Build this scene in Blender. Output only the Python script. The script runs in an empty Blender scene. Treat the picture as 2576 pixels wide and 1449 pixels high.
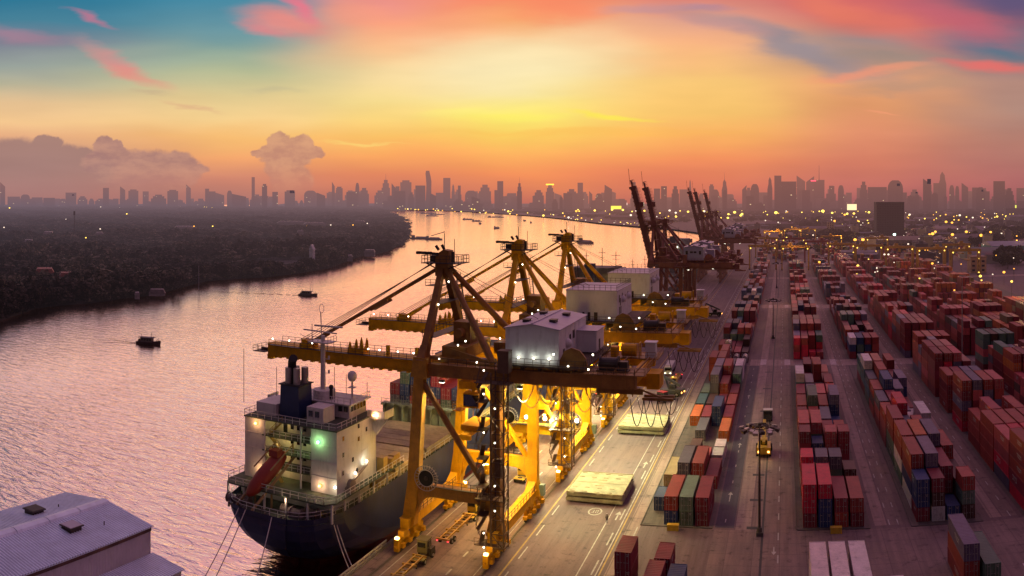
import bpy, math, random
import numpy as np
from mathutils import Vector, Matrix
R = math.radians
random.seed(7); rng = np.random.default_rng(11)
scn = bpy.context.scene
COL = scn.collection
F, XV, YH, H = 2100.0, 1975.0, 504.0, 58.8     # panorama: pixels per radian, bearing of the quay, horizon row, camera height

def P(px, py, z=0.0):
    """survey helper: bearing and dip of a point seen from the drone -> ground coordinates at height z"""
    a = (px - XV) / F
    d = F * (H - z) / (py - YH)
    return d * math.sin(a), d * math.cos(a)

# ------------------------------------------------------------------ materials
def L(c):
    return tuple(((v/255.0)/12.92 if v/255.0 <= .04045 else ((v/255.0+.055)/1.055)**2.4) for v in c[:3]) + (1.0,)

class N:
    """tiny node-tree writer"""
    def __init__(s, tree): s.t = tree; s.l = tree.links
    def n(s, typ, **kw):
        nd = s.t.nodes.new(typ)
        for k, v in kw.items(): setattr(nd, k, v)
        return nd
    def put(s, sock, v):
        if v is None: return
        if hasattr(v, 'links') or isinstance(v, bpy.types.NodeSocket): s.l.new(v, sock)
        else: sock.default_value = v
    def m(s, op, a, b=None, c=None, clamp=False):
        nd = s.n('ShaderNodeMath', operation=op, use_clamp=clamp)
        s.put(nd.inputs[0], a); s.put(nd.inputs[1], b)
        if c is not None: s.put(nd.inputs[2], c)
        return nd.outputs[0]
    def v(s, op, a, b=None, scale=None):
        nd = s.n('ShaderNodeVectorMath', operation=op)
        s.put(nd.inputs[0], a); s.put(nd.inputs[1], b)
        if scale is not None: s.put(nd.inputs['Scale'], scale)
        return nd.outputs['Value'] if op in ('LENGTH', 'DOT_PRODUCT', 'DISTANCE') else nd.outputs[0]
    def mix(s, f, a, b, blend='MIX'):
        nd = s.n('ShaderNodeMix', data_type='RGBA', blend_type=blend)
        s.put(nd.inputs[0], f); s.put(nd.inputs[6], a); s.put(nd.inputs[7], b)
        return nd.outputs[2]
    def mr(s, v, a, b, c=0., d=1., interp='SMOOTHSTEP'):
        nd = s.n('ShaderNodeMapRange', interpolation_type=interp)
        s.put(nd.inputs[0], v); s.put(nd.inputs[1], a); s.put(nd.inputs[2], b); s.put(nd.inputs[3], c); s.put(nd.inputs[4], d)
        return nd.outputs[0]
    def noise(s, vec, scale, detail=3., rough=.55, dist=0.):
        nd = s.n('ShaderNodeTexNoise')
        s.put(nd.inputs['Vector'], vec); nd.inputs['Scale'].default_value = scale
        nd.inputs['Detail'].default_value = detail; nd.inputs['Roughness'].default_value = rough
        nd.inputs['Distortion'].default_value = dist
        return nd.outputs['Fac']
    def ramp(s, fac, stops, interp='LINEAR'):
        nd = s.n('ShaderNodeValToRGB'); cr = nd.color_ramp; cr.interpolation = interp
        while len(cr.elements) > 1: cr.elements.remove(cr.elements[-1])
        cr.elements[0].position = stops[0][0]; cr.elements[0].color = stops[0][1]
        for p, c in stops[1:]:
            e = cr.elements.new(p); e.color = c
        s.put(nd.inputs[0], fac); return nd.outputs[0]

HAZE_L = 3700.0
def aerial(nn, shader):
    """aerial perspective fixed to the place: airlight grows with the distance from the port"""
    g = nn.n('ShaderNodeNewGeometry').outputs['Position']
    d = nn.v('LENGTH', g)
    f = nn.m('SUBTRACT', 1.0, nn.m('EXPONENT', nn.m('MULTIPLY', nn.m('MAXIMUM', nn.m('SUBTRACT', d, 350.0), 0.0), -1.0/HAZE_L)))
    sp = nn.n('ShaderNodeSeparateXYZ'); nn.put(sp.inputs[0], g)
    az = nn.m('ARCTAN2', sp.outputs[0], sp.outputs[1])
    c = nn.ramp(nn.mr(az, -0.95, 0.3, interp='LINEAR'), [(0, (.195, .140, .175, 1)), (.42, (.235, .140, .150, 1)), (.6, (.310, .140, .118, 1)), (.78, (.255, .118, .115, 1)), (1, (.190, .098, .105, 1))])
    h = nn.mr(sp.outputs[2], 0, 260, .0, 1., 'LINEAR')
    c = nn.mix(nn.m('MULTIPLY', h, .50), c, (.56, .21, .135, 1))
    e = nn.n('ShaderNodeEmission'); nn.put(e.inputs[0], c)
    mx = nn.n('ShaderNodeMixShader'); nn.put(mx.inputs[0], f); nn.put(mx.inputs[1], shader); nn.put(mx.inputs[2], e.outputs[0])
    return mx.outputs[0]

MATS = {}
def mat(name, col=(.5, .5, .5), rough=.6, metal=0., var=.25, scale=.6, bump=0., bscale=8., emit=0., ecol=None, haze=False,
        objcol=False, attr=None, grime=0., spec=.5, sample=True, lit=0., fine=0.):
    if name in MATS: return MATS[name]
    m = bpy.data.materials.new(name); m.use_nodes = True
    t = m.node_tree; t.nodes.clear(); nn = N(t)
    out = nn.n('ShaderNodeOutputMaterial')
    if emit and ecol is None: ecol = col
    b = nn.n('ShaderNodeBsdfPrincipled')
    pos = nn.n('ShaderNodeNewGeometry').outputs['Position']
    if objcol: c = nn.n('ShaderNodeObjectInfo').outputs['Color']
    elif attr:
        a = nn.n('ShaderNodeAttribute', attribute_name=attr); c = a.outputs['Color']
    else:
        rgb = nn.n('ShaderNodeRGB'); rgb.outputs[0].default_value = tuple(col[:3]) + (1,); c = rgb.outputs[0]
    if var:
        f = nn.mr(nn.noise(pos, scale, 5., .6), .3, .7, 1-var, 1+var, 'LINEAR')
        c = nn.v('MULTIPLY', c, None) if False else nn.mix(1.0, c, f, 'MULTIPLY')
    if grime:
        st = nn.v('MULTIPLY', pos, (1., 1., .25))
        g = nn.mr(nn.noise(st, 1.3, 6., .7), .50, .72)
        c = nn.mix(nn.m('MULTIPLY', g, grime), c, (.10, .055, .035, 1))
    if fine:
        f2 = nn.mr(nn.noise(pos, 6., 3., .6), .3, .7, 1-fine, 1+fine, 'LINEAR')
        c = nn.mix(1.0, c, f2, 'MULTIPLY')
    nn.put(b.inputs['Base Color'], c)
    b.inputs['Roughness'].default_value = rough; b.inputs['Metallic'].default_value = metal
    b.inputs['Specular IOR Level'].default_value = spec
    if bump:
        bp = nn.n('ShaderNodeBump'); bp.inputs['Strength'].default_value = bump; bp.inputs['Distance'].default_value = .1
        nn.put(bp.inputs['Height'], nn.noise(pos, bscale, 4.)); nn.put(b.inputs['Normal'], bp.outputs[0])
    if emit:
        b.inputs['Emission Color'].default_value = tuple(ecol[:3]) + (1,); b.inputs['Emission Strength'].default_value = emit
    if lit:
        q = nn.v('FLOOR', nn.v('MULTIPLY', pos, (1/7., 1/7., 1/4.)))
        w = nn.n('ShaderNodeTexWhiteNoise'); nn.put(w.inputs['Vector'], q)
        on = nn.m('GREATER_THAN', w.outputs['Value'], 1-lit)
        nn.put(b.inputs['Emission Color'], (1., .72, .38, 1)); nn.put(b.inputs['Emission Strength'], nn.m('MULTIPLY', on, 2.2))
    sh = b.outputs[0]
    if haze: sh = aerial(nn, sh)
    nn.put(out.inputs['Surface'], sh)
    if not sample or haze or lit:
        try: m.cycles.emission_sampling = 'NONE'
        except Exception: pass
    MATS[name] = m
    return m

# ------------------------------------------------------------------ mesh writer
class MB:
    def __init__(s): s.v = []; s.f = []; s.mi = []
    def quad(s, a, b, c, d, k=0):
        i = len(s.v); s.v += [a, b, c, d]; s.f.append((i, i+1, i+2, i+3)); s.mi.append(k); return s
    def poly(s, pts, k=0):
        i = len(s.v); s.v += [tuple(p) for p in pts]; s.f.append(tuple(range(i, i+len(pts)))); s.mi.append(k); return s
    def box(s, x0, x1, y0, y1, z0, z1, k=0):
        i = len(s.v)
        s.v += [(x0,y0,z0),(x1,y0,z0),(x1,y1,z0),(x0,y1,z0),(x0,y0,z1),(x1,y0,z1),(x1,y1,z1),(x0,y1,z1)]
        for q in ((0,3,2,1),(4,5,6,7),(0,1,5,4),(1,2,6,5),(2,3,7,6),(3,0,4,7)):
            s.f.append(tuple(i+j for j in q)); s.mi.append(k)
        return s
    def bar(s, a, b, w, h=None, w2=None, h2=None, k=0, up=(0,0,1)):
        """rectangular (tapering) member from a to b"""
        h = w if h is None else h; w2 = w if w2 is None else w2; h2 = h if h2 is None else h2
        a, b = Vector(a), Vector(b); d = (b-a)
        if d.length < 1e-6: return s
        d.normalize(); u = Vector(up)
        if abs(d.dot(u)) > .98: u = Vector((0,1,0))
        r = d.cross(u).normalized(); u = r.cross(d).normalized()
        i = len(s.v)
        for p, ww, hh in ((a, w, h), (b, w2, h2)):
            for sx, sz in ((-1,-1),(1,-1),(1,1),(-1,1)):
                s.v.append(tuple(p + r*(sx*ww/2) + u*(sz*hh/2)))
        for q in ((3,2,1,0),(4,5,6,7),(0,1,5,4),(1,2,6,5),(2,3,7,6),(3,0,4,7)):
            s.f.append(tuple(i+j for j in q)); s.mi.append(k)
        return s
    def tube(s, pts, r, n=6, k=0, r2=None, cap=True):
        pts = [Vector(p) for p in pts]; i0 = len(s.v); m = len(pts)
        for j, p in enumerate(pts):
            d = (pts[min(j+1, m-1)] - pts[max(j-1, 0)])
            d = d.normalized() if d.length > 1e-9 else Vector((0,0,1))
            u = Vector((0,0,1)) if abs(d.z) < .95 else Vector((0,1,0))
            a = d.cross(u).normalized(); c = a.cross(d)
            rr = r if r2 is None else r + (r2-r)*j/(m-1)
            for q in range(n):
                t = 2*math.pi*q/n; s.v.append(tuple(p + a*(rr*math.cos(t)) + c*(rr*math.sin(t))))
        for j in range(m-1):
            for q in range(n):
                a = i0+j*n+q; b = i0+j*n+(q+1) % n
                s.f.append((a, b, b+n, a+n)); s.mi.append(k)
        if cap:
            s.f.append(tuple(i0+q for q in range(n))[::-1]); s.mi.append(k)
            s.f.append(tuple(i0+(m-1)*n+q for q in range(n))); s.mi.append(k)
        return s
    def cyl(s, c, r, h, n=16, axis='z', k=0, r2=None):
        c = Vector(c); e = {'x': Vector((h,0,0)), 'y': Vector((0,h,0)), 'z': Vector((0,0,h))}[axis]
        return s.tube([c, c+e], r, n, k, r2)
    def sph(s, c, r, n=8, m=6, k=0, sz=1.):
        i0 = len(s.v)
        for j in range(m+1):
            p = math.pi*j/m
            for q in range(n):
                t = 2*math.pi*q/n
                s.v.append((c[0]+r*math.sin(p)*math.cos(t), c[1]+r*math.sin(p)*math.sin(t), c[2]+r*sz*math.cos(p)))
        for j in range(m):
            for q in range(n):
                a = i0+j*n+q; b = i0+j*n+(q+1) % n
                s.f.append((a, a+n, b+n, b)); s.mi.append(k)
        return s
    def prism(s, prof, y0, y1, k=0, axis='y'):
        """extrude a closed (x,z) profile along y (or a (y,z) profile along x)"""
        n = len(prof); i = len(s.v)
        for y in (y0, y1):
            for p in prof:
                s.v.append((p[0], y, p[1]) if axis == 'y' else (y, p[0], p[1]))
        s.f.append(tuple(range(i, i+n))); s.mi.append(k)
        s.f.append(tuple(range(i+2*n-1, i+n-1, -1))); s.mi.append(k)
        for q in range(n):
            a, b = i+q, i+(q+1) % n; s.f.append((a, a+n, b+n, b)); s.mi.append(k)
        return s
    def rail(s, pts, h=1.1, t=.07, gap=2.0, mid=True, k=0):
        """hand rail along a polyline"""
        for a, b in zip(pts[:-1], pts[1:]):
            a, b = Vector(a), Vector(b); up = Vector((0,0,h))
            s.bar(a+up, b+up, t, t, k=k)
            if mid: s.bar(a+up*.5, b+up*.5, t*.8, t*.8, k=k)
            n = max(1, int((b-a).length/gap))
            for i in range(n+1):
                p = a.lerp(b, i/n); s.bar(p, p+up, t, t, k=k)
        return s
    def mesh(s, name, *mats, smooth=False):
        me = bpy.data.meshes.new(name); me.from_pydata(s.v, [], s.f)
        for m in mats: me.materials.append(m)
        if len(mats) > 1: me.polygons.foreach_set('material_index', s.mi)
        me.update()
        import bmesh
        bm = bmesh.new(); bm.from_mesh(me); bmesh.ops.recalc_face_normals(bm, faces=bm.faces); bm.to_mesh(me); bm.free()
        if smooth: me.polygons.foreach_set('use_smooth', [True]*len(me.polygons))
        return me
    def build(s, name, mats, parent=None, loc=(0,0,0), rz=0., smooth=False):
        mats = mats if isinstance(mats, (list, tuple)) else [mats]
        return link(name, s.mesh(name, *mats, smooth=smooth), parent, loc, rz)

def link(name, me, parent=None, loc=(0,0,0), rz=0.):
    o = bpy.data.objects.new(name, me); COL.objects.link(o)
    o.location = loc; o.rotation_euler = (0, 0, rz)
    if parent is not None: o.parent = parent
    return o
def tag(o, label, cat, group=None, kind=None):
    if label: o['label'] = label
    if cat: o['category'] = cat
    if group: o['group'] = group
    if kind: o['kind'] = kind
    return o
def thing(name, label, cat, loc=(0,0,0), rz=0., group=None):
    return tag(link(name, None, None, loc, rz), label, cat, group)
def struct(o): o['kind'] = 'structure'; return o
def kids(o): return [c for c in bpy.data.objects if c.parent == o]
def dup(root, loc, rz=0., label=None, group=None, tree=None):
    """copy of a thing with copies of its parts and their sub-parts"""
    r = root.copy(); COL.objects.link(r); r.location = loc; r.rotation_euler = (0, 0, rz)
    if label: r['label'] = label
    if group: r['group'] = group
    for ch in (tree if tree is not None else [(c, kids(c)) for c in kids(root)]):
        c = ch[0].copy(); COL.objects.link(c); c.parent = r
        for g in ch[1]:
            d = g.copy(); COL.objects.link(d); d.parent = c
    return r
def lamp(name, kind, loc, power, col, parent=None, target=None, radius=.3, angle=120, blend=.5):
    ld = bpy.data.lights.new(name, kind); ld.energy = power; ld.color = col
    ld.shadow_soft_size = radius
    if kind == 'SPOT': ld.spot_size = R(angle); ld.spot_blend = blend
    o = bpy.data.objects.new(name, ld); COL.objects.link(o); o.location = loc
    if target is not None:
        d = Vector(target) - Vector(loc); o.rotation_euler = d.to_track_quat('-Z', 'Y').to_euler()
    if parent is not None: o.parent = parent
    return o

# ------------------------------------------------------------------ camera (a cylindrical panorama, as the photograph is stitched)
cd = bpy.data.cameras.new('camera'); cam = bpy.data.objects.new('camera', cd); COL.objects.link(cam)
cam.location = (0, 0, H); cam.rotation_euler = (R(90), 0, (XV-1288)/F)
cd.type = 'PANO'; cd.panorama_type = 'CENTRAL_CYLINDRICAL'
cd.central_cylindrical_radius = 1.0
cd.central_cylindrical_range_u_min = -1288/F; cd.central_cylindrical_range_u_max = 1288/F
cd.central_cylindrical_range_v_min = -(1449-YH)/F; cd.central_cylindrical_range_v_max = YH/F
cd.clip_start = .5; cd.clip_end = 60000
scn.camera = cam

# ------------------------------------------------------------------ sky: dusk dome of colour, cloud streaks and low cumulus
w = bpy.data.worlds.new('World'); scn.world = w; w.use_nodes = True
t = w.node_tree; t.nodes.clear(); nn = N(t)
out = nn.n('ShaderNodeOutputWorld'); bg = nn.n('ShaderNodeBackground')
gen = nn.n('ShaderNodeTexCoord').outputs['Generated']
sp = nn.n('ShaderNodeSeparateXYZ'); nn.put(sp.inputs[0], nn.v('NORMALIZE', gen))
az = nn.m('ARCTAN2', sp.outputs[0], sp.outputs[1])
hz = nn.m('SQRT', nn.m('ADD', nn.m('MULTIPLY', sp.outputs[0], sp.outputs[0]), nn.m('MULTIPLY', sp.outputs[1], sp.outputs[1])))
tanv = nn.m('DIVIDE', sp.outputs[2], nn.m('MAXIMUM', hz, .02))
px = nn.m('MULTIPLY_ADD', az, F, XV)
py = nn.m('MULTIPLY_ADD', nn.m('MINIMUM', tanv, 4.0), -F, YH)
cb = nn.n('ShaderNodeCombineXYZ'); nn.put(cb.inputs[0], px); nn.put(cb.inputs[1], py)
pp = cb.outputs[0]
nz = nn.n('ShaderNodeTexNoise'); nn.put(nz.inputs['Vector'], nn.v('MULTIPLY', pp, (.0016, .0050, 0))); nz.inputs['Scale'].default_value = 1.0; nz.inputs['Detail'].default_value = 2.; nz.inputs['Distortion'].default_value = .6
off = nn.v('SUBTRACT', nz.outputs['Color'], (.5, .5, .5))
pw = nn.v('ADD', pp, nn.v('MULTIPLY', off, (260, 75, 0)))
sw = nn.n('ShaderNodeSeparateXYZ'); nn.put(sw.inputs[0], pw)
wx, wy = sw.outputs[0], sw.outputs[1]
Y0, Y1 = -900., 520.
COLS = [
 (40, [(-900,(122,110,148)),(-400,(104,96,114)),(-120,(96,116,144)),(0,(44,122,154)),(60,(72,132,156)),(110,(128,134,150)),(160,(158,168,160)),(210,(190,184,156)),(260,(236,198,150)),(310,(251,204,147)),(345,(238,179,135)),(420,(186,139,131)),(515,(168,116,114))]),
 (600,[(-900,(122,110,148)),(-400,(104,96,114)),(-120,(130,130,148)),(0,(72,142,168)),(60,(100,152,168)),(120,(136,168,160)),(180,(188,194,154)),(240,(228,206,148)),(300,(253,215,147)),(350,(253,193,117)),(400,(250,171,113)),(450,(214,138,114)),(515,(176,118,112))]),
 (1000,[(-900,(198,142,176)),(-400,(168,112,115)),(-120,(200,130,130)),(0,(242,150,140)),(60,(255,166,130)),(120,(255,194,142)),(180,(252,220,160)),(250,(253,226,146)),(300,(255,219,129)),(350,(255,197,105)),(400,(253,169,99)),(450,(232,138,100)),(515,(188,112,102))]),
 (1300,[(-900,(198,142,176)),(-400,(182,117,106)),(-120,(222,130,112)),(0,(254,150,106)),(50,(255,174,116)),(100,(255,204,150)),(180,(254,234,172)),(250,(255,236,138)),(290,(255,239,117)),(340,(255,209,101)),(390,(255,179,99)),(440,(248,147,95)),(515,(198,112,98))]),
 (1750,[(-900,(198,142,176)),(-400,(172,109,106)),(-120,(190,118,122)),(0,(226,134,122)),(60,(230,166,144)),(110,(254,184,136)),(200,(254,204,122)),(280,(254,201,113)),(340,(255,179,101)),(400,(249,149,97)),(450,(228,126,96)),(515,(180,104,100))]),
 (2200,[(-900,(198,142,176)),(-400,(111,77,99)),(-120,(170,100,114)),(0,(212,106,108)),(60,(214,118,106)),(105,(166,140,138)),(150,(188,148,130)),(200,(240,168,118)),(260,(228,156,108)),(330,(230,147,111)),(400,(216,127,103)),(450,(204,117,105)),(515,(160,94,98))]),
 (2560,[(-900,(198,142,176)),(-400,(86,67,94)),(-120,(100,80,116)),(0,(104,90,122)),(50,(150,100,118)),(100,(96,120,138)),(150,(150,122,126)),(200,(186,142,128)),(280,(182,141,127)),(360,(186,127,113)),(450,(180,109,107)),(515,(158,90,94))])]
fy = nn.mr(wy, Y0, Y1, 0, 1, 'LINEAR')
sky = None; lastx = None
for cx, stops in COLS:
    c = nn.ramp(fy, [((y-Y0)/(Y1-Y0), L(cc)) for y, cc in stops])
    if sky is None: sky = c
    else: sky = nn.mix(nn.mr(wx, lastx, cx), sky, c)
    lastx = cx
def blob(cx, cy, rx, ry, rot, col, k=1., inner=.15, base=pw):
    global sky
    mp = nn.n('ShaderNodeMapping', vector_type='TEXTURE'); nn.put(mp.inputs['Vector'], base)
    mp.inputs['Location'].default_value = (cx, cy, 0); mp.inputs['Rotation'].default_value = (0, 0, R(rot)); mp.inputs['Scale'].default_value = (rx, ry, 1)
    f = nn.mr(nn.v('LENGTH', mp.outputs[0]), inner, 1.0, k, 0.)
    sky = nn.mix(f, sky, L(col))
nz2 = nn.n('ShaderNodeTexNoise'); nn.put(nz2.inputs['Vector'], nn.v('MULTIPLY', pp, (.004, .016, 0))); nz2.inputs['Scale'].default_value = 1.; nz2.inputs['Detail'].default_value = 4.; nz2.inputs['Roughness'].default_value = .6
pf = nn.v('ADD', pw, nn.v('MULTIPLY', nn.v('SUBTRACT', nz2.outputs['Color'], (.5, .5, .5)), (120, 60, 0)))
for b in [
 (320,180,150,27,22,(246,138,130),.75),(250,140,150,26,24,(205,150,150),.55),(190,46,75,14,18,(196,120,146),.8),(40,95,170,26,8,(176,130,150),.7),
 (700,62,200,50,8,(255,142,128),.8),(640,78,110,22,12,(255,128,124),.7),(740,18,90,34,40,(246,120,140),.8),(900,30,150,50,-5,(255,160,130),.5),
 (640,232,120,14,-3,(196,186,148),.5),(470,272,90,8,10,(224,170,136),.5),(380,236,70,12,3,(196,170,140),.45),(560,90,330,60,3,(96,150,166),.35),
 (1330,290,230,15,-2,(255,242,110),.7),(1570,286,150,12,8,(255,236,88),.85),(1180,282,160,18,-4,(255,242,130),.6),(1260,165,420,120,-4,(255,238,188),.75),
 (1395,22,200,66,10,(255,136,102),.65),(1250,-10,160,40,-10,(255,140,110),.6),(1620,30,190,24,-4,(198,150,160),.6),(1780,22,130,14,3,(176,138,160),.6),
 (2000,118,420,46,17,(146,140,152),.8),(1800,70,200,30,14,(200,150,150),.5),(2250,150,200,22,4,(150,140,134),.5),(2460,104,240,42,9,(84,118,140),.9),
 (2220,48,340,72,16,(236,120,106),.65),(2120,20,160,50,20,(238,128,102),.6),(2420,52,260,52,14,(204,100,116),.75),(2540,8,150,54,10,(100,86,124),.8),
 (2490,160,210,22,2,(240,112,106),.8),(2200,180,190,18,-6,(250,156,122),.7),(2300,210,260,20,-3,(176,146,126),.4),(2220,276,60,5,3,(246,160,118),.8),
 (900,368,160,5,2,(255,214,120),.8),(1500,330,500,14,0,(255,190,90),.4)]:
    blob(*b, inner=.08, base=pf)
# low cumulus: union of lumps with a turbulent edge
nz3 = nn.n('ShaderNodeTexNoise'); nn.put(nz3.inputs['Vector'], nn.v('MULTIPLY', pp, (.045, .045, 0))); nz3.inputs['Scale'].default_value = 1.; nz3.inputs['Detail'].default_value = 4.; nz3.inputs['Roughness'].default_value = .55
pc = nn.v('ADD', pp, nn.v('MULTIPLY', nn.v('SUBTRACT', nz3.outputs['Color'], (.5, .5, .5)), (26, 20, 0)))
def lumps(items, edge=.22):
    mn = None
    for cx, cy, rx, ry in items:
        mp = nn.n('ShaderNodeMapping', vector_type='TEXTURE'); nn.put(mp.inputs['Vector'], pc)
        mp.inputs['Location'].default_value = (cx, cy, 0); mp.inputs['Scale'].default_value = (rx, ry, 1)
        d = nn.v('LENGTH', mp.outputs[0]); mn = d if mn is None else nn.m('MINIMUM', mn, d)
    return nn.mr(mn, 1-edge, 1.0, 1., 0.)
spy = nn.n('ShaderNodeSeparateXYZ'); nn.put(spy.inputs[0], pp)
fade = nn.mr(spy.outputs[1], 395, 500, 1., .12)
far = lumps([(30,430,170,92),(120,360,48,22),(150,430,150,76),(210,400,40,34)])
sky = nn.mix(nn.m('MULTIPLY', far, nn.m('MULTIPLY', fade, .9)), sky, L((166,128,122)))
near = lumps([(262,368,30,28),(292,366,20,17),(280,388,52,28),(262,410,66,36),(390,440,90,70),(440,430,75,55),(330,430,110,60),(480,425,50,20)])
sky = nn.mix(nn.m('MULTIPLY', near, nn.m('MULTIPLY', fade, .9)), sky, nn.mix(nn.mr(nn.noise(nn.v('MULTIPLY', pp, (.012, .025, 0)), 1., 4., .6), .35, .65), L((170,126,122)), L((196,146,130))))
cum = lumps([(703,362,36,33),(735,376,42,34),(762,366,34,32),(786,384,33,19),(688,384,44,24),(654,386,25,11),(716,420,58,44),(735,455,62,50),(720,400,70,25)])
sky = nn.mix(nn.m('MULTIPLY', cum, nn.m('MULTIPLY', fade, .85)), sky, nn.mix(nn.mr(nn.noise(nn.v('MULTIPLY', pp, (.02, .03, 0)), 1., 4., .6), .35, .65), L((188,134,120)), L((212,156,128))))
# fine veil of texture
vt = nn.noise(nn.v('MULTIPLY', pp, (.0035, .02, 0)), 1., 2., .55)
sky = nn.mix(1., sky, nn.mr(vt, .3, .7, .965, 1.035, 'LINEAR'), 'MULTIPLY')
back = nn.mr(sp.outputs[1], -.55, .35, .42, 1.)          # the sky away from the sunset is darker
sky = nn.mix(1., sky, back, 'MULTIPLY')
nn.put(bg.inputs[0], sky); bg.inputs[1].default_value = .94
st = nn.n('ShaderNodeTexSky', sky_type='NISHITA'); st.sun_disc = False
SUN_AZ = (1300 - XV)/F
st.sun_elevation = R(1.5); st.sun_rotation = SUN_AZ; st.altitude = 60; st.dust_density = 3.
bg2 = nn.n('ShaderNodeBackground'); nn.put(bg2.inputs[0], st.outputs[0]); bg2.inputs[1].default_value = .002
ad = nn.n('ShaderNodeAddShader'); nn.put(ad.inputs[0], bg.outputs[0]); nn.put(ad.inputs[1], bg2.outputs[0])
nn.put(out.inputs[0], ad.outputs[0])
sd = bpy.data.lights.new('sun', 'SUN'); sd.energy = .6; sd.angle = R(75); sd.color = (1., .48, .40)
so = bpy.data.objects.new('sun', sd); COL.objects.link(so)
dv = Vector((math.sin(SUN_AZ)*math.cos(R(8)), math.cos(SUN_AZ)*math.cos(R(8)), math.sin(R(8))))
so.rotation_euler = dv.to_track_quat('Z', 'Y').to_euler(); so.location = (0, 0, 200)

w.cycles.sampling_method = 'NONE'
scn.cycles.max_bounces = 4; scn.cycles.diffuse_bounces = 2; scn.cycles.glossy_bounces = 3; scn.cycles.transmission_bounces = 2; scn.cycles.transparent_max_bounces = 4
scn.cycles.caustics_reflective = False; scn.cycles.caustics_refractive = False
scn.cycles.use_denoising = True; scn.cycles.use_adaptive_sampling = True; scn.cycles.adaptive_threshold = .015
scn.cycles.sample_clamp_indirect = 6.; scn.cycles.sample_clamp_direct = 0.
scn.view_settings.view_transform = 'Standard'; scn.view_settings.look = 'None'; scn.view_settings.exposure = 0; scn.view_settings.gamma = 1

# ------------------------------------------------------------------ water
def water_mat():
    m = bpy.data.materials.new('river water'); m.use_nodes = True
    t = m.node_tree; t.nodes.clear(); nn = N(t)
    out = nn.n('ShaderNodeOutputMaterial'); b = nn.n('ShaderNodeBsdfPrincipled')
    b.inputs['Base Color'].default_value = (.035, .030, .040, 1); b.inputs['Roughness'].default_value = .16; b.inputs['IOR'].default_value = 1.42
    pos = nn.n('ShaderNodeNewGeometry').outputs['Position']
    rot = nn.n('ShaderNodeMapping'); nn.put(rot.inputs[0], pos); rot.inputs['Rotation'].default_value = (0, 0, R(-30)); rot.inputs['Scale'].default_value = (.38, 1., 1.)
    n1 = nn.noise(rot.outputs[0], .52, 3., .55, .5); n2 = nn.noise(rot.outputs[0], 1.5, 2., .5)
    n3 = nn.noise(nn.v('MULTIPLY', pos, (1., .3, 1.)), .012, 3., .5)
    hgt = nn.m('ADD', nn.m('MULTIPLY', n1, 1.0), nn.m('MULTIPLY', n2, .12))
    d = nn.v('LENGTH', pos)
    st = nn.m('MULTIPLY', nn.mr(d, 120, 1500, .50, .12, 'LINEAR'), nn.mr(n3, .35, .65, .6, 1.15, 'LINEAR'))
    bp = nn.n('ShaderNodeBump'); bp.inputs['Distance'].default_value = .9
    nn.put(bp.inputs['Strength'], st); nn.put(bp.inputs['Height'], hgt); nn.put(b.inputs['Normal'], bp.outputs[0])
    g = nn.n('ShaderNodeBsdfGlossy'); g.inputs['Roughness'].default_value = .14; g.inputs[0].default_value = (1., .83, .75, 1); nn.put(g.inputs['Normal'], bp.outputs[0])
    fr = nn.n('ShaderNodeFresnel'); fr.inputs[0].default_value = 1.5; nn.put(fr.inputs['Normal'], bp.outputs[0])
    mx = nn.n('ShaderNodeMixShader'); nn.put(mx.inputs[0], nn.mr(nn.m('POWER', fr.outputs[0], .62), 0, 1, .02, 1., 'LINEAR')); nn.put(mx.inputs[1], b.outputs[0]); nn.put(mx.inputs[2], g.outputs[0])
    nn.put(out.inputs['Surface'], mx.outputs[0])
    return m
WZ = -3.0
wm = MB(); wm.quad((-9000, -300, WZ), (2500, -300, WZ), (2500, 9000, WZ), (-9000, 9000, WZ))
struct(wm.build('water', water_mat()))

# ------------------------------------------------------------------ land: port and far shore as one sheet, forest bank as another
def asphalt(name, c1, c2, sc=.05, haze=True, rough=.8, joints=0., tint=(1,1,1,1)):
    m = bpy.data.materials.new(name); m.use_nodes = True
    t = m.node_tree; t.nodes.clear(); nn = N(t)
    out = nn.n('ShaderNodeOutputMaterial'); b = nn.n('ShaderNodeBsdfPrincipled')
    pos = nn.n('ShaderNodeNewGeometry').outputs['Position']
    f = nn.mr(nn.noise(pos, sc, 6., .65), .32, .68)
    c = nn.mix(f, c1 + (1,), c2 + (1,))
    streak = nn.mr(nn.noise(nn.v('MULTIPLY', pos, (1., .05, 1.)), 1.1, 4., .6), .35, .7, 1.10, .80)     # tyre-worn lanes along the quay
    c = nn.mix(1., c, streak, 'MULTIPLY')
    spot = nn.mr(nn.noise(pos, .45, 5., .7), .54, .70, 1., .42)                                          # oil and patch stains
    c = nn.mix(1., c, spot, 'MULTIPLY')
    fn = nn.mr(nn.noise(pos, 3.5, 3., .6), .3, .7, .88, 1.12, 'LINEAR'); c = nn.mix(1., c, fn, 'MULTIPLY')
    if joints:
        s = nn.n('ShaderNodeSeparateXYZ'); nn.put(s.inputs[0], pos)
        for k, o in ((0, joints), (1, joints)):
            fr = nn.m('FRACT', nn.m('DIVIDE', nn.m('ADD', s.outputs[k], 1000.), o))
            c = nn.mix(nn.m('MULTIPLY', nn.m('LESS_THAN', fr, .022), .45), c, (.02, .015, .018, 1))
    nn.put(b.inputs['Base Color'], c); nn.put(b.inputs['Roughness'], nn.mr(f, 0, 1, rough-.18, rough, 'LINEAR')); b.inputs['Specular IOR Level'].default_value = .35
    bp = nn.n('ShaderNodeBump'); bp.inputs['Strength'].default_value = .25; bp.inputs['Distance'].default_value = .05
    nn.put(bp.inputs['Height'], nn.noise(pos, 5., 3.)); nn.put(b.inputs['Normal'], bp.outputs[0])
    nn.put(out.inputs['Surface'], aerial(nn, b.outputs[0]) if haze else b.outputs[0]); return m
QX = -65.5
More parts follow.
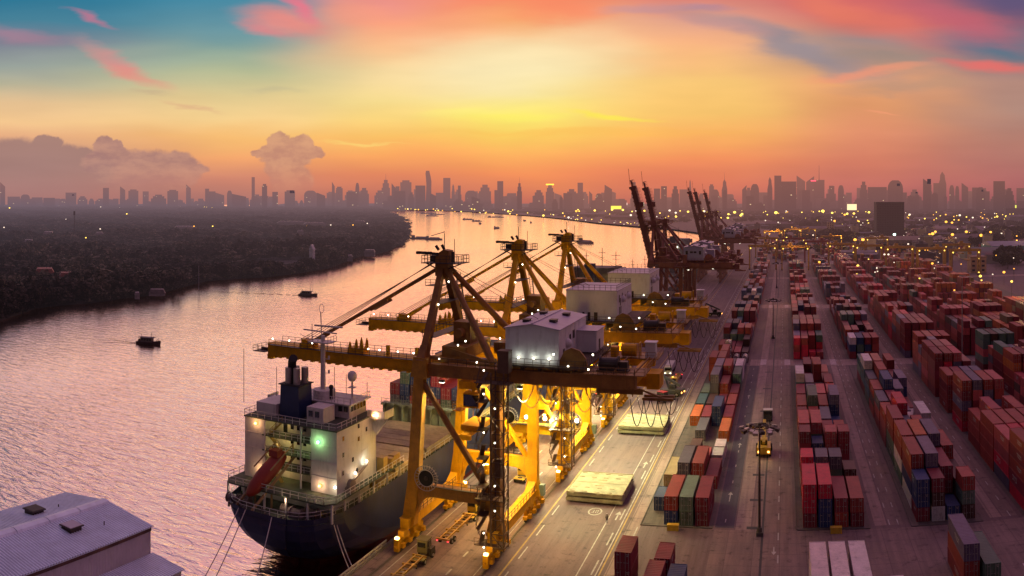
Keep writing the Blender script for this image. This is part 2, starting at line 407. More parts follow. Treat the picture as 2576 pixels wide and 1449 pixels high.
m_ground = asphalt('port asphalt', (.135, .085, .092), (.185, .122, .124))
m_conc = asphalt('pale concrete', (.26, .175, .165), (.36, .245, .22), .12, joints=6.)
m_conc2 = asphalt('worn concrete', (.175, .115, .112), (.25, .168, .155), .09, joints=4.5)
m_dark = asphalt('dark asphalt', (.055, .046, .070), (.080, .066, .092), .1)
m_pad = asphalt('gravelly pad', (.085, .068, .066), (.14, .11, .10), .3)
right = [(QX, -60)] + [(QX, 1020)] + [P(*q, -2.) for q in ((1838,618),(1760,588),(1690,578),(1600,571),(1500,562),(1420,552),(1350,545),(1200,534),(1085,529.5),(960,527),(640,523.5))]
right = [(x, y) for x, y in right] + [(-9500, 14000), (9500, 16000), (9500, -60)]
def sheet(name, poly, z, m, edge=None, edge_m=None):
    mb = MB(); mb.poly([(x, y, z) for x, y in poly])
    if edge:
        for a, b in zip(poly[:edge], poly[1:edge+1]): mb.quad((a[0], a[1], -6), (b[0], b[1], -6), (b[0], b[1], z), (a[0], a[1], z), 1)
        return struct(mb.build(name, [m, edge_m or m]))
    return struct(mb.build(name, m))
m_quayface = mat('quay face', (.16, .14, .13), .8, var=.4, grime=.6)
sheet('ground', right, 0., m_ground, 12, m_quayface)
leftpx = [(-60,826),(0,806),(50,790),(90,775),(150,768),(230,762),(300,752),(390,742),(460,722),(520,707),(600,701),(670,697),(750,688),(830,674),(865,660),(890,650),(925,641),(945,640),(975,632),(1000,612),(1016,596),(1019,577),(1008,560),(990,545),(976,537),(966,529)]
leftb = [P(*q, -2.8) for q in leftpx]
m_forestfloor = mat('forest floor', (.030, .026, .022), .95, haze=True, var=.4, scale=.02)
sheet('left_bank', leftb + [P(900, 524.5), P(600, 523.), (-9500, 11500), (-9500, 380)], -1.2, m_forestfloor, len(leftb)-1)

def strip(name, x0, x1, y0, y1, m, z=.004):
    return struct(MB().quad((x0,y0,z),(x1,y0,z),(x1,y1,z),(x0,y1,z)).build(name, m))
# concrete runways, truck lanes and container pads
ROWS = [('A', -24.75, 'quayside block'), ('B', 3.2, 'lamp aisle block'), ('C', 23.9, 'third block inland'), ('D', 44.6, 'fourth block inland'),
        ('E', 67.2, 'fifth block inland'), ('F', 88.2, 'sixth block inland'), ('G', 109.2, 'seventh block inland'), ('I', 130.2, 'eighth block inland')]
PITCH = 2.85
SEGS = [(149.8, 295.), (309., 452.), (472., 622.), (640., 770.)]
strip('container_pad', -25.9, -12.9, 149.0, 296, m_pad)
for i, (n_, x_, _) in enumerate(ROWS[1:]):
    strip('container_pad', x_-.9, x_+12.2, 149.0, 790, m_pad)
strip('concrete_runway', -8.9, -6.2, 80, 790, m_conc)
strip('truck_lane', -12.6, -9.2, 149.5, 296, m_dark)
strip('aisle_paving', -5.9, 1.4, 80, 790, m_conc2)
for x_ in (16.2, 37.6, 59.0, 81.0, 102., 123.):
    strip('concrete_runway', x_, x_+2.2, 150, 790, m_conc)
    strip('aisle_paving', x_+2.5, x_+5.2, 150, 790, m_conc2)
strip('cross_road', -12.6, 200, 119.5, 148.6, m_conc2, .008)
strip('cross_road', -12.6, 200, 297, 308, m_conc, .008)
strip('cross_road', -12.6, 200, 455, 470, m_conc, .008)
strip('cross_road', -12.6, 200, 624, 638, m_conc, .008)
strip('quay_apron', -46.0, -26.5, 60, 1000, m_ground, .004)
strip('quay_apron', QX+.1, -46.8, 60, 1000, m_conc2, .004)
strip('verge', -28.2, -25.95, 60, 900, m_conc, .010)
# pad kerbs
m_kerb = mat('kerb', (.10, .085, .08), .9)
def kerb(x0, x1, y0, y1): return struct(MB().box(x0, x1, y0, y1, .0, .14).build('kerb', m_kerb))
kerb(-26.1, -25.9, 149, 296); kerb(-26.1, -13, 148.8, 149.0); kerb(2.0, 2.2, 148.8, 296); kerb(2.2, 15.3, 148.6, 148.8); kerb(22.6, 22.8, 148.8, 296); kerb(22.8, 36, 148.6, 148.8)
# painted markings
m_white = mat('road paint white', (.40, .37, .35), .7, var=.35, scale=.8); m_yel = mat('road paint yellow', (.42, .27, .08), .7, var=.3)
m_pink = mat('zebra paint', (.62, .50, .50), .7, var=.35, scale=.9)
def marks(name, quads, m, z=.016):
    mb = MB()
    for q in quads: mb.poly([(x, y, z) for x, y in q])
    return struct(mb.build(name, m))
def rect(x0, x1, y0, y1): return [(x0,y0),(x1,y0),(x1,y1),(x0,y1)]
def dash(x, y0, y1, on, off, w=.16):
    r = []; y = y0
    while y < y1: r.append(rect(x-w, x+w, y, y+on)); y += on+off
    return r
marks('lane_line', [rect(-61.1,-60.9,70,700), rect(-47.75,-47.6,70,700), rect(-32.5,-32.3,70,800), rect(-29.6,-29.4,70,900), rect(-26.5,-26.3,70,148)], m_white)
marks('lane_line', [rect(-44.1,-43.8,60,700), rect(-29.1,-28.85,60,900)], m_yel)
marks('lane_dashes', dash(-51.8, 70, 600, 2.2, 5.) + dash(-56.4, 150, 600, 2.2, 5.) + dash(-43.0, 70, 600, 5., 5., .12) + dash(-30.2, 70, 900, 5.5, 6., .14) + dash(-10.9, 152, 295, 1.6, 9., .1)
      + dash(-1.2, 80, 760, 3.2, 6., .12) + dash(20.5, 150, 760, 2.6, 6., .10) + dash(18.9, 150, 760, 2.6, 6., .10) + dash(41.5, 150, 760, 2.6, 6., .1) + dash(63.5, 150, 760, 2.6, 6., .1) + dash(85.5, 150, 760, 2.6, 6., .1), m_white)
zb = []
for yb in (119.5, 126.8, 298.5, 303.5, 458., 464.):
    for xb in (-8.9, -.2, 16.4, 37.9, 59.2, 81.2):
        for k in range(3 if yb > 200 else 2):
            zb.append(rect(xb, xb+2.1, yb+k*1.75, yb+k*1.75+1.15))
marks('crossing_bars', zb, m_pink)
def arrow(x, y, s=1., flip=1):
    return [[(x-.12*s, y-1.8*s*flip),(x+.12*s, y-1.8*s*flip),(x+.12*s, y+.4*s*flip),(x-.12*s, y+.4*s*flip)], [(x-.5*s, y+.4*s*flip),(x+.5*s, y+.4*s*flip),(x, y+1.9*s*flip)]]
aw = []
for x_, y_, s_, f_ in ((-31.0,152.5,1.2,1),(-31.0,183,1.2,1),(-31.0,214,1.2,1),(-10.9,166,1.,1),(-10.9,200,1.,1),(-10.9,250,1,1),(-1.9,140,.9,-1),(-31.,255,1.2,1)):
    aw += arrow(x_, y_, s_, f_)
marks('lane_arrows', aw, m_white)
ring = []
cx, cy = P(1497, 1287)
for k in range(28):
    a, b = 2*math.pi*k/28, 2*math.pi*(k+1)/28
    ring.append([(cx+1.35*math.cos(a), cy+1.9*math.sin(a)), (cx+1.05*math.cos(a), cy+1.6*math.sin(a)), (cx+1.05*math.cos(b), cy+1.6*math.sin(b)), (cx+1.35*math.cos(b), cy+1.9*math.sin(b))])
def seg7(x, y, on, w=.5, h=1.1, t=.13):
    g = {'a': (x,x+w,y+h-t,y+h), 'd': (x,x+w,y,y+t), 'g': (x,x+w,y+h/2-t/2,y+h/2+t/2), 'f': (x,x+t,y+h/2,y+h), 'b': (x+w-t,x+w,y+h/2,y+h), 'e': (x,x+t,y,y+h/2), 'c': (x+w-t,x+w,y,y+h/2)}
    return [rect(*g[c]) for c in on]
ring += seg7(cx-.68, cy-.7, 'abgcd', h=1.5) + seg7(cx+.12, cy-.7, 'abcdef', h=1.5)
marks('speed_roundel', ring, m_white, .020)
# crane rails and the drain channel
m_rail = mat('steel rail', (.10, .085, .075), .45, .7)
for x_ in (-62.4, -46.6):
    struct(MB().box(x_-.32, x_-.14, 60, 1000, 0, .012).box(x_+.14, x_+.32, 60, 1000, 0, .012).box(x_-.05, x_+.05, 60, 1000, 0, .06).build('crane_rail', m_rail))
m_channel = mat('drain channel', (.03, .028, .035), .7)
struct(MB().quad((-4.15,80,.014),(-3.75,80,.014),(-4.3,760,.014),(-4.7,760,.014)).build('drain_channel', m_channel))
struct(MB().box(QX-.02, QX+.55, 60, 1000, .0, .32).build('quay_edge', mat('quay cap', (.22,.19,.165), .8, var=.3)))
mb = MB()
for y_ in (149, 163, 178, 195, 212, 232, 260, 285):
    mb.quad((-6.9,y_,.018),(-4.4,y_,.018),(-4.4,y_+1.3,.018),(-6.9,y_+1.3,.018))
struct(mb.build('cable_pit_covers', m_channel))

# ------------------------------------------------------------------ shipping containers
CW, CH = 2.44, 2.59
PAL = {'R':('rust red',(.35,.050,.040)),'M':('maroon',(.24,.026,.040)),'C':('crimson',(.60,.020,.055)),'P':('salmon red',(.50,.085,.090)),'B':('navy blue',(.028,.050,.150)),
       'S':('slate grey',(.115,.100,.140)),'G':('grey green',(.110,.170,.130)),'T':('teal',(.050,.130,.150)),'W':('off white',(.66,.55,.55)),'O':('orange',(.50,.115,.030)),
       'K':('dark brown',(.085,.035,.030)),'Y':('tan',(.30,.22,.11)),'V':('violet grey',(.16,.12,.19)),'L':('pale blue',(.16,.25,.34)),'Z':('pinkish white',(.88,.72,.70))}
m_cont = mat('container paint', rough=.55, objcol=True, var=.16, scale=.5, grime=.42, spec=.4, fine=.10)
m_contdoor = mat('container door paint', rough=.55, objcol=True, var=.2, scale=1.2, grime=.5, spec=.4, fine=.2)
m_bar = mat('galvanised bars', (.42, .38, .36), .45, .6, var=.2)
def container_mesh(Ln):
    mb = MB(); hw = CW/2; n = int(Ln/.56); e = .14
    # corner posts and rails
    for sx in (-1, 1):
        for y0, y1 in ((0, .16), (Ln-.16, Ln)): mb.box(sx*hw-(.14 if sx > 0 else 0), sx*hw+(.14 if sx < 0 else 0), y0, y1, 0, CH)
        mb.box(sx*hw-(.08 if sx > 0 else 0), sx*hw+(.08 if sx < 0 else 0), .16, Ln-.16, 0, .16)
        mb.box(sx*hw-(.07 if sx > 0 else 0), sx*hw+(.07 if sx < 0 else 0), .16, Ln-.16, CH-.09, CH-.002)
    for y0, y1 in ((0, .1), (Ln-.1, Ln)):
        mb.box(-hw+.14, hw-.14, y0, y1, 0, .16); mb.box(-hw+.14, hw-.14, y0, y1, CH-.14, CH)
    # corrugated sides and roof
    ys = []; step = (Ln-.32)/n
    for i in range(n):
        y = .16+i*step; ys += [(y, 0), (y+step*.32, 0), (y+step*.5, 1), (y+step*.82, 1)]
    ys.append((Ln-.16, 0))
    for sx in (-1, 1):
        for (a, da), (b, db) in zip(ys[:-1], ys[1:]):
            xa, xb = sx*(hw-.02-.05*da), sx*(hw-.02-.05*db)
            q = [(xa,a,.16),(xb,b,.16),(xb,b,CH-.09),(xa,a,CH-.09)]
            mb.quad(*(q if sx > 0 else q[::-1]))
    for (a, da), (b, db) in zip(ys[:-1], ys[1:]):
        mb.quad((-hw+.07,a,CH-.03-.025*da),(hw-.07,a,CH-.03-.025*da),(hw-.07,b,CH-.03-.025*db),(-hw+.07,b,CH-.03-.025*db))
    mb.quad((-hw+.14,Ln-.05,.16),(-hw+.14,Ln-.05,CH-.14),(hw-.14,Ln-.05,CH-.14),(hw-.14,Ln-.05,.16))
    mb.quad((-hw+.14,.30,.16),(hw-.14,.30,.16),(hw-.14,.30,CH-.14),(-hw+.14,.30,CH-.14))
    mb.quad((-hw+.1,.1,.05),(hw-.1,.1,.05),(hw-.1,Ln-.1,.05),(-hw+.1,Ln-.1,.05))
    return mb.mesh('container_body', m_cont)
def door_mesh():
    mb = MB(); hw = CW/2
    for s in (-1, 1):
        mb.box(min(s*.015, s*(hw-.14)), max(s*.015, s*(hw-.14)), .045, .09, .17, CH-.15)
        for z in (.7, 1.25, 1.8): mb.box(min(s*.08, s*(hw-.2)), max(s*.08, s*(hw-.2)), .03, .045, z, z+.06)
    return mb.mesh('container_door', m_contdoor)
def rods_mesh():
    mb = MB()
    for x in (-.85, -.38, .38, .85):
        mb.bar((x, .01, .10), (x, .01, CH-.06), .05, .05)
        mb.box(x-.05, x+.28*(-1 if x > 0 else 1), -.01, .02, 1.02, 1.09) if x < 0 else mb.box(x-.28, x+.05, -.01, .02, 1.02, 1.09)
    mb.box(.55, .80, .026, .030, 1.95, 2.1); mb.box(.45, .95, .026, .030, 2.2, 2.3); mb.box(-.95, -.55, .026, .030, 2.1, 2.2)
    return mb.mesh('lock_rods', m_bar)
BODY = {12.19: container_mesh(12.19), 6.06: container_mesh(6.06)}
DOOR, RODS = door_mesh(), rods_mesh()
m_markw = mat('faded white marking', (.50, .47, .45), .7, var=.35, scale=2.)
def marks_mesh(Ln, k, side):
    mb = MB(); hw = CW/2-.008; r_ = random.Random(k*7+int(Ln)); n = (5, 7, 4)[k] if Ln > 7 else (3, 4, 3)[k]; y = Ln*(.30, .22, .55)[k]; h = (.75, .5, 1.0)[k]; z0 = (1.1, 1.5, .9)[k]
    for s in (side,):
        yy = y
        for _ in range(n):
            w_ = h*r_.uniform(.45, .75); x = s*(hw+.012); t_ = .16
            mb.quad((x, yy, z0), (x, yy+t_, z0), (x, yy+t_, z0+h), (x, yy, z0+h)); mb.quad((x, yy+t_, z0+h-t_), (x, yy+w_, z0+h-t_), (x, yy+w_, z0+h), (x, yy+t_, z0+h))
            if r_.random() < .6: mb.quad((x, yy+t_, z0), (x, yy+w_, z0), (x, yy+w_, z0+t_), (x, yy+t_, z0+t_))
            yy += w_+.22
    return mb.mesh('side_marking', m_markw)
MARKS = {(L_, s_): [marks_mesh(L_, k, s_) for k in range(3)] for L_ in (12.19, 6.06) for s_ in (-1, 1)}
ORD = ['first', 'second', 'third', 'fourth', 'fifth', 'sixth', 'seventh', 'eighth', 'ninth', 'tenth', 'eleventh', 'twelfth', 'thirteenth', 'fourteenth', 'fifteenth', 'sixteenth', 'seventeenth', 'eighteenth', 'nineteenth', 'twentieth', 'twenty-first', 'twenty-second', 'twenty-third', 'twenty-fourth']
UNITS = []   # (x, y, z, length, colour letter, place description, score)
def pick(pal): return random.choice(pal)
def add_stack(x, y, Ln, cols, where, front_open=True, vis=1.):
    for k, c in enumerate(cols):
        UNITS.append(dict(x=x, y=y, z=k*CH, L=Ln, c=c, top=(k == len(cols)-1), tier=k, n=len(cols), where=where, fo=front_open, vis=vis))
PALS = {'A': 'RRMMMSSBGTPPRMKOW', 'B': 'RRRMMMMPPCSBGKVRM', 'C': 'RRMMMMPWSBKGRMV', 'D': 'CPRRMMMPPCMRVSRRMM', 'E': 'RRMMPROKGSMRMP', 'F': 'OORRMPRYMMRO', 'G': 'OORRMYRROM', 'I': 'ORRMOR'}
# hand-read bays of the near blocks: distance of the front, length, four stacks (bottom to top)
HAND = {
 'A': [(149.8, 12.19, ['', 'BR', 'GG', 'MM']), (156.4, 6.06, ['B', None, None, None]), (169.4, 12.19, ['Y', 'RS', 'YR', 'M']), (183.5, 6.06, ['', '', 'P', 'W']), (190.3, 6.06, ['', 'K', '', 'W']),
       (203., 12.19, ['', 'S', '', 'O']), (216.4, 12.19, ['O', 'M', 'BB', 'P']), (230., 12.19, ['T', 'K', 'M', 'R']), (243.5, 12.19, ['G', 'SSS', 'RR', 'M']), (257., 12.19, ['', 'MMV', 'RMR', 'GG']), (270.5, 12.19, ['RRR', 'RRR', 'MS', 'WW']), (283.6, 12.19, ['RR', 'RMR', 'M', 'S'])],
 'B': [(149.8, 12.19, ['MCC', 'BBC', 'RM', 'MR']), (166., 6.06, ['KMC', 'BBS', 'GGS', 'KK']), (173., 6.06, ['MM', 'P', '', 'P']), (184., 6.06, ['MMM', 'BB', 'MPP', 'MMM']), (191.4, 12.19, ['RMP', 'KGP', 'MM', 'MR']),
       (205., 12.19, ['MM', 'MR', 'BS', 'B']), (218.6, 12.19, ['MR', 'GGG', 'KR', 'BBV']), (232., 12.19, ['RM', 'MV', 'PP', 'PP']), (246., 12.19, ['TTW', 'TV', 'K', 'MM']), (260., 12.19, ['SS', 'M', 'MRR', 'M']), (273.5, 12.19, ['S', 'MM', 'MR', 'R'])],
 'C': [(150.6, 6.06, ['MBB', 'WKM', 'B', 'KGR']), (157.4, 12.19, ['WBMR', 'MMBV', 'KMM', 'MK']), (170.6, 12.19, ['GWMR', 'RMRO', 'MMKV', 'MRR']), (184., 12.19, ['GGMM', 'KMS', 'MMR', 'M']), (197.4, 12.19, ['MMR', 'KMMC', 'SW', 'MWW']),
       (210.8, 12.19, ['MRS', 'RMM', 'MV', 'W']), (224.2, 12.19, ['RKR', 'MBBB', 'BBV', 'M']), (237.6, 12.19, ['GTS', 'MWMR', 'BV', 'BBV']), (251., 12.19, ['MTTW', 'MMMR', 'KK', 'MM']), (264.4, 12.19, ['MGT', 'MR', 'MM', 'MMR'])],
}
def fill(block, x0, name):
    for si, (ya, yb) in enumerate(SEGS):
        part = ['near part', 'second part', 'third part', 'far part'][si]
        bays = []
        if si == 0 and block in HAND: bays = HAND[block]
        else:
            y = ya; r = random.Random(hash((ord(block), si)) & 0xffff)
            lo, hi = {'A': (1, 3), 'B': (3, 4), 'C': (3, 4), 'D': (4, 5), 'E': (3, 5)}.get(block, (3, 4))
            if si == 1 and block == 'A': lo, hi = 1, 3
            if si >= 2: lo, hi = max(2, lo-1), min(hi, 4)
            if block == 'A' and si >= 2: lo, hi = 2, 3
            while y < yb-6:
                Ln = 12.19 if (r.random() < .8 and y < yb-12.3) else 6.06
                base = r.choice(range(lo, hi+1)); dom = r.choice(PALS[block]); hole = r.random() < .16
                cols = []
                for c in range(4):
                    n = max(1, min(5, base + r.choice([0, 0, 0, 0, 0, 0, -1] if block != 'A' else [0, -1, 1, 0, -1])))
                    if hole and c >= 2: n = max(1, n-2)
                    if n > hi: n = hi
                    cols.append(''.join(dom if r.random() < .45 else r.choice(PALS[block]) for _ in range(n)))
                bays.append((y, Ln, cols)); y += Ln + (.55 if Ln > 7 else .45)
                if r.random() < .06: y += 6.5
        for bi, (y, Ln, cols) in enumerate(bays):
            for ci, c in enumerate(cols):
                if not c: continue
                def hgt(b, cc):
                    if b < 0 or b >= len(bays): return 0
                    s = bays[b][2][cc]; return len(s) if s else 0
                side = ci-1 if (x0+1.22+ci*PITCH) > 0 else ci+1
                add_stack(x0+1.22+ci*PITCH, y, Ln, c, (f'{ORD[ci]} column', f'{ORD[bi]} bay', part, name))
                for u in UNITS[-len(c):]:
                    fr = hgt(bi-1, ci); sd = hgt(bi, side) if 0 <= side < 4 else 0
                    Lg = math.hypot(u['x'], y); dz = H-u['z']-CH
                    a = (CW*Ln*max(0, dz)/Lg if u['top'] else 0) + (CW*CH*(y/Lg) if u['tier'] >= fr else 0) + (CH*Ln*abs(u['x'])/Lg if u['tier'] >= sd else 0)
                    px_ = XV+F*math.atan2(u['x'], y+Ln/2); py_ = YH+F*dz/Lg
                    u['score'] = a/Lg**2 if (-10 < px_ < 2590 and py_ < 1475) else a/Lg**2*1e-3
for b_, x_, nme in ROWS:
    if b_ == 'I': continue
    fill(b_, x_, nme)
def loose(x, y, Ln, cols, where):
    n0 = len(UNITS); add_stack(x, y, Ln, cols, where)
    for u in UNITS[n0:]: u['score'] = 1.
loose(-23.4, 118.8, 6.06, 'MMM', ('tall stack', 'bottom edge', 'beside', 'quay road'))
loose(-18.4, 123.6, 6.06, 'MM', ('rear stack', 'bottom edge', 'left of', 'lamp aisle'))
loose(-18.9, 116.9, 6.06, 'MM', ('front stack', 'bottom edge', 'left of', 'lamp aisle'))
loose(-15.6, 116.0, 6.06, 'BB', ('bottom edge', 'right of', 'the front', 'maroon stack'))
for k, nme in enumerate(('left', 'middle', 'right')):
    loose(4.8+k*2.9, 112.6, 12.19, 'ZZZ', (nme, 'stack of three pale ones', 'bottom', 'edge'))
loose(27.5, 121., 12.19, 'MRV', ('tall stack', 'on cross road', 'below', 'third block'))
loose(30.4, 119.5, 12.19, 'GG', ('low stack', 'cross road', 'beside', 'tall violet stack'))
# deck cargo of the moored ship
SHIPC = []
for bi, (y, n, hs) in enumerate([(171.5, 7, [3,4,4,4,4,3,3]), (184.2, 7, [3,4,4,4,4,4,3]), (197., 7, [4,4,4,5,4,4,4]), (210., 7, [3,4,4,4,4,4,4])]):
    for ci in range(n):
        st = ''.join(random.choice('BBSMRRMWGKBST') for _ in range(hs[ci]))
        x = -87.8+1.22+ci*2.56
        n0 = len(UNITS); add_stack(x, y, 12.19, st, (f'{ORD[ci]} row', f'{ORD[bi]} bay', 'deck of', 'moored ship'))
        for u in UNITS[n0:]:
            u['z'] += 9.0; u['score'] = .00045 if bi == 0 else (.00022 if u['top'] else 1e-7); u['ship'] = True
UNITS.sort(key=lambda u: -u['score'])
N_IND = 300
seen_lab = {}
TIER = ['ground', 'second', 'third', 'fourth', 'fifth']
for i, u in enumerate(UNITS[:N_IND]):
    cn, cc = PAL[u['c']]; v = random.uniform(.82, 1.18)
    col = tuple(min(1, k*v*random.uniform(.94, 1.06)) for k in cc)+(1,)
    o = link('shipping_container', BODY[u['L']], None, (u['x']+random.uniform(-.05,.05), u['y']+random.uniform(-.12,.12), u['z']+.02), random.uniform(-.002,.002)); o.color = col
    a, b, p_, nme = u['where']
    tier = 'ground tier' if u['tier'] == 0 else ('top tier' if u['top'] else f"{TIER[u['tier']]} tier")
    size = 'short ' if u['L'] < 7 else ''
    lab = f"{size}{cn} {tier.replace(' tier', '-tier')} container, {a}, {b}, {p_.replace(' part', '')} {nme}"
    u['lab'] = lab
    tag(o, lab, 'container', 'stacked shipping containers')
    if math.hypot(u['x'], u['y']) < 260:
        d = link('door', DOOR, o); d.color = col
        link('lock_rods', RODS, d)
        if random.random() < .45 and u['c'] not in 'WYZ': link('side_marking', MARKS[(u['L'], -1 if u['x'] > 0 else 1)][random.randrange(3)], o)
# the rest, too many to single out: one mesh with a colour per box
def container_mass(name, units, m):
    n = len(units); hw = CW/2
    base = np.array([(-hw,0,0),(hw,0,0),(hw,1,0),(-hw,1,0),(-hw,0,CH),(hw,0,CH),(hw,1,CH),(-hw,1,CH)])
    V = np.zeros((n, 8, 3)); Cc = np.zeros((n, 8, 4)); Cc[..., 3] = 1
    for i, u in enumerate(units):
        b = base.copy(); b[:, 1] *= u['L']; V[i] = b + (u['x'], u['y'], u['z']+.02); V[i, :, 0] += random.uniform(-.05, .05)
        v = random.uniform(.75, 1.25); Cc[i, :, :3] = np.array(PAL[u['c']][1])*v
    fq = np.array([(0,3,2,1),(4,5,6,7),(0,1,5,4),(1,2,6,5),(2,3,7,6),(3,0,4,7)])
    Fc = (fq[None] + (np.arange(n)*8)[:, None, None]).reshape(-1, 4)
    me = bpy.data.meshes.new(name); me.from_pydata(V.reshape(-1, 3).tolist(), [], Fc.tolist())
    at = me.color_attributes.new('Col', 'FLOAT_COLOR', 'POINT'); at.data.foreach_set('color', Cc.reshape(-1))
    me.materials.append(m); return link(name, me)
m_mass = mat('far container paint', rough=.55, attr='Col', var=.2, scale=.4, grime=.35, haze=True, fine=.12)
rest = UNITS[N_IND:]
for x_ in (100, 112, 125, 140, 155, 170):      # stacks beyond the yard gantries
    pass
for k in range(900):
    r1 = random.random(); X = random.uniform(-28, 330); Y = random.uniform(800, 1150)
    if X > 110 and random.random() < .5: continue
    Xq = -26 + round((X+26)/2.9)*2.9; Yq = 800 + round((Y-800)/13.)*13.
    if (int((Xq+30)//22)) % 3 == 2: continue
    for t_ in range(random.choice((1, 2, 2, 3))):
        rest.append(dict(x=Xq, y=Yq, z=t_*CH, L=12.19, c=random.choice('RRMMWSBOYMKR')))
tag(container_mass('distant_container_stacks', rest, m_mass), 'hundreds of mostly red containers stacked in rows deeper in the yard', 'containers', kind='stuff')

# tank containers at the head of the quayside block, second part
m_frame = mat('tank frame', (.10, .06, .055), .6, var=.2); m_tank = mat('tank shell', (.60, .55, .53), .35, .3, var=.2)
def tank(x, y, z, lab):
    t = thing('tank_container', lab, 'tank container', (x, y, z), 0, 'white tank containers')
    mb = MB(); mb.cyl((0, .25, 1.28), 1.12, 5.5, 20, 'y'); mb.build('tank', m_tank, t, smooth=False)
    fr = MB()
    for y_ in (0, 5.9):
        for x_ in (-1.15, 1.15): fr.bar((x_, y_+.08, 0), (x_, y_+.08, CH), .14)
        fr.bar((-1.2, y_+.08, .08), (1.2, y_+.08, .08), .14); fr.bar((-1.2, y_+.08, CH-.08), (1.2, y_+.08, CH-.08), .14)
    for x_ in (-1.15, 1.15): fr.bar((x_, 0, .08), (x_, 6, .08), .12); fr.bar((x_, 0, CH-.08), (x_, 6, CH-.08), .12)
    fr.build('frame', m_frame, t); MB().cyl((0, 2.9, 2.36), .3, .2, 12).build('manhole', m_bar, t)
for x, z, lab in ((-20.7, 0, 'white cylindrical tank in a dark frame, bottom of the stack of three'), (-20.7, CH, 'white cylindrical tank in a dark frame, middle of the stack of three'), (-20.7, 2*CH, 'white cylindrical tank in a dark frame, top of the stack of three'),
                  (-17.8, 0, 'single white tank container just right of the tank stack'), (-14.6, 0, 'white tank container at the aisle side, rightmost of the tanks')):
    tank(x, 301.5, z, lab)

# ------------------------------------------------------------------ quay cranes
m_cy = mat('crane yellow paint', (.66, .33, .006), .5, var=.22, scale=.35, grime=.32, spec=.25, fine=.08)
m_cd = mat('crane maroon paint', (.30, .105, .065), .55, var=.25, scale=.35, grime=.3, haze=True)
m_steel = mat('dark steel', (.060, .045, .038), .55, .3, var=.3)
m_walk = mat('walkway grating', (.09, .06, .035), .7, var=.3)
m_rope = mat('wire rope', (.07, .05, .045), .5, .5)
m_hw = mat('machinery house cladding', (.66, .65, .66), .55, var=.09, scale=.25, grime=.22)
m_hroof = mat('machinery house roof', (.46, .42, .52), .5, var=.10, scale=.4)
m_glass = mat('dark glass', (.012, .014, .018), .08, spec=.8)
m_black = mat('black rubber', (.02, .018, .018), .8)
m_lampw = mat('lit white lamp', (1, .95, .8), emit=8., ecol=(1, .93, .72), sample=False, var=0)
m_lampy = mat('lit sodium lamp', (1, .7, .2), emit=16., ecol=(1, .66, .16), sample=False, var=0)
m_lampo = mat('lit orange lamp', (1, .5, .1), emit=12., ecol=(1, .40, .08), sample=False, var=0)
m_lampg = mat('lit green lamp', (.3, 1, .5), emit=9., ecol=(.25, 1., .45), sample=False, var=0)
m_lampr = mat('lit red lamp', (1, .05, .08), emit=8., ecol=(1, .03, .05), sample=False, var=0)
m_red = mat('red paint', (.45, .03, .03), .5, var=.2)
m_cable = mat('pale cable', (.55, .48, .38), .6)
WX, LX, HY = -62.4, -46.6, 10.2
CACHE = {}
def part(key, build, name, mats, parent, loc=(0,0,0), smooth=False):
    """same mesh for the same part on every crane"""
    if key not in CACHE:
        mb = MB(); build(mb); mats = mats if isinstance(mats, (list, tuple)) else [mats]
        CACHE[key] = mb.mesh(name, *mats, smooth=smooth)
    return link(name, CACHE[key], parent, loc)
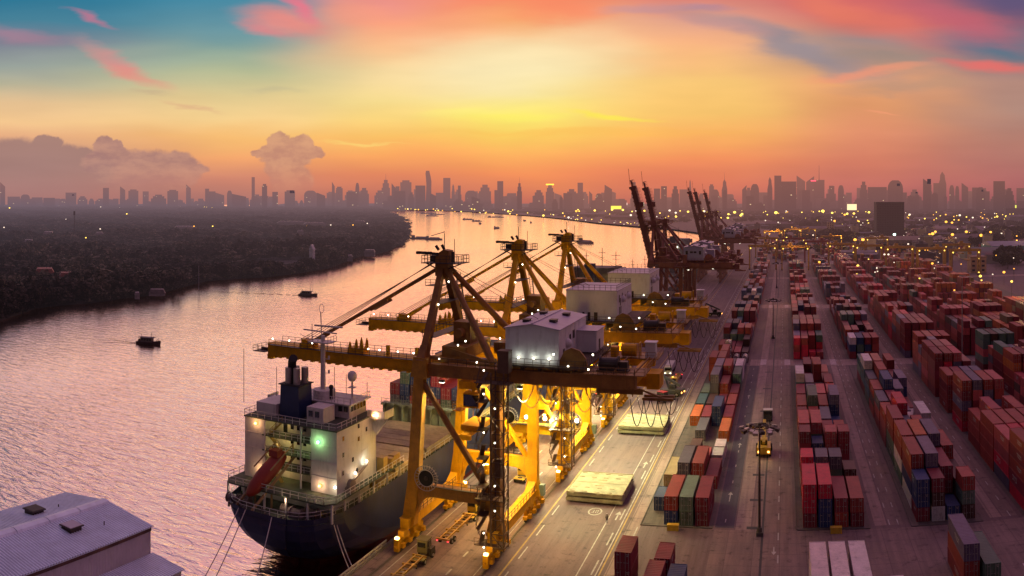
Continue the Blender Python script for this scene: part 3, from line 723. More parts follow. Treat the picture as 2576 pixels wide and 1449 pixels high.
def crane(Y, label, raised=False, house='flat', far=False, lit=True):
    near_crane = Y < 150
    K = 'r' if far else ('o' if near_crane else 'y')
    mp = m_cd if far else m_cy
    ms = mat('shaded crane paint', (.30, .13, .022), .6, var=.3, scale=.4, grime=.45, fine=.1) if near_crane else mp  # nearest crane: unlit near frame and apex get their shade as darker colour
    c = thing('quay_crane', label, 'gantry crane', (0, Y, 0), 0, 'ship to shore gantry cranes along the quay')
    # legs
    for sy in (-1, 1):
        part((K,'wleg',sy), lambda m: (m.bar((WX, sy*HY, 3.4), (WX+.9, sy*HY, 10.), 2.3, 1.7, 2.1, 1.6, up=(0,1,0)), m.bar((WX+.9, sy*HY, 10.), (WX+2.0, sy*HY, 28.6), 2.1, 1.6, 1.8, 1.5, up=(0,1,0)),
             m.bar((WX+2.0, sy*HY, 28.6), (WX+2.2, sy*(HY-.1), 32.), 2.9, 1.8, 2.4, 1.6, up=(0,1,0))), 'leg', mat('half shaded leg paint', (.46, .215, .012), .5, var=.25, grime=.4, fine=.08) if (near_crane and sy < 0) else mp, c)  # near waterside leg: partial shade painted into its colour
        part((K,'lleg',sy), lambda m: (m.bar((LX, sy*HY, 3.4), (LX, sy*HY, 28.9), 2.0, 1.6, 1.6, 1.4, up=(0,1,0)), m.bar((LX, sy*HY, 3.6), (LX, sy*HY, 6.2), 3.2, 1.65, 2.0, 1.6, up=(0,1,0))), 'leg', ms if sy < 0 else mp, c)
        def pb(m, sy=sy):
            m.box(WX+1.8, LX-.7, sy*HY-.6, sy*HY+.6, 8.6, 10.6)
            for xx, sg in ((WX+1.75, 1), (LX-.8, -1)):
                n = 7; pts = [(xx, 8.6), (xx, 5.4)] + [(xx+sg*3.0*(1-math.cos(t*math.pi/2/n)), 5.4+3.2*math.sin(t*math.pi/2/n)) for t in range(1, n+1)]
                m.prism(pts, sy*HY-.55, sy*HY+.55)
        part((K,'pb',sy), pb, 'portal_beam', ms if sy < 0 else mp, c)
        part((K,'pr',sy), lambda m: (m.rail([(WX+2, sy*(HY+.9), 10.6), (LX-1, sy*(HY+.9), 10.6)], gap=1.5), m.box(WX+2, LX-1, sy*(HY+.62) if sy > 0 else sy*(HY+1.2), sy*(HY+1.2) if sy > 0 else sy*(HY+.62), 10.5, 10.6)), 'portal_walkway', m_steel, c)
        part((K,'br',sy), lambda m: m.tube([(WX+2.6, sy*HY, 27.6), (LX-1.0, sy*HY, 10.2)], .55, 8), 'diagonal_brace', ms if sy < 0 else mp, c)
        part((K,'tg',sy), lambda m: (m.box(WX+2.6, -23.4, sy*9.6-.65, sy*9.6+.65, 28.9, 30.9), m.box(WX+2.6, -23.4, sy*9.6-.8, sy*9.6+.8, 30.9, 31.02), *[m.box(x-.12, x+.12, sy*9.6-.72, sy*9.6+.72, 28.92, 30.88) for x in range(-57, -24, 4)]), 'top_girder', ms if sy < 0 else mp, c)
        part((K,'tr',sy), lambda m: m.rail([(-58.5, sy*10.3, 31.), (-23.6, sy*10.3, 31.)], gap=1.6), 'girder_railing', m_steel, c)
    for x, key in ((WX, 'w'), (LX, 'l')):
        def sill(m, x=x):
            m.box(x-.75, x+.75, -HY-2.2, HY+2.2, 3.0, 4.7); m.box(x-.95, x+.95, -HY-2.2, HY+2.2, 4.7, 4.8)
            for s in (-1, 1):
                m.bar((x, s*HY, 5.8), (x, s*(HY-3.4), 4.7), 1.4, 1.6, 1.4, .3)
        part((K,'sill',key), sill, 'sill_beam', mp, c)
        part((K,'sr',key), lambda m, x=x: m.rail([(x+.9, -HY+2, 4.8), (x+.9, HY-2, 4.8)], gap=1.6), 'sill_railing', m_steel, c)
        for j, yb in enumerate((-HY-2.6, -HY+2.8, HY-2.8, HY+2.6)):
            def bog(m):
                m.bar((0, 0, 3.1), (0, 0, 2.1), 1.1, 1.6); m.bar((0, -2.0, 2.0), (0, 2.0, 2.0), .7, .55)
                for s in (-1, 1): m.bar((0, s*1.35, 1.8), (0, s*1.35, 1.2), .7, .9); m.box(-.38, .38, s*1.35-1.15, s*1.35+1.15, .62, 1.2); m.box(.4, .95, s*1.35-.4, s*1.35+.45, .7, 1.4)
            b = part((K,'bogie'), bog, 'bogie', mp, c, (x, yb, 0))
            for s in (-1.95, -.75, .75, 1.95):
                part(('wheel',), lambda m: m.cyl((-.16, 0, .38), .34, .32, 12, 'x'), 'wheel', m_steel, b, (0, s, .05))
        for s in (-1, 1):
            part((K,'buf',key,s), lambda m, x=x, s=s: (m.box(x-.45, x+.45, s*(HY+4.9)-.35, s*(HY+4.9)+.35, .3, 2.3), m.cyl((x, s*(HY+5.25) if s > 0 else s*(HY+5.25)-.5, 1.1), .25, .5, 8, 'y'), m.bar((x, s*(HY+4.9), 1.2), (x, s*(HY+4), 1.2), .4, .5)), 'buffer_stop', mp, c)
            if lit: part(('buflamp',key,s), lambda m, x=x, s=s: m.box(x-.3, x+.3, s*(HY+4.9)-.26, s*(HY+4.9)+.26, 2.32, 2.6), 'lamp', m_lampy, c)
    # cross ties
    for x, z0, z1 in ((WX+2.1, 29.2, 31.2), (LX, 29.2, 30.9), (-35.2, 29.3, 30.8), (-24.2, 29.2, 30.9)):
        part((K,'tie',x), lambda m: m.box(x-.55, x+.55, -8.95, 8.95, z0, z1), 'cross_tie', mp, c)
    part((K,'mg'), lambda m: (m.box(WX+2.7, -22.8, -1.2, 1.2, 27.5, 29.15), m.box(WX+2.7, -22.8, -1.55, 1.55, 29.17, 29.27), m.box(-23, -20.8, -2.2, 2.2, 27.3, 29.9)), 'main_girder', mp, c)
    # boom
    def boom(m):
        x0, x1 = -98.7, WX+1.6
        m.box(x0, x1, -1.15, 1.15, 27.5, 29.7); m.box(x0, x1, -1.45, 1.45, 29.7, 29.82)
        m.box(x0, x1, -1.4, -1.16, 27.3, 27.5); m.box(x0, x1, 1.16, 1.4, 27.3, 27.5)
        x = x0+1
        while x < x1: m.box(x, x+.7, -1.55, 1.55, 27.1, 27.3); x += 1.9
        m.box(-90.8, -88.2, -1.5, 1.5, 29.82, 30.6); m.bar((-90.5, 0, 30.6), (-88., 0, 30.6), 2.2, 1.5, 1.2, .5)
        m.box(-98.7, -97.6, -1.3, 1.3, 26.6, 27.5)
    def bwalk(m):
        m.box(-97.5, -62.2, 1.46, 2.5, 29.66, 29.74); m.box(-97.5, -62.2, -2.5, -1.46, 29.66, 29.74)
        m.rail([(-97.5, -2.45, 29.74), (-62.2, -2.45, 29.74)], gap=1.5); m.rail([(-97.5, 2.45, 29.74), (-62.2, 2.45, 29.74)], gap=1.5)
        m.box(-101.6, -98.7, -2.3, 2.3, 28.0, 28.12); m.box(-101., -98.7, -.3, .3, 28.1, 28.6)
        m.rail([(-98.8, -2.3, 28.12), (-101.6, -2.3, 28.12), (-101.6, 2.3, 28.12), (-98.8, 2.3, 28.12)], gap=1.2)
    def hooks(up_):
        for q_, (x, yy, hh) in enumerate(((-79.6, -1.0, 2.0), (-78.2, -1.0, 2.6), (-77.0, -1.0, 2.6), (-78.2, 1.0, 2.6), (-77., 1.0, 2.6))):
            fn = lambda m: m.prism([(x-.45, 29.82), (x+.45, 29.82), (x+.3, 29.82+hh*.75), (x+.05, 29.82+hh), (x-.15, 29.82+hh*.7)], yy-.15, yy+.15)
            part((K,'hook',q_,up_), turn(fn) if up_ else fn, 'latch_hook', mp, c)
        fn = lambda m: m.box(-79.9, -76.6, -1.2, 1.2, 29.83, 30.7)
        part((K,'hookb',up_), turn(fn) if up_ else fn, 'latch_base', mp, c)
        for q_, x in enumerate((-71.5, -65.5)):
            fn = lambda m: m.box(x-.3, x+.3, -1.0, -.4, 29.83, 31.7)
            part((K,'hookp',q_,up_), turn(fn) if up_ else fn, 'boom_cabinet', mp, c)
    hx, hz_, ang = WX+1.6, 28.6, R(76)
    rot = Matrix.Rotation(ang, 3, 'Y')
    def turn(fn):
        def g(m):
            q = MB(); fn(q)
            for v in q.v:
                p = rot @ (Vector(v) - Vector((hx, 0, hz_))) ; m.v.append((p.x+hx, p.y, p.z+hz_))
            m.f = q.f; m.mi = q.mi
        return g
    if not raised:
        part((K,'boom'), boom, 'boom', mp, c); part((K,'bwalk'), bwalk, 'boom_walkway', m_steel, c); hooks(False)
        for i, x in enumerate((-96.6, -92.6, -87.2, -74.8, -72.4, -68.6, -65.4, -62.6)):
            if lit: part(('bl',), lambda m: (m.sph((0, -2.4, 31.0), .15, 8, 6),), 'lamp', m_lampw, c, (x, 0, 0))
    else:
        part((K,'boomR'), turn(boom), 'boom', mp, c); part((K,'bwalkR'), turn(bwalk), 'boom_walkway', m_cd if far else m_steel, c); hooks(True)
        part((K,'antR'), lambda m: m.bar((-71.6, 0, 66.), (-72.4, 0, 73.5), .16), 'mast', m_cd, c)
    # apex frame
    AX, AZ = -60.4, 46.3
    for sy in (-1, 1):
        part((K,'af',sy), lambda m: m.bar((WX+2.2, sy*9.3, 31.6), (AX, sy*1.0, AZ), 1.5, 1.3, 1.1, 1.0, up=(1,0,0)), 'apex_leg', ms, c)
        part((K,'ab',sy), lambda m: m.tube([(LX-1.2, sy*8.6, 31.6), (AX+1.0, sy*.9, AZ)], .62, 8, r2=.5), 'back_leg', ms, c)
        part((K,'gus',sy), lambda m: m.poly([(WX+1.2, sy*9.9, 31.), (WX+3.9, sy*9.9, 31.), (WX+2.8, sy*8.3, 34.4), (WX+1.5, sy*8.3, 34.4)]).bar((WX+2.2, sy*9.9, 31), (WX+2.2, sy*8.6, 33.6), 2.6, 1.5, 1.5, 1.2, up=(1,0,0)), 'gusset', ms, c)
    def apex(m):
        m.box(AX-1.2, AX+1.3, -1.3, 1.3, AZ-1.2, AZ+1.6); m.prism([(AX-1.3, AZ+1.6), (AX+1.4, AZ+1.6), (AX+1.4, AZ+3.4), (AX+.3, AZ+3.6), (AX-1.1, AZ+2.7)], -1.1, 1.1)
        m.bar((AX-1, 0, AZ-1.2), (AX+1, 0, AZ-1.2), 2., 1.2)
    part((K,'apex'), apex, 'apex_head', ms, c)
    def aplat(m):
        m.box(AX-3.4, AX+4.0, -2.6, 2.6, AZ+1.1, AZ+1.25)
        m.bar((AX-3.2, -1, AZ+1.1), (AX-1, -1, AZ+.1), .2, .2); m.bar((AX+3.8, -1, AZ+1.1), (AX+1.2, -1, AZ+.1), .2, .2)
        m.rail([(AX-3.3, -2.5, AZ+1.25), (AX+3.9, -2.5, AZ+1.25), (AX+3.9, 2.5, AZ+1.25), (AX-3.3, 2.5, AZ+1.25), (AX-3.3, -2.5, AZ+1.25)], h=1.3, t=.09, gap=1.2)
        m.box(AX-2.8, AX+.2, -2.0, 1.2, AZ-3.0, AZ-2.9); m.rail([(AX-2.8, -2., AZ-2.9), (AX+.2, -2., AZ-2.9)], gap=1.)
        m.bar((AX-4.6, -1.5, AZ+3.0), (AX-.5, -1.5, AZ+2.8), .25, .5); m.bar((AX+.1, 0, AZ+3.3), (AX+.1, 0, AZ+6.5), .10); m.bar((AX+2.9, -2, AZ+1.3), (AX+2.9, -2, AZ+5.6), .09)
        for xx in (AX-4.4, AX-3.2, AX-2.2): m.box(xx-.35, xx+.35, -1.9, -1.2, AZ+2.7, AZ+3.2)
        m.bar((AX-1.2, .4, AZ+3.4), (AX-1.8, .4, AZ+4.2), .2, .5); m.bar((AX-.1, .4, AZ+3.5), (AX-.6, .4, AZ+4.4), .2, .5); m.box(AX+1.7, AX+2.2, -.6, -.1, AZ+1.3, AZ+3.2)
        m.box(AX-3.0, AX-.4, .4, 1.2, AZ+1.3, AZ+2.4)
    part((K,'aplat'), aplat, 'apex_platform', m_cd if far else m_steel, c)
    for y_ in (-.7, .7): part((K,'shv',y_), lambda m: m.cyl((AX+.6, y_, AZ+2.2), .9, .2, 14, 'y'), 'rope_sheave', m_steel, c)
    if not raised:
        for sy in (-1, 1):
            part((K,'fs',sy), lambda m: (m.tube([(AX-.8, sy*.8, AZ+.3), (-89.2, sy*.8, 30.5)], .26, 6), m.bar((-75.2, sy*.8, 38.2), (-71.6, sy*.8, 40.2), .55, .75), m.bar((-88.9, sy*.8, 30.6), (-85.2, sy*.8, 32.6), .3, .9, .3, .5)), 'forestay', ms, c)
        part((K,'ropes'), lambda m: [m.tube([(AX-1., y_, AZ+1.4+k*.25), (-91.6+k*.7, y_, 30.8)], .055, 4) for k, y_ in enumerate((-1., -.35, .35, 1.))], 'hoist_ropes', m_rope, c)
    else:
        for sy in (-1, 1): part((K,'fsR',sy), lambda m: m.bar((AX-.8, sy*.8, AZ+.3), (-65.4, sy*.8, 40.), .3), 'forestay', ms, c)
    part((K,'bropes'), lambda m: [m.tube([(AX+1., y_, AZ+.8), (-40., y_*4, 37.5)], .04, 4) for y_ in (-.6, .6)], 'hoist_ropes', m_rope, c)
    # stairs on the apex legs, cross platforms
    def stair(m):
        a, b = Vector((WX+3.3, 8.0, 33.2)), Vector((AX+1.9, 2.2, 44.6)); n = 26
        for s in (-.35, .35): m.bar(a+Vector((s, 0, 0)), b+Vector((s, 0, 0)), .08, .25)
        for i in range(n):
            p = a.lerp(b, i/n); m.box(p.x-.35, p.x+.35, p.y-.12, p.y+.12, p.z, p.z+.06)
        m.rail([tuple(a+Vector((.4,0,0))), tuple(b+Vector((.4,0,0)))], h=1., gap=1.5)
        for zz, w_ in ((35., 7.6), (40.5, 4.2)):
            m.box(WX+1.2, WX+3.6, -w_, w_, zz, zz+.1); m.rail([(WX+1.2, -w_, zz+.1), (WX+1.2, w_, zz+.1)], gap=1.4)
    part((K,'stair'), stair, 'apex_stairs', m_cd if far else m_steel, c)
    def mid(m):
        m.box(-58.2, -53.6, -6., 6., 31.25, 33.4); m.cyl((-56, -4, 35.4), .8, 8, 12, 'y'); m.box(-57.6, -54.4, -2.2, 1.6, 33.4, 37.2); m.box(-51.5, -49., 2, 6., 31.2, 33.2)
        m.bar((-58, -6, 33), (-49, -6.5, 31), .4, .9)
        m.rail([(-60, -8.9, 31.05), (-47.5, -8.9, 31.05)], gap=1.3); m.bar((-60, -7.4, 31.6), (-47, -7.8, 30.9), .55, .55)
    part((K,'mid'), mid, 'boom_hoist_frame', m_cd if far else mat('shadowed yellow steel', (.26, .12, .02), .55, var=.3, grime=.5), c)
    # machinery house
    hx0, hx1 = (-45.6, -36.4) if house == 'gable' else (-47.0, -35.7)
    hy0, hy1 = (-8.5, 10.1) if house == 'gable' else (-7.2, 9.6)
    hz0, hz1 = (31.9, 37.7) if house == 'gable' else (32.9, 39.3)
    hk = (K, 'house', house)
    def body(m):
        if house == 'gable':
            xm = (hx0+hx1)/2
            m.prism([(hx0, hz0), (hx1, hz0), (hx1, hz1), (xm, hz1+.75), (hx0, hz1)], hy0, hy1)
            m.box(hx1, hx1+3.6, 3.2, hy1-1., hz0+.2, hz1-1.9)
        else:
            m.box(hx0, hx1, hy0, hy1, hz0, hz1)
        for y_ in np.arange(hy0+1, hy1, 3.1): m.box(hx1, hx1+.04, y_, y_+.08, hz0, hz1-.1)
        for x_ in np.arange(hx0+.6, hx1, 1.55): m.box(x_, x_+.05, hy0-.03, hy0, hz0, hz1-.1)
    hb = part(hk, body, 'machinery_house', m_hw if not far else mat('distant house cladding', (.46, .45, .52), .6, haze=True, var=.06), c)
    def roof(m):
        if house == 'gable':
            xm = (hx0+hx1)/2; y0, y1 = hy0-.25, hy1+.25
            for a, b in (((hx0-.25, hz1+.02), (xm, hz1+.83)), ((xm, hz1+.83), (hx1+.25, hz1+.02))):
                m.quad((a[0], y0, a[1]), (b[0], y0, b[1]), (b[0], y1, b[1]), (a[0], y1, a[1])); m.quad((a[0], y0, a[1]-.14), (b[0], y0, b[1]-.14), (b[0], y0, b[1]), (a[0], y0, a[1]))
                m.quad((a[0], y1, a[1]-.14), (b[0], y1, b[1]-.14), (b[0], y1, b[1]), (a[0], y1, a[1]))
            m.quad((hx0-.25, y0, hz1-.12), (hx0-.25, y1, hz1-.12), (hx0-.25, y1, hz1+.02), (hx0-.25, y0, hz1+.02)); m.quad((hx1+.25, y0, hz1-.12), (hx1+.25, y1, hz1-.12), (hx1+.25, y1, hz1+.02), (hx1+.25, y0, hz1+.02))
            m.box(xm-.18, xm+.18, y0+.3, y1-.3, hz1+.84, hz1+.95)
            m.box(hx1+.02, hx1+3.8, 3., hy1-.8, hz1-1.88, hz1-1.75)
        else:
            m.box(hx0-.12, hx1+.12, hy0-.12, hy1+.12, hz1+.002, hz1+.16)
    part(hk+('roof',), roof, 'roof', m_hroof, hb)
    if house == 'gable':
        for dx, y_ in ((-2.3, -4.), (2.2, -3.2), (-2.3, 6.), (2.2, 5.2)):
            part(hk+('vent',), lambda m: (m.box(-.55, .55, -.75, .75, 0, .42), m.box(-.65, .65, -.85, .85, .42, .5)), 'roof_vent', m_steel, hb, ((hx0+hx1)/2+dx, y_, hz1+.42))
    else:
        part(hk+('rail',), lambda m: m.rail([(hx0+.2, hy0+.2, hz1+.16), (hx1-.2, hy0+.2, hz1+.16), (hx1-.2, hy1-.2, hz1+.16), (hx0+.2, hy1-.2, hz1+.16), (hx0+.2, hy0+.2, hz1+.16)], h=1.1, gap=1.2), 'roof_railing', m_steel, hb)
    if house == 'gable' and not far:
        op = [(hx1+.01, hx1+.06, -6, -5., hz0+.1, hz0+2.2), (hx1+.01, hx1+.06, -1.8, -.9, hz0+2.6, hz0+4.), (hx1+3.61, hx1+3.66, 5, 6, hz0+.3, hz0+2.3), (hx1+.01, hx1+.07, .4, 1.6, hz0+3., hz0+4.4)]
    elif house == 'gable':
        op = [(a, b, hy0-.06, hy0-.02, hz0+2.6, hz0+4.2) for a, b in ((-44.6, -43.6), (-38.6, -37.6))] + [(a, b, hy0-.06, hy0-.02, hz0+3.2, hz0+4.) for a, b in ((-42.6, -41.3), (-41., -39.7))]
    else:
        op = [(a, b, hy0-.06, hy0-.02, hz0+.05, hz0+1.8) for a, b in ((-43.4, -42.9), (-42.2, -41.6), (-40.8, -40.))] + [(hx1+.01, hx1+.07, y_, y_+.7, hz0+zz, hz0+zz+1.6) for y_, zz in ((-5.4, 3.8), (-4.2, 3.0), (-2., 3.9), (1.4, 3.2), (-5., 1.2), (-3.6, 1.2), (4.5, 3.6))]
    for q_, o_ in enumerate(op): part(hk+('open', far, q_), lambda m: m.box(*o_), 'louvre' if o_[4] > hz0+.5 else 'door', m_steel, hb)
    for y_, zz in (((-1.5, 4.2), (5., 4.2)) if house == 'flat' else ((-3.2, 2.8),)): part(hk+('dome', y_), lambda m: m.sph((hx1+.1, y_, hz0+zz), .78, 10, 8), 'duct_hood', m_hw, hb)
    def hplat(m):
        m.box(hx0-.6, hx1+4.6, hy0-1.5, hy1+.8, hz0-.3, hz0-.03)
        for x_ in np.arange(hx0, hx1+3, 3.): m.box(x_, x_+.3, hy0-1.2, hy1, 31.0, hz0-.3)
        m.rail([(hx0-.5, hy0-1.45, hz0-.03), (hx1+4.5, hy0-1.45, hz0-.03), (hx1+4.5, hy1+.7, hz0-.03)], gap=1.3)
    part(hk+('plat',), hplat, 'house_platform', m_walk if not far else m_cd, c)
    if lit and house == 'gable' and not far:
        for x_ in (-43.2, -40.6, -38.):
            part(('hl',), lambda m: (m.sph((0, 0, 0), .17, 8, 6), m.bar((0, 0, 0), (0, .3, 0), .08)), 'wall_lamp', m_lampw, hb, (x_, hy0-.35, hz0+1.0))
            lamp('wall_lamp_light', 'POINT', (x_, hy0-.55, hz0+1.05), 42, (.85, .95, .80), c, radius=.12)
    # landward end machinery, festoon, cabin, reel, lift
    def tail(m):
        m.box(-34, -22, -10.4, -4, 31.05, 31.2); m.box(-34, -22, 4, 10.4, 31.05, 31.2)
        m.rail([(-34, -10.4, 31.2), (-22, -10.4, 31.2), (-22, 10.4, 31.2)], gap=1.4); m.rail([(-34, 4, 31.2), (-22.4, 4, 31.2)], gap=1.4)
        m.box(-22.4, -17.5, -9.9, -9.3, 27.3, 27.7); m.box(-22.4, -17.5, -8., -7.6, 27.3, 27.7); m.bar((-23, -9.6, 29), (-19, -9.6, 27.6), .25)
        m.box(-30., -22.5, -8.9, -8.3, 27.9, 28.8)
        for x in (-31.5, -27.5, -24.): m.bar((x, -9.6, 29.), (x, -9.6, 27.7), .16); m.bar((x, -9.6, 31.1), (x+2, -5, 33.2), .18)
        for x in (-36, -32, -28): m.bar((x, -8.9, 29), (x+4, 0, 29), .2, .3); m.bar((x+4, 0, 29), (x, 8.9, 29), .2, .3)
        m.prism([(-36.5, 31.1), (-31.5, 31.1), (-32.0, 33.2), (-33, 34.4), (-34.4, 34.8), (-35.6, 34.2), (-36.3, 32.8)], -8.2, -7.7)
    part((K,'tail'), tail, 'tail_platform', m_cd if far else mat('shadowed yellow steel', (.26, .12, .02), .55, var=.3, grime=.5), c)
    part((K,'winch'), lambda m: (m.cyl((-29.6, -7.2, 32.35), 1.0, 2.6, 14, 'x'), m.cyl((-29.8, -7.2, 32.35), 1.3, .2, 14, 'x'), m.cyl((-26.9, -7.2, 32.35), 1.3, .2, 14, 'x'), m.box(-26.6, -25.2, -7.8, -6.4, 31.2, 32.8), m.box(-30.2, -25., -8.3, -6.1, 31.2, 31.45)), 'winch', m_cd if far else m_steel, c)
    part((K,'gearbox'), lambda m: (m.box(-24.4, -22.6, 4.8, 6.6, 31.2, 33.8), m.box(-24.6, -22.4, 4.6, 6.8, 33.8, 33.95)), 'control_cabinet', m_cd if far else m_hw, c)
    part((K,'brake'), lambda m: (m.cyl((-28.6, 5.4, 32.4), 1.1, 2.6, 14, 'x'), m.box(-30.6, -29.4, 4.8, 6.6, 31.2, 32.9), m.bar((-25.5, 4.8, 31.2), (-25.5, 4.8, 33.6), .2), m.bar((-25.5, 6.6, 31.2), (-25.5, 6.6, 33.6), .2), m.bar((-25.5, 4.8, 33.6), (-25.5, 6.6, 33.6), .2)), 'trolley_winch', m_cd if far else mp, c)
    def loops(m, x0, n, w_, zt, dr, y_, r=.07):
        for i in range(n):
            a = x0+i*w_
            m.tube([(a+w_*k/10, y_, zt-dr*(1-((k-5)/5)**2)) for k in range(11)], r, 5)
    if not far:
        for q_, a_ in enumerate(((-45.2, 4, 4.2, 28.6, 3.6, -6.6, .10), (-44.4, 3, 4.6, 28.6, 4.8, -5.4, .08), (-41, 3, 4.2, 28.5, 2.6, 6.4))): part((K,'fest',q_), lambda m: loops(m, *a_), 'festoon_cable', m_cable, c)
        for q_, a_ in enumerate(((-24.4, 1, 2.2, 27.3, 4.2, -9.6, .07), (-22.2, 1, 2.2, 27.3, 4.2, -9.6, .07), (-20., 1, 2.2, 27.3, 4.2, -9.6, .07), (-23.6, 3, 2.2, 27.3, 2.6, -7.8, .05))): part((K,'fest2',q_), lambda m: loops(m, *a_), 'hanging_hose', m_black, c)
    def cab(m):
        m.box(-56.2, -52.0, -3.2, 3.2, 25.6, 26.9); m.box(-55.6, -52.6, -2.6, -.2, 22.2, 24.8); m.bar((-54, -1.4, 24.8), (-54, -1.4, 25.7), .6)
        for x_ in (-55.8, -52.4):
            for y_ in (-2.8, 2.8): m.bar((x_, y_, 25.6), (x_, y_, 18.6), .06)
        m.bar((-54.1, -6.1, 18.), (-54.1, 6.1, 18.), 1.2, .8); m.box(-55.8, -52.4, -3.2, 3.2, 18.2, 19.2); m.box(-55.4, -52.8, -6.2, -5.6, 17.5, 18.3); m.box(-55.4, -52.8, 5.6, 6.2, 17.5, 18.3)
        m.rail([(-56.2, -3.2, 26.9), (-52., -3.2, 26.9)], gap=1.)
        m.box(-57.2, -55.6, -3.6, -1.2, 21.6, 21.75); m.rail([(-57.2, -3.6, 21.75), (-55.6, -3.6, 21.75)], gap=.8)
    if not raised:
        tb = part((K,'cab'), cab, 'trolley', mp, c)
        part((K,'cabg'), lambda m: m.box(-55.5, -52.7, -2.68, -2.61, 22.5, 24.5), 'cab_window', m_glass, tb)
    def lift(m):
        x0, x1, y0, y1 = LX+.2, LX+2.4, -HY-3.2, -HY-1.0
        for x in (x0, x1):
            for y in (y0, y1): m.bar((x, y, 2.5), (x, y, 31.), .22)
        z = 2.8; k = 0
        while z < 30.4:
            m.bar((x0, y0, z), (x1, y0, z), .12); m.bar((x0, y1, z), (x0, y0, z), .12); m.bar((x1, y1, z), (x1, y0, z), .12)
            m.bar((x0, y0, z), (x1, y0, z+2.3), .11) if k % 2 else m.bar((x1, y0, z), (x0, y0, z+2.3), .11)
            m.bar((x1, y0, z), (x1, y1, z+2.3), .11); z += 2.3; k += 1
        z = 3.; k = 0
        while z < 29.:                                # zig-zag stairs on the seaward side
            ya, yb = (-HY-2.8, -HY-.9) if k % 2 else (-HY-.9, -HY-2.8)
            m.box(LX-2.4, LX-.9, min(ya, yb)-.3, max(ya, yb)+.3, z, z+.07) if k % 2 == 0 else None
            m.bar((LX-2.2, ya, z), (LX-1.2, yb, z+2.3), .7, .10)
            m.rail([(LX-2.5, ya, z), (LX-2.5, yb, z+2.3)], h=1., gap=1.1)
            z += 2.3; k += 1
        m.box(x0+.7, x1-.7, y0+.5, y1-.5, 14., 17.)
        m.box(LX-2.6, LX+2.6, -HY-3.4, -HY-.9, 3.0, 3.12); m.rail([(LX-2.6, -HY-3.4, 3.1), (LX+2.6, -HY-3.4, 3.1)], gap=1.)
        m.box(LX-2.6, LX+2.6, -HY-3.4, -HY-.9, 10.4, 10.5); m.rail([(LX-2.6, -HY-3.4, 10.5), (LX+2.6, -HY-3.4, 10.5)], gap=1.)
        m.box(LX-2.6, LX+3.4, -HY-3.4, -HY-.9, 29.2, 29.32); m.rail([(LX-2.6, -HY-3.4, 29.3), (LX+3.4, -HY-3.4, 29.3)], gap=1.)
        m.box(LX+1.2, LX+3.1, -HY-2.9, -HY-1., 31., 34.6)
    part((K,'lift'), lift, 'lift_tower', mat('lift tower steel', (.11, .055, .03), .6, var=.3) if not far else m_cd, c)
    if lit:
        for z in (2.9, 5.2, 9., 13., 16.2, 19.9, 21.4, 25.4, 27.6, 31.4):
            part(('ll',), lambda m: m.sph((0, 0, 0), .13, 8, 6), 'lamp', m_lampw, c, (LX-.9+random.choice((0, 1.9)), -HY-3.5, z))
        for x_, y_, z in ((WX+2.6, -7.8, 34.6), (WX+2.9, -4.6, 40.4), (AX+1.6, -1.6, 44.2), (WX+2.6, 8., 35.2), (-55., -6.4, 33.8), (-53.6, -6.4, 34.6), (-50.6, -8.8, 31.6), (-57.5, -8.8, 31.7), (-51, 4, 33.6), (-34.4, -10.2, 32.2), (-31, -10.4, 31.9), (-30.6, -9, 34.), (-36.8, -10.2, 34.)):
            part(('lw',), lambda m: m.sph((0, 0, 0), .15, 8, 6), 'lamp', m_lampw, c, (x_, y_, z))
    def reel(m):
        m.cyl((-58.6, -HY-1.55, 12.0), 1.35, .5, 24, 'y'); m.bar((-58.6, -HY-.9, 10.4), (-58.6, -HY-.9, 12.), .5)
    rl = part((K,'reel'), reel, 'cable_reel', m_black if not far else m_cd, c)
    if not far:
        def spokes(m):
            for k in range(24):
                t = 2*math.pi*k/24; m.bar((-58.6+1.0*math.cos(t), -HY-1.2, 12.+1.0*math.sin(t)), (-58.6+2.15*math.cos(t), -HY-1.2, 12.+2.15*math.sin(t)), .05, .09)
            for rr, w_ in ((1.4, .08), (2.1, .07)):
                m.tube([(-58.6+rr*math.cos(2*math.pi*k/24), -HY-1.62, 12.+rr*math.sin(2*math.pi*k/24)) for k in range(25)], w_, 4, cap=False)
        part((K,'spk'), spokes, 'spokes', m_bar, rl)
        part((K,'hub'), lambda m: m.cyl((-58.6, -HY-1.75, 12.), .35, .3, 12, 'y'), 'hub', m_steel, rl)
        def elec(m):
            m.box(LX+1.3, LX+2.2, HY-.4, HY+.7, 3.6, 5.6)
        part((K,'elec'), elec, 'switch_cabinet', mat('pale green cabinet', (.32,.45,.38), .6), c)
    # floodlights: housings with lenses, and the light they give
    fl = [(-57.5, -7.6), (-51.5, 7.6), (-43.5, -7.2), (-40.5, 7.8), (-33., 0.)]
    for i, (x_, y_) in enumerate(fl):
        f = part((K,'fl'), lambda m: (m.box(-.45, .45, -.3, .3, .06, .4), m.bar((0, 0, .4), (0, 0, 1.2), .12)), 'floodlight', m_steel, c, (x_, y_, 27.4))
        part(('fll',), lambda m: m.box(-.4, .4, -.26, .26, -.02, .05), 'lens', m_lampy if i % 2 else m_lampw, f)
    return c
def crane_lights(Y, power, col, spots):
    for x, y, z, tx, ty, tz, f, a in spots:
        lamp('floodlight_beam', 'SPOT', (x, Y+y, z), power*f, col, None, (tx, Y+ty, tz), .35, a, .6)
crane(139.5, 'nearest yellow quay crane over the moored ship, with a gabled white machinery house', house='gable')
crane(182.3, 'second yellow quay crane, flat roofed grey house with railing, between the nearest and the third', house='flat')
crane(225.3, 'third yellow quay crane, farthest of those with lowered booms', house='flat')
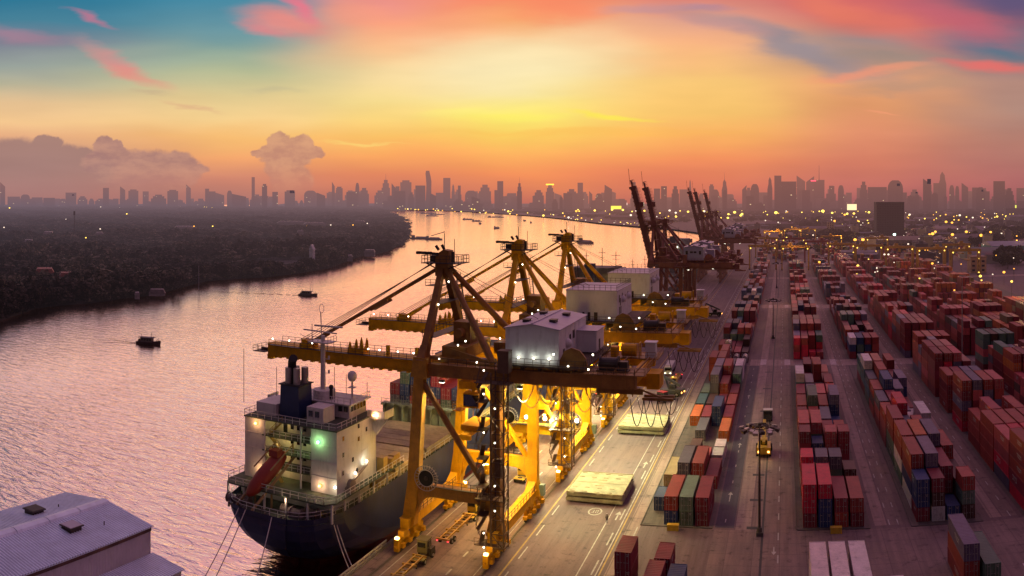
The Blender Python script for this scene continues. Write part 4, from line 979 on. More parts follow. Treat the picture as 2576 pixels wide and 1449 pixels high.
crane(381., 'maroon quay crane with boom raised, nearest of the raised ones, tallest in view', True, 'gable', True, False)
crane(416., 'maroon quay crane with boom raised, second of the nearer raised pair', True, 'gable', True, False)
crane(609., 'hazy maroon crane with boom raised, leftmost of the far three', True, 'gable', True, False)
crane(648., 'hazy maroon crane with boom raised, middle of the far three', True, 'gable', True, False)
crane(728., 'hazy maroon crane with boom raised, rightmost and smallest of the far three', True, 'gable', True, False)
SOD, WRM, GRN = (1., .60, .10), (1., .72, .32), (.96, .96, .50)
# spots: x, y, z, target x, y, z, factor, angle
crane_lights(139.5, 15000, WRM, [(-57.5, -7.6, 27.2, -57, -22, 0, .45, 110), (-51.5, 7.6, 27.2, -54, 8, 0, 1.1, 120), (-43.5, -7.2, 27.2, -40, -20, 0, .5, 110), (-40.5, 7.8, 27.2, -37, 14, 0, 1.2, 120), (-33., 0, 27.2, -31, -6, 0, .45, 120)])
crane_lights(182.3, 26000, GRN, [(-57.5, -7.6, 27.2, -57, -6, 0, 1.1, 120), (-51.5, 7.6, 27.2, -54, 8, 0, 1.1, 120), (-43.5, -7.2, 27.2, -42, -14, 0, 1.9, 105), (-40.5, 7.8, 27.2, -37, 10, 0, .9, 120)])
crane_lights(225.3, 32000, GRN, [(-57.5, -7.6, 27.2, -57, -6, 0, 1.2, 120), (-51.5, 7.6, 27.2, -54, 8, 0, 1.2, 120), (-43.5, -7.2, 27.2, -40, -16, 0, 1.6, 120), (-40.5, 7.8, 27.2, -37, 10, 0, .6, 120)])
for Yc, pw in ((139.5, 1.), (182.3, 1.5), (225.3, 1.3)):
    # work lights on the legs and portal that make the paint glow
    lamp('leg_lamp_light', 'POINT', (-54.5, Yc+7.2, 15.), 3800*pw, SOD, radius=.25)
    lamp('leg_lamp_light', 'POINT', (-50.5, Yc+6., 25.), 3200*pw, SOD, radius=.25)
    lamp('leg_lamp_light', 'POINT', (-50.5, Yc+3.5, 7.5), 2800*pw, SOD, radius=.25)
    lamp('leg_lamp_light', 'SPOT', (-43.0, Yc-9.5, 20.), 3200*pw, SOD, None, (-46., Yc+11, 8.), .25, 90, .6)
    if Yc > 150:
        for x_ in (-54.8, -50.6, -43.6):
            MB().sph((x_, Yc-11.3, 12.2), .42, 10, 8).build('portal_lamp', m_lampw, [o for o in bpy.data.objects if o.name.startswith('quay_crane') and abs(o.location.y-Yc) < .5][0], (0, -Yc, 0))
        lamp('portal_lamp_light', 'POINT', (-49, Yc-12.2, 12.2), 5200, GRN, radius=.4)
        lamp('leg_lamp_light', 'POINT', (-40.5, Yc-9., 26.), 1800*pw, (1., .78, .12), radius=.25)
for x_, y_, z_ in ((-59., 121., 4.5), (-46.6, 120.5, 3.6), (-58.5, 161., 4.5), (-46.6, 158., 3.6)):
    lamp('bogie_lamp_light', 'POINT', (x_+1.2, y_, z_), 420, SOD, radius=.15)

# ------------------------------------------------------------------ moored ship (stern to the camera)
m_hull = mat('navy hull paint', (.020, .026, .085), .40, var=.3, scale=.25, grime=.25, spec=.5, fine=.1)
m_boot = mat('red bottom paint', (.16, .018, .015), .6, var=.4)
m_sw = mat('ship white paint', (.66, .61, .57), .55, var=.10, scale=.3, grime=.30)
m_deck = mat('green deck paint', (.075, .095, .060), .75, var=.35, scale=.6, grime=.5)
m_hatch = mat('hatch cover paint', (.40, .30, .17), .75, var=.3, scale=.3, grime=.5)
m_blue = mat('funnel blue paint', (.015, .030, .10), .4, var=.15)
m_ship_y = mat('ship derrick yellow', (.42, .27, .06), .5, var=.2, grime=.4)
m_win = mat('dark window', (.015, .015, .02), .1, spec=.8)
SX = -79.2
def outline(y0, hb, ys, n_corner=5, sheer=0., bow=272., flare=1.):
    """half outline of the hull at one height, stern centre to bow"""
    pts = [(0, y0), (hb*.55, y0+.1)]
    for k in range(n_corner+1):
        t = k/n_corner*math.pi/2; pts.append((hb*.55+(11.0*flare-hb*.55)*math.sin(t), y0+.4+(ys-y0)*(1-math.cos(t))))
    for y in (150., 180., 210., 235.): pts.append((11.0*flare, y))
    for k in range(1, 7):
        t = k/6; pts.append((11.0*flare*(1-t**2.2), 235+(bow-235)*t))
    return pts
def ship(name, label, dy, mats, full=True):
    s = thing('cargo_ship', label, 'ship', (SX, dy, 0))
    lv = [(8.2, 109.2, 8.6, 120.), (6.2, 109.4, 8.2, 121.), (4.2, 110.2, 7.2, 123.), (2.2, 111.6, 5.8, 127.), (.4, 113.6, 4.0, 132.), (-1.2, 116.4, 2.2, 138.), (-2.4, 119., 1.0, 144.), (-4.5, 121., .5, 150.)]
    mb = MB(); rings = []
    for z, y0, hb, ys in lv:
        h = outline(y0, hb, ys, bow=272+z*.9); ring = h + [(-x, y) for x, y in h[::-1]][:-1][:] ; rings.append([(x, y, z) for x, y in ring])
    n = len(rings[0])
    for a, b, l in zip(rings[:-1], rings[1:], lv[1:]):
        for i in range(n):
            j = (i+1) % n; mb.quad(a[i], a[j], b[j], b[i], 1 if l[0] < -1.5 else 0)
    mb.build('hull', [mats[0], m_boot], s, smooth=False)
    MB().poly([(x, y, 7.25) for x, y, z in rings[0]]).build('main_deck', m_deck, s)
    return s, [(x, y) for x, y, z in rings[0]]
sh, deck = ship('cargo_ship', 'navy hulled container ship moored stern first with white deckhouse and blue funnel', 0, [m_hull])
def half(sgn, ymax): return [(sgn*abs(x), y) for x, y in deck[:12] if y <= ymax]
rl = half(-1, 152)[::-1] + half(1, 152)[1:]
MB().rail([(x*.985, y+.1, 8.2) for x, y in rl], h=1.1, t=.07, gap=1.3).build('stern_railing', m_sw, sh)
# upper deck slab carried on posts, railings around
up = [(-10.9, 114.5), (-9.6, 112.8), (9.6, 112.8), (10.9, 114.5), (10.9, 139), (-10.9, 139)]
ud = MB(); ud.poly([(x, y, 10.4) for x, y in up]); ud.poly([(x, y, 10.15) for x, y in up][::-1])
for a, b in zip(up, up[1:]+up[:1]): ud.quad((a[0], a[1], 10.15), (b[0], b[1], 10.15), (b[0], b[1], 10.4), (a[0], a[1], 10.4))
ud.build('upper_deck', m_deck, sh)
MB().rail([(-10.9, 139, 10.4)] + [(x, y, 10.4) for x, y in up[:4]] + [(10.9, 139, 10.4)], h=1.1, t=.08, gap=1.5).build('deck_railing', m_sw, sh)
ps = MB()
for x_, y_ in [(x_, y_) for y_ in (113.9, 118, 123, 128, 133, 138) for x_ in (-10.5, 10.5)] + [(x_, 113.1) for x_ in (-6.4, -2.2, 2.2, 6.4)]:
    MB().bar((x_, y_, 7.2), (x_, y_, 10.15), .3).build('deck_post', m_sw, sh)
MB().box(-8., 8., 117.8, 131, 7.25, 10.15).build('lower_house', m_sw, sh)
# deckhouse with the recessed aft stair bay
X0, X1 = -9.5, 9.3; RX0, RX1 = -5.3, 4.3
dh = MB(); dh.box(X0, RX0, 117.4, 131, 10.4, 20.8).box(RX1, X1, 117.4, 131, 10.4, 20.8).box(RX0, RX1, 120.6, 131, 10.4, 20.8)
dh.box(X0-.02, X1+.02, 131, 131.02, 10.4, 20.8)
for z in (13., 15.6, 18.2):
    for a, b in ((X0, RX0), (RX1, X1)): dh.box(a, b, 117.33, 117.4, z, z+.09)
    dh.box(X1, X1+.05, 117.4, 131, z, z+.06)
house = dh.build('deckhouse', m_sw, sh)
for z in (13., 15.6, 18.2):
    MB().box(RX0-.3, RX1, 117.1, 120.6, z-.08, z+.1).build('balcony', m_deck, house)
    MB().rail([(RX0-.3, 117.15, z+.1), (RX1, 117.15, z+.1)], h=1., t=.07, gap=1.1).build('balcony_railing', m_sw, house)
st = MB()
for k, z in enumerate((10.4, 13., 15.6, 18.2)):
    a, b = ((RX0+.7, 118, z), (RX0+3.4, 118, z+2.6)) if k % 2 else ((RX0+3.4, 118, z), (RX0+.7, 118, z+2.6))
    st.bar(a, b, .7, .16); st.rail([a, b], h=.9, gap=.9)
st.build('stairs', m_ship_y, house)
for x_ in (RX0+.3, RX1-1.9): MB().bar((x_, 117.2, 10.4), (x_, 117.2, 20.8), .25).build('stair_post', m_sw, house)
for x_, y_, z_ in ((X1, 119.2, 18.9), (X1, 119.2, 16.2), (X1, 119.2, 13.2), (X1, 122.4, 14.6), (X1, 124.4, 17.6), (X1, 124.4, 19.8), (X1, 127.2, 18.6), (X1, 129.8, 18.8), (X1, 123.8, 12.4)):
    MB().box(x_+.01, x_+.06, y_, y_+.55, z_, z_+.75).build('porthole_window', m_win, house)
for x_ in (-1.9, -.6, .7):
    for z_ in (13.9, 16.5, 19.): MB().box(x_, x_+.6, 120.52, 120.6, z_, z_+.8).build('porthole_window', m_win, house)
for x_, z_ in ((-3.4, 18.3), (2.4, 15.7), (2.6, 13.1), (2.9, 10.45)): MB().box(x_, x_+.8, 120.5, 120.6, z_, z_+1.9).build('cabin_door', m_win, house)
# bridge deck
MB().box(X0-.1, X1+.1, 117.2, 131.6, 20.8, 21.0).build('bridge_deck', m_deck, sh)
MB().rail([(X0, 131, 21), (X0, 117.3, 21), (X1, 117.3, 21), (X1, 124, 21)], h=1.1, t=.07, gap=1.4).build('bridge_railing', m_sw, sh)
wh = MB(); wh.box(-6.0, 7.2, 125.2, 131.2, 21., 23.4).box(-8.6, -4.4, 119.6, 126, 21., 23.1).box(1.9, 5.2, 119.8, 123.6, 21., 23.6).box(-6.2, 7.9, 124.4, 131.8, 23.4, 23.6).build('wheelhouse', m_sw, sh)
wheel = bpy.data.objects['wheelhouse']
for y_ in (125.7, 126.8, 127.9, 129., 130.1): MB().box(7.21, 7.27, y_, y_+.75, 22.1, 23.0).build('wheelhouse_window', m_win, wheel)
for x_ in (5.0, 6.1): MB().box(x_, x_+.8, 125.1, 125.19, 22.1, 23.0).build('wheelhouse_window', m_win, wheel)
for x_ in (2.3, 3.6): MB().box(x_, x_+.8, 119.7, 119.79, 22.0, 23.0).build('wheelhouse_window', m_win, wheel)
MB().cyl((1.0, 127, 23.6), 2.0, 1.5, 18).build('roof_tank', m_sw, wheel)
MB().rail([(-6, 124.6, 23.6), (7.7, 124.6, 23.6), (7.7, 131.6, 23.6)], h=1., t=.07, gap=1.2).build('roof_railing', m_sw, wheel)
for sx in (-1, 1):
    wg = MB()
    wg.box(min(sx*9.0, sx*12.4), max(sx*9.0, sx*12.4), 128.4, 131.8, 20.7, 20.95); wg.box(min(sx*12.3, sx*12.45), max(sx*12.3, sx*12.45), 128.4, 131.8, 20.95, 22.1)
    wg.box(min(sx*9., sx*12.4), max(sx*9., sx*12.4), 128.3, 128.42, 20.95, 22.1); wg.bar((sx*9.3, 130, 18.4), (sx*12, 130, 20.7), .5, 2.4, .5, .6)
    wg.build('bridge_wing', m_sw, sh)
# funnel
fn = MB(); fn.prism([(-4.0, 21.), (0.1, 21.), (-.1, 26.6), (-3.8, 26.6)], 120.2, 124.4); fu = fn.build('funnel', m_blue, sh)
for x_, y_ in ((-2.9, 121.4), (-1.2, 121.4), (-.7, 123.2), (-2.6, 123.3)): MB().cyl((x_, y_, 26.6), .62, 2.9, 12).build('exhaust_pipe', m_bar, fu)
MB().tube([(-2.6, 122., 26.6), (-2.6, 122, 29.6), (-2.3, 121.6, 30.6), (-1.6, 121., 31.3)], .75, 10).build('exhaust_cowl', m_black, fu)
MB().box(-4.2, .3, 120., 124.6, 26.6, 26.75).build('funnel_cap', m_black, fu)
# masts
rm = MB(); rm.tube([(.6, 127.2, 25), (.6, 127.2, 34.6)], .48, 10, r2=.36); rm.box(-1.6, 2.6, 125.6, 128.6, 33.4, 33.6); rm.rail([(-1.6, 125.6, 33.6), (2.6, 125.6, 33.6), (2.6, 128.6, 33.6)], h=1., t=.07, gap=.9)
rm.bar((-3.4, 127, 35.4), (3.6, 127, 35.2), .22); rm.bar((-.8, 126.6, 36.4), (5.2, 126.2, 36.5), .35, .28); rm.bar((.3, 127.2, 34.6), (.1, 127.2, 38.8), .13); rm.bar((-1.6, 127, 33.6), (-1.6, 127, 36.6), .1)
rm.tube([(.3+.5*math.cos(t), 127.2, 39.4+.8*math.sin(t)) for t in np.linspace(0, 6.28, 13)], .05, 4)
for z in (28, 30.5): rm.bar((.6, 127, z), (2.1, 127, z), .08); rm.box(1.8, 2.1, 126.9, 127.1, z, z+.6)
rm.bar((-4.6, 127.6, 34.4), (-1.6, 127.6, 33.2), .07); rm.build('radar_mast', m_sw, sh)
sm = MB(); sm.tube([(5.8, 128.6, 23.6), (5.8, 128.6, 26.6)], .18, 8); sm.box(5.2, 6.4, 128., 129.2, 25.6, 25.7); sm.build('satellite_mast', m_sw, sh)
MB().sph((5.8, 128.6, 27.6), .85, 16, 12, sz=1.15).build('radome', m_sw, sh, smooth=True)
for x_, y_, h_ in ((-8, 125, 5.4), (-5, 131, 4), (3.2, 131, 4.2), (7.4, 131.2, 3.2), (-10.2, 118., 9.5), (4.4, 124.8, 6.8)): MB().bar((x_, y_, 23.), (x_, y_, 23.+h_), .07).build('antenna', m_black, sh)
an = MB(); an.tube([(2.9, 126.2, 23.6), (2.9, 126.2, 25.6)], .3, 8); an.sph((2.9, 126.2, 25.8), .45, 8, 6); an.build('vent_cowl', m_black, sh)
# free-fall lifeboat in its cradle
lb = MB(); a, b = Vector((-1.4, 118.0, 15.8)), Vector((-4.6, 111.6, 9.4)); d = (b-a)
lb.tube([a+d*t for t in (0, .06, .18, .4, .6, .8, .93, 1.)], 1., 14)
for j, rr in enumerate((.35, .95, 1.3, 1.45, 1.45, 1.25, .85, .25)):
    for q in range(14):
        v = Vector(lb.v[j*14+q]); cpt = a+d*(0, .06, .18, .4, .6, .8, .93, 1.)[j]; lb.v[j*14+q] = tuple(cpt+(v-cpt)*rr)
lifeboat = lb.build('lifeboat', mat('lifeboat red', (.30, .035, .018), .45, var=.15), sh, smooth=True)
MB().box(-2.9, -1.2, 115.4, 117., 15.4, 16.5).build('lifeboat_cabin', mat('lifeboat red'), lifeboat)
cr = MB()
for sx in (-1.7, 1.7):
    p0, p1 = Vector((-1.4+sx, 118.6, 15.2)), Vector((-4.9+sx, 110.9, 7.4)); cr.bar(p0, p1, .3, .4); cr.bar((-1.4+sx, 118.2, 15.4), (-1.6+sx, 118.2, 17.4), .25); cr.bar((-1.5+sx, 118, 17.2), (-3.3+sx, 114, 13.6), .18); cr.bar((-3.2+sx, 114.2, 7.3), (-3.2+sx, 114.2, 11.2), .25)
cr.build('lifeboat_cradle', mat('cradle tan', (.34, .20, .09), .6, var=.2), sh)
# winches, bollards, hose reels and crane on the poop
m_winch = mat('winch drums', (.22, .17, .15), .6, var=.35, grime=.4)
for x_, y_ in ((-8.4, 112.6), (-6.2, 113.0), (2.2, 113.6), (4.2, 113.2), (6.2, 114.6)):
    wn = MB(); wn.cyl((x_-.9, y_, 8.), .62, 1.8, 12, 'x'); wn.cyl((x_-1.1, y_, 8.), .85, .15, 12, 'x'); wn.cyl((x_+.95, y_, 8.), .85, .15, 12, 'x'); wn.box(x_-1.2, x_+1.2, y_-.5, y_+.5, 7.25, 7.6); wn.build('mooring_winch', m_winch, sh)
for x_, y_ in ((-4.6, 110.3), (0.4, 110.2), (3.4, 110.4), (7.4, 111.6), (-7.4, 110.6), (9.2, 115.)):
    MB().cyl((x_-.35, y_, 7.25), .2, .8, 8).cyl((x_+.35, y_, 7.25), .2, .8, 8).build('bollard', m_winch, sh)
MB().cyl((9.9, 120.5, 11.4), 1.0, .7, 14, 'x').box(9.4, 10.8, 119.4, 121.6, 10.4, 10.7).bar((9.8, 119.5, 11), (9.9, 126.5, 13.2), .35).build('provision_crane', m_winch, sh)
MB().box(9.3, 10.6, 131.4, 133., 10.4, 13.0).cyl((10.2, 134.6, 10.4), .7, 1.8, 10).box(9.2, 10.4, 136, 138.4, 10.4, 12.2).build('deck_lockers', m_ship_y, sh)
# cargo deck: coamings, hatch covers, lashing bridge, wing passages
cv = MB()
for y0, y1 in ((138.5, 151.5), (152.3, 168.6), (171.2, 252)):
    cv.box(-9.4, 9.4, y0, y1, 8.25, 9.0)
for y_ in (141.6, 144.8, 148.1, 155.5, 158.8, 162.): cv.box(-9.35, 9.35, y_, y_+.12, 9.0, 9.06)
cv.build('hatch_cover', m_hatch, sh); MB().box(-9.2, 9.2, 132., 252, 7.25, 8.25).build('hatch_coaming', m_ship_y, sh)
MB().rail([(10.8, 139, 8.2), (10.9, 250, 8.2)], h=1.1, t=.07, gap=2.4).build('side_railing', m_sw, sh)
lbm = MB()
for x_ in np.arange(-9.4, 9.5, 2.35): lbm.box(x_-.12, x_+.12, 169.6, 170.9, 8.2, 12.2); lbm.box(x_-.5, x_+.5, 169.3, 170.9, 12.0, 12.4)
lbm.box(-9.8, 9.8, 169.4, 170.9, 12.4, 12.55); lbm.rail([(-9.8, 169.4, 12.55), (9.8, 169.4, 12.55)], h=1., t=.08, gap=1.2); lbm.box(-9.6, 9.6, 170.6, 170.8, 8.2, 12.2)
lbm.build('lashing_bridge', mat('pale green steel', (.26, .30, .22), .6, var=.2, grime=.4), sh)
# deck lamps
def slamp(x, y, z, m, name='deck_lamp', r=.22):
    MB().sph((x, y, z), r, 8, 6).build(name, m, sh)
for x, y, z, m, pw, c in ((-6.9, 117.0, 20.0, m_lampo, 55, (1,.55,.25)), (5.9, 117.0, 18.8, m_lampg, 60, (.45,1,.35)), (-5.9, 117.0, 12.2, m_lampo, 60, (1,.6,.3)), (6.2, 117.0, 11.6, m_lampo, 55, (1,.65,.4)), (9.2, 117.0, 11.9, m_lampw, 40, (1,.8,.5)),
                        (9.75, 122.8, 12.7, m_lampw, 45, (1,.75,.45)), (9.8, 126.6, 13.7, m_lampw, 55, (.9,1,.8)), (10.4, 127.9, 21.4, m_lampo, 60, (1,.6,.35)), (-2.6, 119.6, 17.7, m_lampy, 45, (1,.75,.3)), (-2.6, 119.6, 15.2, m_lampy, 45, (1,.75,.3)), (-2.6, 119.6, 12.6, m_lampy, 45, (1,.75,.3)),
                        (-2.6, 119.6, 20.3, m_lampy, 30, (1,.75,.3)), (-8.7, 114.4, 9.8, m_lampw, 25, (1,.85,.6))):
    slamp(x, y, z, m); lamp('deck_lamp_light', 'POINT', (SX+x+(.35 if x >= 9.3 else 0), y-.45 if x < 9.3 else y, z), pw*1.7, c, radius=.15)
lamp('stair_bay_light', 'POINT', (SX+1.5, 118.8, 17.6), 60, (.75, .95, .35), radius=.2); lamp('poop_light', 'POINT', (SX+2, 112.6, 9.7), 60, (1, .7, .45), radius=.3)
lamp('hatch_flood_light', 'SPOT', (-61.5, 150, 30), 11000, (1., .72, .30), None, (-80, 153, 9), .4, 100, .6)
lamp('hull_flood_light', 'SPOT', (-64, 156, 30), 16000, (1., .74, .40), None, (-80, 171, 16), .4, 56, .6)
# mooring lines
ml = [((SX-4.6, 109.2, 8.1), (-83.4, 96, -2.9)), ((SX-3.2, 109.2, 8.1), (-80.8, 95, -2.9)), ((SX+2.0, 109.3, 8.0), (-72.6, 95.5, -2.5)), ((SX+9.3, 115.6, 8.0), (-65.6, 114.2, .4)), ((SX+9.4, 116.2, 8.0), (-65.6, 115.2, .4))]
for a, b in ml:
    a, b = Vector(a), Vector(b); pts = [a.lerp(b, t)-Vector((SX, 0, 1.1*4*t*(1-t)*.6)) for t in np.linspace(0, 1, 9)]
    MB().tube(pts, .085, 5).build('mooring_rope', mat('mooring rope', (.62, .56, .50), .8), sh)

# other ships farther up the quay
def far_ship(dy, label, hl, hz, bx, hm, tall, scale=1.):
    s = thing('cargo_ship', label, 'ship', (-79.5, dy, 0))
    h = [(-10.6, -hl/2), (10.6, -hl/2), (11, hl*.35), (7, hl*.45), (0, hl/2), (-7, hl*.45), (-11, hl*.35)]
    mb = MB(); mb.poly([(x, y, 7) for x, y in h])
    for a, b in zip(h, h[1:]+h[:1]): mb.quad((a[0]*.9, a[1], -4), (b[0]*.9, b[1], -4), (b[0], b[1], 7), (a[0], a[1], 7))
    mb.build('hull', mat('far hull paint', (.03, .035, .05), .6, haze=True), s)
    MB().box(-9.5, 9.5, bx, bx+13, 7, tall).box(-11.5, 11.5, bx+9, bx+12, tall-3.2, tall-.4).build('deckhouse', hm, s)
    MB().box(-3, 1, bx-5, bx-1, 7, tall+2).build('funnel', mat('far funnel', (.07, .08, .10), .6, haze=True), s)
    q = MB()
    for x_, h_, cross in ((-5, 6, 2.4), (2, 8, 3), (8, 6.5, 4)):
        q.bar((x_, bx+7, tall), (x_, bx+7, tall+h_), .22); q.bar((x_-cross/2, bx+7, tall+h_*.75), (x_+cross/2, bx+7, tall+h_*.75), .16); q.bar((x_-cross/2.5, bx+7, tall+h_*.5), (x_+cross/2.5, bx+7, tall+h_*.5), .12)
    q.build('mast', m_steel, s)
    for k in range(14):
        MB().sph((random.uniform(-9.5, 11.5), bx-.6, random.uniform(9, tall-1)), .35, 6, 5).build('deck_lamp', random.choice((m_lampw, m_lampy)), s)
    return s
m_far_sh = mat('far ship paint', (.34, .36, .35), .7, haze=True, var=.1)
m_far_dk = mat('far dark house', (.16, .14, .12), .7, haze=True, var=.2)
far_ship(345, 'dark ship behind the third yellow crane, its grey wheelhouse carrying lattice masts', 110, 0, -4, m_far_dk, 30.5)
far_ship(640, 'far pale ship dotted with lamps, moored behind the raised maroon booms', 150, 0, -42, m_far_sh, 31.)
far_ship(500, 'low dark ship lying between the two groups of raised cranes', 120, 0, -50, m_far_sh, 20.)

# ------------------------------------------------------------------ hatch covers laid on the quay
m_pont = mat('laid hatch cover paint', (.34, .32, .20), .7, var=.28, scale=.45, grime=.32, fine=.15)
def pontoon(cx, cy, wd, ln, rz, lab, steps, low=False):
    t = thing('hatch_cover_stack', lab, 'hatch covers', (cx, cy, 0), rz, 'ship hatch covers laid on the quay')
    for k in range(steps):
        mb = MB(); z = .25+k*1.0; e = .12*(k % 2)
        mb.box(-wd/2+e, wd/2-e, -ln/2+e, ln/2-e, z+.1, z+.78); mb.box(-wd/2+.5, wd/2-.5, -ln/2+.5, ln/2-.5, z-.12 if k else z, z+.1)
        for x_ in np.arange(-wd/2+1.2, wd/2-.5, 2.6): mb.box(x_-.35, x_+.35, -ln/2-.12, -ln/2+e, z+.25, z+.72); mb.box(x_-.3, x_+.3, ln/2-e, ln/2+.1, z+.3, z+.72)
        for y_ in np.arange(-ln/2+1.2, ln/2-.5, 2.4): mb.box(wd/2-e, wd/2+.14, y_-.3, y_+.3, z+.25, z+.7)
        mb.build('hatch_panel', m_pont, t)
    tp = MB(); z = .25+(steps-1)*1.0+.78
    for y_ in (-ln/2+.9, -ln/2+3.2, ln/2-3.2, ln/2-.9):
        for x_ in np.arange(-wd/2+1, wd/2-.4, 2.5): tp.box(x_-.5, x_+.5, y_-.06, y_+.06, z, z+.09)
    tp.box(-wd/2, wd/2, -ln/2, -ln/2+.14, z, z+.1); tp.box(-wd/2, wd/2, ln/2-.14, ln/2, z, z+.1); tp.box(wd/2-.14, wd/2, -ln/2+.14, ln/2-.14, z, z+.1); tp.box(-wd/2, -wd/2+.14, -ln/2+.14, ln/2-.14, z, z+.1)
    for y_ in (-1.5, 1.7): tp.box(-.9, .9, y_-.2, y_+.2, z, z+.07)
    tp.box(-wd/2+.2, wd/2-.2, -.07, .0, z, z+.06)
    tp.build('lashing_sockets', m_hatch, t)
    bs = MB()
    for x_ in (-wd/2+1, 0, wd/2-1): bs.box(x_-.25, x_+.25, -ln/2+.4, ln/2-.4, .0, .25)
    bs.build('timber_bearers', m_steel, t)
ax, ay = P(1512, 1222, 1.5); pontoon(ax, ay, 11.2, 12.6, 0., 'larger pale hatch cover stack under bright floodlight, nearest on the quay', 2)
ax, ay = P(1618, 1063, 1.5); pontoon(ax+.4, ay, 11.6, 12.6, 0., 'pale hatch cover stack farther up the quay, under the hanging hoses', 2)

# ------------------------------------------------------------------ riverside warehouse (lower left)
m_tin = mat('corrugated wall', (.62, .56, .60), .55, var=.10, scale=.3, grime=.18)
m_tinr = mat('corrugated roof', (.72, .82, .97), .42, .1, var=.14, scale=.25, grime=.15); m_tinv = mat('shaded roof valleys', (.36, .42, .55), .5, var=.3, scale=.4)  # valley colour darkened to stand in for shade between the ribs
wh_ = thing('warehouse', 'pale corrugated riverside warehouse with gabled roof and two roof hatches', 'warehouse', (0, 0, 0))
struct(MB().box(-112, -79, 30, 91.6, -6, -1.2).build('pier', m_quayface))
MB().box(-105.5, -86.2, 40, 90.7, -1.2, 9.9).build('wall', m_tin, wh_)
cw = MB(); y_ = 40.
while y_ < 90.6: cw.box(-86.2, -86.12, y_, y_+.12, -1.2, 9.3); y_ += .30
cw.build('wall_ribs', m_tin, wh_)
dk = MB(); dk.box(-86.2, -86.05, 40, 90.7, 9.3, 9.95).build('eaves_flashing', m_red if False else mat('rusty flashing', (.12, .06, .05), .8, var=.4), wh_)
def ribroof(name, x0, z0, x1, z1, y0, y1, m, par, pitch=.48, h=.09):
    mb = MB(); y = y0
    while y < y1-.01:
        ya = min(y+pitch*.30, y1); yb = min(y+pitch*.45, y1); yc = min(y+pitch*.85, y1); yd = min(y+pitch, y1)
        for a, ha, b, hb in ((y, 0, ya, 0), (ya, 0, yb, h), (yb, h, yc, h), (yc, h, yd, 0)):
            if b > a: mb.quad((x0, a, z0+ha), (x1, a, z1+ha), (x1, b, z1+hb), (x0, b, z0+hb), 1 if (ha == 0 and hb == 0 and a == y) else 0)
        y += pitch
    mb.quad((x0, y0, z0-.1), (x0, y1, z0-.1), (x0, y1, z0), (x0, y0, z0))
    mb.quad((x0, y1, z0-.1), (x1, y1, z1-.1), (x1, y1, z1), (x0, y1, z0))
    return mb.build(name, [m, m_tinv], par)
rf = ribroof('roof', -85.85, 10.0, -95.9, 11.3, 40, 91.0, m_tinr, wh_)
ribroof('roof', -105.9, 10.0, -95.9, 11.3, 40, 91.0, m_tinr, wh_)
rg = MB()
for y_ in np.arange(41.9, 85.2, 6.1): rg.prism([(-96.9, 11.22), (-94.9, 11.22), (-95.1, 11.55), (-95.9, 11.72), (-96.7, 11.55)], y_, y_+5.95)
rg.build('ridge_cap', m_tinr, rf)
for x_, y_, z_, top in ((-90.6, 0, 10.75, m_hroof), (-100.7, 0, 10.72, m_steel)):
    px_, py_ = (180, 1322) if x_ > -95 else (86, 1280)
    X_, Y_ = P(px_, py_, 11.3)
    rh = MB().box(-1.05, 1.05, -1.05, 1.05, -.35, .35).box(-1.3, 1.3, -1.3, 1.3, .35, .5).build('roof_hatch', m_steel, wh_, (X_, Y_, 10.95 if x_ > -95 else 10.9))
    MB().box(-1.15, 1.15, -1.15, 1.15, .503, .56).build('hatch_lid', top, rh)
for px_, py_ in ((262, 1318), (147, 1275)):
    X_, Y_ = P(px_, py_, 10.8); MB().bar((X_, Y_, 10.6), (X_, Y_, 11.2), .12).build('roof_vent_pipe', m_steel, wh_)
MB().box(-86.1, -80., 50, 90.6, -1.2, 5.3).build('annex_wall', m_tin, wh_)
ribroof('annex_roof', -79.7, 5.35, -86.1, 5.95, 50, 91.0, m_tinr, wh_, .42, .04)

